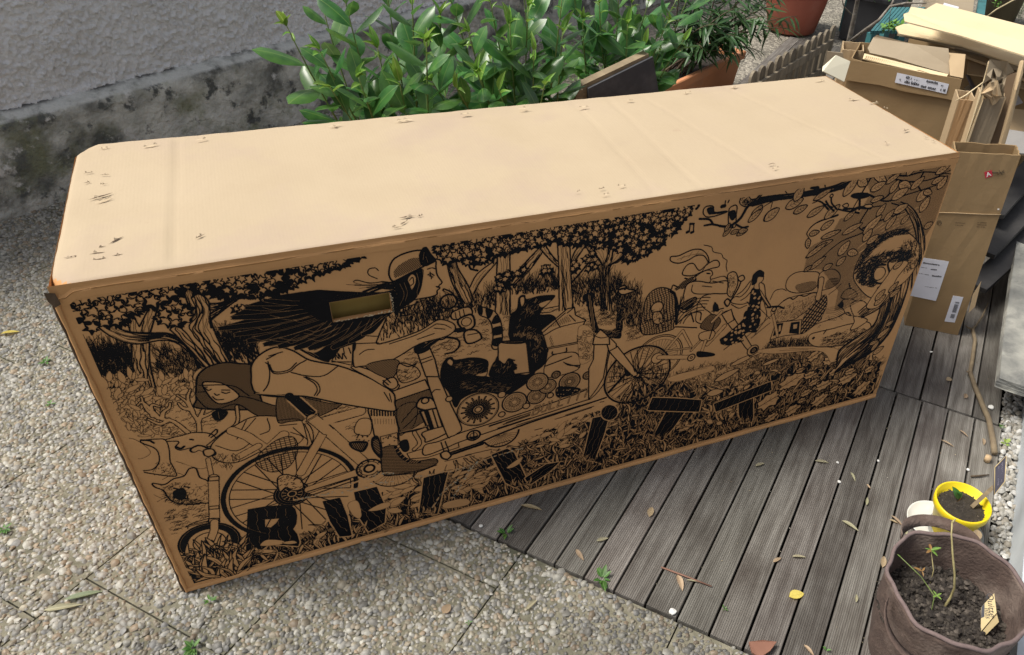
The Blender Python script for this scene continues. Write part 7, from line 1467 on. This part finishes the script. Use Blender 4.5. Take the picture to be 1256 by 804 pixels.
p = smooth(fp('F', [(640, 235), (660, 205), (760, 215), (740, 240), (660, 262)]), True); fill(p, 1)
for (x, y) in inside(p, 16, np.random.default_rng(8)): circ_ = [(x, y), (x+1, y)]; line(circ_, 5, 0)

# -- fork, front wheel
C6 = fp('H', [(268, 348)])[0]; R6 = .5*(np.hypot(*(fp('H', [(447, 290)])[0]-C6))+np.hypot(*(fp('H', [(88, 400)])[0]-C6)))
grass('H', [(120, 300), (400, 300), (430, 360), (110, 410)], 90, 40, 2, .3, 60)
ring(C6, R6, 8.5, 1); ring(C6, R6*.94, 1.6); spokes(C6, R6*.07, R6*.93, 30, 2.0, .3); circ('H', (268, 348), 9, 4, 0)
ln('H', [(110, 440), (200, 340), (215, 320)], 12); shape('H', [(195, 310), (215, 318), (225, 345), (205, 350)], 1, 2)
shape('H', [(112, 215), (150, 190), (170, 205), (262, 330), (250, 352), (235, 345)], 0, 3, True); shape('H', [(0, 480), (0, 310), (25, 260), (30, 150), (28, 120), (65, 95), (105, 125), (108, 200), (80, 360), (45, 420)], 0, 3.2, False); shape('H', [(95, 120), (150, 175), (150, 195), (110, 215), (100, 180)], 0, 3, False)
# ostriches
for q, w_ in (([(880, 420), (893, 470), (905, 530), (918, 575)], 16),): ln('E', q, w_, 1, 20); fur('E', [(880, 430), (900, 430), (925, 575), (905, 575)], 40, 8, 270, 0, 1.2, .5, 40)
shape('E', [(858, 418), (868, 400), (895, 396), (912, 408), (900, 420), (875, 432)], 1, 2.4); ln('E', [(875, 408), (905, 404)], 2, 0); 
ln('G', [(178, 545), (172, 600), (162, 660), (158, 730)], 24, 1, 28); fur('G', [(165, 560), (190, 560), (180, 730), (145, 730)], 90, 8, 270, 0, 1.2, .5, 41); shape('G', [(155, 530), (160, 512), (190, 503), (205, 520), (245, 528), (210, 540), (185, 548), (165, 545)], 0, 4); ln('G', [(162, 522), (195, 515)], 6); circ('G', (190, 518), 4, 3)
ln('G', [(12, 550), (14, 620), (25, 680), (40, 730)], 20); shape('G', [(-10, 555), (0, 542), (25, 548), (28, 565), (5, 572)], 1, 2); fill(smooth(fp('G', [(40, 722), (100, 730), (160, 720), (165, 770), (110, 770), (50, 760)]), True), 1); fur('G', [(50, 725), (160, 725), (150, 760), (60, 755)], 60, 14, 200, 0, 1.4, .5, 42); hatch('G', [(0, 570), (12, 565), (35, 720), (20, 720)], 90, 5, .3, 0)
shape('G', [(20, 804), (30, 760), (62, 728), (105, 765), (108, 804)], 0, 3, False); lns('G', [[(30, 760), (62, 770), (100, 765)]], 2)

# -- second rider: basket, plumed hat, cape
p = shape('G', [(278, 750), (285, 620), (310, 550), (360, 515), (420, 520), (455, 560), (465, 640), (440, 700), (430, 730)], 0, 3); hatch('G', None, 12, 8, .26, poly=p, wob=.4); hatch('G', None, 100, 11, .3, poly=p, wob=.4)
circ('G', (355, 615), 24, 3, 0); shape('G', [(340, 640), (375, 640), (385, 690), (345, 700), (330, 670)], 0, 3); fur('G', [(300, 640), (420, 640), (410, 720), (310, 720)], 90, 14, 90, 1, 2.2, .9, 43); ln('G', [(425, 530), (450, 560), (455, 700)], 12)
shape('G', [(488, 445), (510, 400), (545, 390), (575, 425), (610, 400), (650, 375), (675, 378), (678, 405), (640, 415), (590, 432), (540, 452)], 0, 3.4, True)
shape('G', [(430, 378), (430, 355), (470, 350), (540, 320), (590, 320), (620, 350), (625, 385), (600, 350), (560, 350), (520, 372), (470, 388)], 0, 3.0); lns('G', [[(460, 370), (520, 350), (600, 335)], [(480, 372), (500, 350)], [(520, 358), (540, 330)], [(560, 345), (575, 325)]], 1.8)
lns('G', [[(600, 295), (640, 305), (650, 330), (690, 340), (700, 360), (720, 375), (715, 400), (720, 430)], [(620, 385), (600, 415), (590, 430)]], 2.2)
shape('G', [(560, 455), (600, 430), (635, 425), (645, 445), (632, 460), (635, 480), (610, 490), (560, 480)], 0, 2.6); lns('G', [[(615, 440), (630, 442)], [(560, 450), (530, 470), (500, 465)], [(520, 480), (480, 500), (450, 520)], [(560, 470), (500, 500), (455, 525)], [(540, 460), (500, 480), (470, 510), (440, 500), (430, 520)]], 4)
fill(smooth(fp('G', [(470, 500), (530, 460), (545, 480), (490, 520)]), True), 1); hatch('G', [(470, 500), (530, 460), (545, 480), (490, 520)], 30, 6, .3, 0)
shape('G', [(490, 560), (510, 500), (560, 480), (640, 490), (720, 480), (725, 540), (640, 545), (590, 560), (560, 600), (500, 640), (470, 620)], 0, 3.2); lns('G', [[(540, 500), (535, 530), (560, 545), (640, 545)], [(640, 470), (700, 455), (720, 470)], [(645, 480), (700, 490)], [(590, 505), (640, 510)], [(480, 560), (470, 620), (460, 680)], [(495, 560), (490, 620)]], 2.4)
fill(smooth(fp('G', [(470, 600), (550, 560), (560, 580), (520, 625), (480, 625)]), True), 1); hatch('G', [(480, 600), (550, 565), (550, 590), (490, 620)], 30, 7, .35, 0)
p = shape('G', [(722, 450), (750, 432), (770, 445), (775, 490), (760, 530), (740, 562), (720, 545), (725, 500)], 0, 3); fur('G', [(725, 450), (770, 450), (750, 550), (725, 540)], 60, 10, 280, 1, 1.6, .8, 45)
ln('G', [(800, 465), (770, 530), (730, 590)], 7); shape('G', [(775, 465), (800, 450), (810, 468), (790, 482)], 0, 4); shape('G', [(705, 590), (720, 572), (735, 585), (720, 610)], 0, 5)
shape('G', [(570, 590), (600, 620), (640, 655), (620, 700), (560, 690), (560, 640)], 0, 2.6); p = shape('G', [(600, 680), (640, 650), (680, 670), (680, 700), (640, 735), (580, 720)], 0, 2); hatch('G', None, 60, 3.2, .5, poly=p)
for k in range(5): C7 = fp('G', [(560, 700)])[0]; ring(C7, 60+14*k, 2.6, 1, 1.2, 2.9)
lns('G', [[(455, 700), (520, 650), (580, 640), (580, 680)], [(450, 715), (560, 720)], [(530, 640), (545, 690)], [(650, 640), (660, 600), (655, 590)], [(640, 635), (700, 620)]], 4); fill(smooth(fp('G', [(645, 630), (650, 595), (670, 600), (675, 635)]), True), 1)
# second bike
C8 = fp('H', [(380, 250)])[0]; R8 = np.hypot(*(fp('H', [(508, 240)])[0]-C8))
ring(C8, R8, 2.4, 1, -1.6, 3.6); ring(C8, R8*.93, 2.0, 1, -1.6, 3.6); ring(C8, R8*.80, 1.6, 1, -.2, 2.6)
for k in range(22): a = -.6+k*.17; line([C8+R8*.2*np.array([math.cos(a), math.sin(a)]), C8+R8*.8*np.array([math.cos(a), math.sin(a)])], 1.5)
circ('H', (375, 255), 24, 2.6, 0); tubeln('H', [(420, 215), (515, 105), (560, 190)], 14, 2.2, False); tubeln('H', [(420, 215), (560, 200)], 10, 2, False); tubeln('H', [(385, 250), (560, 250)], 22, 2.4, False); circ('H', (562, 252), 16, 3, 0); circ('H', (562, 252), 5, 2); tubeln('H', [(560, 215), (640, 130)], 12, 2.2, False)
tubeln('H', [(650, 180), (745, 80)], 20, 2.4, False); shape('H', [(735, 25), (775, 0), (810, 60), (895, 195), (900, 215), (870, 212), (810, 130)], 0, 3.2); circ('H', (900, 215), 26, 3, 0); circ('H', (905, 215), 13, 10); circ('H', (905, 215), 4, 3, 0)
shape('H', [(610, 120), (680, 105), (690, 130), (660, 160), (610, 155)], 0, 2.6); tubeln('H', [(640, 160), (620, 215)], 16, 2.4, False); fill(smooth(fp('H', [(595, 220), (650, 222), (690, 232), (680, 245), (600, 250)]), True), 1)
lns('H', [[(740, 210), (830, 140), (850, 110)], [(690, 60), (660, 150)]], 3)
shape('G', [(690, 650), (740, 625), (755, 680), (720, 700)], 0, 3, False); tubeln('G', [(640, 690), (690, 640)], 16, 2.4, False)
# woman in the dotted dress
p = smooth(fp('G', [(850, 520), (895, 520), (900, 570), (890, 600), (890, 660), (870, 740), (820, 745), (760, 804), (690, 804), (700, 770), (800, 680), (830, 610), (840, 560)]), True); fill(p, 1); line(p, 2.4)
rr = np.random.default_rng(3)
for (x, y) in inside(p, 64, rr): a = np.linspace(0, 6.3, 12); r = rr.uniform(3, 6.5); fill(np.stack([x+r*1.1*np.cos(a), y+r*np.sin(a)], 1), 0)
p = smooth(fp('H', [(720, 150), (790, 120), (850, 160), (770, 180), (730, 175)]), True); fill(p, 1)
for (x, y) in inside(p, 10, rr): a = np.linspace(0, 6.3, 12); fill(np.stack([x+6*np.cos(a), y+5*np.sin(a)], 1), 0)
p = smooth(fp('H', [(860, 0), (940, 0), (925, 100), (880, 100), (850, 60)]), True); fill(p, 1)
for (x, y) in inside(p, 12, rr): a = np.linspace(0, 6.3, 12); fill(np.stack([x+6*np.cos(a), y+5.5*np.sin(a)], 1), 0)
shape('G', [(862, 490), (870, 440), (905, 440), (908, 470), (895, 490), (890, 520), (860, 520)], 0, 2.4); shape('G', [(850, 490), (855, 450), (885, 425), (910, 435), (905, 455), (880, 460), (870, 490), (850, 500)], 1, 2)
shape('G', [(885, 495), (912, 500), (920, 560), (945, 610), (935, 615), (900, 570)], 0, 2.4)
for q in ([(850, 470), (830, 520), (790, 560), (760, 560), (740, 590), (790, 600), (830, 590)], [(840, 480), (800, 530), (770, 550)], [(740, 600), (780, 620), (820, 605)], [(855, 520), (820, 560), (790, 580)]): ln('G', q, 2.4)
lns('G', [[(885, 455), (905, 458)]], 3)
# cart with thatch, wheels of cloud, standing woman's broom
shape('I', [(180, 690), (185, 640), (230, 605), (300, 600), (350, 610), (340, 670), (300, 700), (230, 710)], 0, 2.6); shape('I', [(350, 620), (380, 595), (430, 590), (460, 620), (450, 660), (400, 690), (345, 690)], 0, 2.6); hatch('I', [(230, 670), (330, 650), (320, 695), (250, 708)], 20, 4, .35); hatch('I', [(400, 640), (455, 640), (420, 685), (380, 685)], 20, 4, .35)
p = shape('J', [(210, 160), (260, 110), (340, 85), (430, 75), (440, 110), (400, 150), (340, 190), (300, 215), (210, 225)], 0, 2.4); fur('J', [(215, 160), (430, 85), (400, 150), (300, 210), (215, 220)], 420, 7, 250, 1, 1.5, .5, 46)
ln('J', [(250, 115), (280, 100), (300, 108), (330, 88), (360, 92), (400, 75), (430, 78)], 4)
p = shape('J', [(345, 290), (350, 220), (380, 160), (440, 100), (470, 90), (475, 140), (450, 200), (440, 220)], 1, 2.4); hatch('J', None, 60, 15, .5, 0, poly=p); hatch('J', None, 150, 17, .25, 1, poly=p, wob=.3)
shape('J', [(435, 0), (460, 0), (450, 60), (440, 110), (415, 110), (430, 50)], 0, 2.4)
shape('J', [(180, 320), (210, 230), (345, 215), (340, 290), (250, 300)], 0, 2.6, False); fill(fp('J', [(195, 300), (215, 235), (250, 232), (235, 290)]), 1); fill(fp('J', [(290, 230), (335, 225), (330, 290), (280, 285)]), 1); shape('J', [(225, 245), (240, 240), (238, 275), (222, 280)], 0, 2, False); shape('J', [(300, 240), (325, 236), (322, 262), (300, 266)], 0, 2, False)
tubeln('J', [(190, 170), (205, 230), (220, 300)], 16, 2.4); ln('J', [(165, 150), (220, 145), (250, 155)], 6); circ('J', (200, 160), 10, 4, 0)
lns('J', [[(60, 300), (200, 180)], [(80, 310), (180, 230)], [(100, 290), (160, 200), (150, 130)], [(130, 160), (180, 210)], [(60, 120), (110, 200), (90, 280)], [(120, 70), (160, 130), (175, 155)], [(130, 60), (185, 150)]], 2)
lns('I', [[(95, 745), (120, 700), (160, 690), (180, 700)], [(400, 720), (440, 690), (470, 660)]], 2)
# anteater with its acorn-capped rider
for k in range(5): ln('J', [(470, 160+k*6), (520, 150+k*10), (560, 170+k*12)], 1.8)
ln('J', [(350, 280), (420, 240), (480, 220), (540, 200)], 2); squiggle('J', [(380, 250), (520, 180), (540, 220), (420, 270)], 14, 10, 48)
shape('J', [(380, 320), (385, 300), (410, 285), (500, 265), (600, 240), (700, 235), (700, 300), (640, 330), (560, 350), (440, 358), (395, 345)], 0, 3); circ('J', (407, 312), 4, 5); ln('J', [(460, 290), (475, 268)], 4); fur('J', [(480, 300), (640, 260), (690, 290), (560, 345), (460, 350)], 240, 18, 200, 1, 2, .35, 49)
fur('J', [(560, 330), (690, 280), (700, 320), (600, 350)], 90, 22, 200, 1, 3, .3, 50)
shape('J', [(540, 150), (545, 130), (570, 110), (620, 115), (640, 160), (620, 195), (580, 190), (560, 160)], 0, 3); shape('J', [(550, 95), (570, 65), (600, 55), (630, 75), (632, 95), (590, 110), (555, 105)], 0, 3.4); fur('J', [(560, 85), (620, 75), (620, 95), (570, 100)], 30, 6, 45, 1, 1.5, .3, 51); ln('J', [(598, 55), (592, 30)], 5); fill(smooth(fp('J', [(532, 140), (560, 125), (562, 150), (545, 155)]), True), 1); circ('J', (556, 122), 2, 3)
shape('J', [(600, 140), (640, 120), (680, 130), (690, 170), (660, 210), (620, 200)], 0, 3); ln('J', [(540, 200), (580, 180), (600, 190)], 5); shape('J', [(620, 200), (690, 220), (640, 260), (600, 270), (620, 230)], 0, 3)
# -- the great tree on the right: hatched dusk, trunk, curling tail, branch and leaves
p = fp('I', [(640, 95), (860, 40), (1040, 70), (1035, 170), (985, 300), (900, 440), (860, 640), (700, 700), (560, 760), (480, 800), (430, 804), (450, 700), (360, 590), (270, 590), (300, 480), (420, 400), (460, 330), (560, 300), (620, 200), (600, 130)]); hatch('I', None, 32, 5.5, .3, poly=p)
for k in range(26):
    y = 330+k*17; ln('I', [(880+k*2, y-60), (700, y+20), (560-k*4, y+120)], 5, 0, 2)
bark('I', [(830, 760), (840, 620), (860, 480), (850, 380), (800, 280), (730, 250)], [(905, 500), (905, 440), (890, 370), (860, 300), (820, 262), (780, 245)], 6, 2.6, 4, 60, 2)
bark('J', [(520, 500), (640, 400), (740, 300), (800, 180), (830, 60), (850, -20)], [(560, 470), (700, 400), (800, 300), (860, 180), (900, 60), (915, -20)], 15, 3.2, 5, 61, 1.5)
bark('J', [(530, 440), (540, 380), (600, 330), (720, 250), (760, 150), (780, 60), (790, 0)], [(520, 500), (640, 400), (740, 300), (800, 180), (820, 80), (830, 0)], 14, 3.6, 4, 62, 1.5)
bark('J', [(640, 180), (700, 130), (770, 80), (800, 40)], [(660, 210), (740, 170), (800, 120), (830, 60)], 7, 2.6, 4, 63, 1)
# tail
shape('I', [(540, 660), (535, 600), (570, 520), (640, 440), (720, 400), (790, 390), (860, 440), (880, 500), (860, 580), (800, 660), (700, 720), (620, 740)], 0, 3)
fur('I', [(540, 640), (545, 570), (600, 480), (680, 420), (790, 392), (820, 410), (700, 440), (620, 510), (580, 590), (580, 670)], 420, 26, 40, 1, 2.4, .5, 64); fur('I', [(560, 660), (590, 560), (660, 520), (760, 500), (830, 520), (800, 560), (700, 560), (640, 600), (640, 680)], 560, 24, 20, 1, 3.0, .5, 65)
shape('I', [(640, 640), (640, 610), (660, 585), (690, 585), (700, 610), (680, 640), (655, 650)], 0, 3); ln('I', [(700, 570), (650, 575), (625, 615), (640, 655), (680, 665), (720, 620), (715, 560), (780, 525)], 10); ln('I', [(660, 690), (720, 640), (745, 580), (800, 545)], 12)
fur('I', [(780, 470), (880, 460), (880, 560), (800, 620)], 240, 22, 110, 1, 2.2, .5, 66)
shape('I', [(640, 720), (700, 640), (760, 560), (820, 560), (760, 640), (720, 720), (660, 790), (600, 790)], 0, 2.4)
# branch and leaves
bark('I', [(0, 235), (100, 215), (200, 205), (330, 185), (440, 160), (560, 110), (700, 72), (860, 45), (1060, 20)], [(10, 262), (120, 235), (220, 222), (340, 205), (460, 180), (580, 128), (720, 100), (880, 75), (1068, 40)], 5, 3.4, 2, 67, 4)
for q in ([(700, 90), (800, 110), (900, 90), (1040, 100)], [(720, 120), (820, 140), (930, 130), (1040, 80)], [(600, 200), (700, 240), (800, 210), (900, 180), (1020, 140)], [(760, 150), (700, 220), (640, 240), (560, 360), (580, 400), (480, 440), (420, 480), (330, 560)], [(900, 90), (870, 160), (930, 230)], [(560, 300), (450, 280), (350, 240)], [(580, 380), (700, 330), (800, 300)], [(640, 95), (600, 160), (520, 290)], [(450, 310), (340, 350), (290, 400), (300, 430)], [(400, 280), (360, 240), (320, 250)], [(480, 280), (620, 270), (700, 260)]): ln('I', q, 6, 1, 3.4)
ln('I', [(0, 262), (30, 230), (75, 180)], 9)
for (x, y, l, w_, a) in [(180, 275, 75, 40, 20), (225, 240, 60, 40, 60), (290, 320, 75, 30, 25), (220, 300, 60, 30, 20), (325, 235, 80, 26, 25), (480, 215, 85, 42, 55), (560, 130, 55, 40, -30), (640, 90, 90, 36, -35), (620, 185, 70, 36, 20), (700, 150, 70, 26, 30), (770, 150, 70, 40, -20), (810, 110, 70, 40, 60), (830, 180, 70, 36, 40), (860, 240, 70, 50, 40), (970, 180, 60, 40, 60), (880, 300, 70, 44, 70), (730, 230, 80, 44, 25), (740, 300, 70, 40, 20), (780, 360, 50, 30, 50), (620, 240, 60, 26, 10), (650, 320, 60, 30, 60), (700, 390, 70, 32, 60), (580, 410, 100, 44, 45), (470, 410, 95, 30, 20), (360, 430, 90, 26, 12), (330, 480, 80, 26, 15), (280, 530, 100, 26, 30), (300, 590, 80, 26, 35), (370, 590, 45, 30, 20), (360, 385, 60, 30, 30), (300, 410, 45, 26, 5), (295, 430, 45, 26, -80), (450, 520, 70, 44, 55), (500, 500, 60, 34, -20), (440, 570, 50, 34, 40), (380, 330, 75, 36, 40), (270, 600, 40, 20, 30), (480, 340, 60, 26, 40), (900, 380, 45, 34, 20), (640, 780, 65, 36, 40), (720, 740, 60, 30, 35), (580, 450, 60, 40, 60), (740, 590, 50, 34, 30), (960, 100, 70, 34, 25), (880, 80, 60, 30, 40), (1000, 60, 40, 26, 45), (940, 150, 60, 30, 20), (900, 190, 50, 30, -20), (0, 330, 60, 32, 50), (65, 340, 65, 34, 40), (720, 200, 60, 34, 60), (690, 345, 60, 30, 50), (600, 460, 60, 34, 30)]:
    q = fp('I', [(x, y)])[0]; pointleaf(q[0], q[1], l*1.0, w_*.9, math.radians(a), 3.4)
for (x, y, l, w_, a) in [(740, 320, 75, 34, 40), (710, 385, 60, 28, 60), (785, 255, 45, 26, 30), (700, 350, 50, 26, 10), (720, 400, 60, 36, 30), (730, 120, 60, 36, 50), (800, 80, 60, 30, 50)]:
    q = fp('J', [(x, y)])[0]; pointleaf(q[0], q[1], l*1.0, w_*.9, math.radians(a), 3.4)
shape('I', [(520, 215), (540, 200), (600, 198), (615, 212), (580, 225), (545, 225)], 1, 2); ln('I', [(565, 225), (562, 280)], 11); ln('I', [(520, 290), (560, 272), (620, 275)], 14); shape('I', [(585, 262), (620, 255), (630, 268), (600, 275)], 0, 3); shape('I', [(475, 262), (500, 250), (505, 265), (490, 272)], 0, 3)
ln('I', [(430, 290), (405, 265), (390, 240)], 6); ln('I', [(445, 280), (420, 250), (418, 215)], 5); circ('I', (420, 213), 7, 3, 0)
shape('I', [(137, 182), (150, 168), (190, 158), (195, 168), (160, 184)], 0, 3.4); ln('I', [(172, 178), (188, 198)], 3.4); ln('I', [(362, 130), (385, 126), (402, 132)], 6); ln('I', [(383, 132), (388, 165)], 4); shape('I', [(310, 175), (330, 162), (355, 166), (350, 178)], 1, 2)
# birds and notes
for q in ([(0, 20, 0),],): pass
shape('G', [(790, 75), (800, 40), (790, 30), (835, 45), (850, 62), (880, 55), (915, 15), (920, 22), (870, 75), (830, 98), (800, 92)], 0, 3.4, True); fur('G', [(795, 50), (850, 65), (860, 80), (810, 92)], 50, 12, 20, 1, 2, .4, 70); ln('G', [(865, 72), (918, 16)], 5)
shape('G', [(600, 125), (615, 100), (652, 98), (660, 128), (720, 122), (715, 130), (650, 150), (612, 150)], 0, 3); fill(smooth(fp('G', [(620, 110), (650, 102), (658, 130), (630, 140)]), True), 1); ln('G', [(650, 135), (718, 126)], 5)
shape('G', [(730, 190), (732, 125), (745, 100), (775, 95), (770, 150), (765, 200), (745, 205)], 0, 3); fill(smooth(fp('G', [(735, 125), (765, 118), (768, 150), (750, 170), (736, 155)]), True), 1)
ln('G', [(605, 195), (650, 190), (700, 200), (740, 195), (790, 160), (830, 100), (870, 75), (960, 50), (1010, 45)], 8, 1, 14); lns('G', [[(580, 162), (630, 165), (650, 188)], [(770, 190), (800, 205), (830, 200)], [(750, 200), (730, 225)]], 6)
for (x, y, l, w_, a) in [(700, 250, 50, 22, 45), (740, 235, 40, 22, 10), (770, 245, 50, 20, 15), (780, 225, 45, 24, 0), (710, 225, 40, 20, 60), (830, 178, 80, 30, 40), (915, 170, 80, 44, 35)]: q = fp('G', [(x, y)])[0]; pointleaf(q[0], q[1], l*.85, w_*.8, math.radians(a), 2.4)
lns('G', [[(890, 120), (920, 95), (955, 75)], [(950, 110), (960, 75)]], 2)
def note(x, y, s=1.0, dbl=False):
    ln('G', [(x-6*s, y+2), (x+5*s, y-2)], 12*s); ln('G', [(x+7*s, y-4), (x+13*s, y-45*s)], 3)
    if dbl: ln('G', [(x+18*s, y+4), (x+29*s, y)], 11*s); ln('G', [(x+31*s, y-2), (x+34*s, y-45*s)], 3); ln('G', [(x+13*s, y-45*s), (x+34*s, y-45*s)], 6)
    else: ln('G', [(x+13*s, y-45*s), (x+25*s, y-30*s), (x+20*s, y-15*s)], 4)
note(520, 228, .9, True); note(705, 97, 1.25); note(568, 108, .55)
# keep the print inside its own margins and out of the hand hole; scuffs rub it away
yy, xx = np.mgrid[0:IH, 0:IW]
INK[int(TOPZ/RES):, :] = 0; INK[:, :int(.024/RES)] = 0; INK[:, IW-8:] = 0
INK[int(HZ0/RES)-1:int(HZ1/RES)+2, int(HX0/RES)-1:int(HX1/RES)+2] = 0
fine = vnoise(xx/9.0, yy/9.0, 81, 3)
SC_LINES = [[(360, 612), (395, 605), (430, 600), (470, 590), (520, 582), (560, 574), (600, 560), (640, 548)], [(555, 610), (568, 590), (575, 575), (585, 565)], [(395, 606), (430, 592), (462, 580), (480, 578)], [(440, 592), (500, 588)], [(530, 622), (545, 600), (560, 588)]]
SC_P = [smooth(fp('P', s)) for s in SC_LINES]
worn = np.zeros_like(INK, bool); keep_ = INK.copy(); INK[:] = 0
for s, w_ in zip(SC_P, (9, 8, 10, 6, 9)): line(s, w_, 1, w_*.7)
worn = (INK > 0) & (fine > .42); INK[:] = keep_; INK[worn] = 0
INK[(vnoise(xx/2.6, yy/2.6, 82, 2) > .93)] = 0                # ink skips on the paper's tooth
# ink cells -> quads along each row, following the panel's gentle bulge
pad = np.zeros((IH, IW+2), np.int8); pad[:, 1:-1] = INK; df = np.diff(pad, axis=1); r_s, c_s = np.nonzero(df == 1); r_e, c_e = np.nonzero(df == -1)
# split long runs so that the sheet can follow the bulge
def ysurf(x, z):
    gx = np.array(xs); gz = np.array(zs); Yg = bulge(*np.meshgrid(gx, gz, indexing='ij')); i = np.clip(np.searchsorted(gx, x)-1, 0, len(gx)-2); j = np.clip(np.searchsorted(gz, z)-1, 0, len(gz)-2)
    u = (x-gx[i])/(gx[i+1]-gx[i]); v = (z-gz[j])/(gz[j+1]-gz[j]); return Yg[i, j]*(1-u)*(1-v)+Yg[i+1, j]*u*(1-v)+Yg[i, j+1]*(1-u)*v+Yg[i+1, j+1]*u*v
x0_ = c_s*RES; x1_ = c_e*RES; z0_ = r_s*RES; z1_ = z0_+RES
VX = np.stack([x0_, x1_, x1_, x0_], 1).ravel(); VZ = np.stack([z0_, z0_, z1_, z1_], 1).ravel(); VY = ysurf(VX, VZ)-0.0009
m_ink = M('print_ink', (0.0065, 0.0065, 0.0085), (0.0045, 0.0045, 0.006), 0.6, 30, spec=.12)
pr = link('printed_illustration', npmesh('printed_illustration', np.stack([VX, VY, VZ], 1), np.arange(len(VX)).reshape(-1, 4), m_ink, False), carton); pr['kind'] = 'stuff'
pr['label'] = 'black woodcut-style forest scene with cargo bike, animals and log letters reading BULLITT'
print('ink quads', len(VX)//4)
# pale torn liner fibres along the scuffs
sb = MB(); rr = random.Random(6)
for s, w_ in zip(SC_P, (9, 8, 10, 6, 9)):
    L_ = len(s)
    for k in range(int(L_*2.4)):
        i = rr.randrange(L_-1); q = s[i]+(s[i+1]-s[i])*rr.random()+np.array([rr.gauss(0, w_*.3), rr.gauss(0, w_*.3)]); d = (s[i+1]-s[i]); a = math.atan2(d[1], d[0])+rr.gauss(0, .5); l = rr.uniform(3, 12)*RES; h = rr.uniform(1, 3.5)*RES
        x, z = q[0]*RES, q[1]*RES; y = float(bulge(x, z))-.0014; c_, s_ = math.cos(a), math.sin(a)
        sb.add([(x, y, z), (x+l*.5*c_-h*s_, y-.0008, z+l*.5*s_+h*c_), (x+l*c_, y-.0003, z+l*s_), (x+l*.5*c_+h*s_*.5, y-.0004, z+l*.5*s_-h*c_*.5)], [(0, 1, 2, 3)])
o = sb.build('scuffed_fibres', M('torn_fibres', (.52, .46, .33), (.36, .30, .2), .95, 90), carton, recalc=False); o['kind'] = 'stuff'
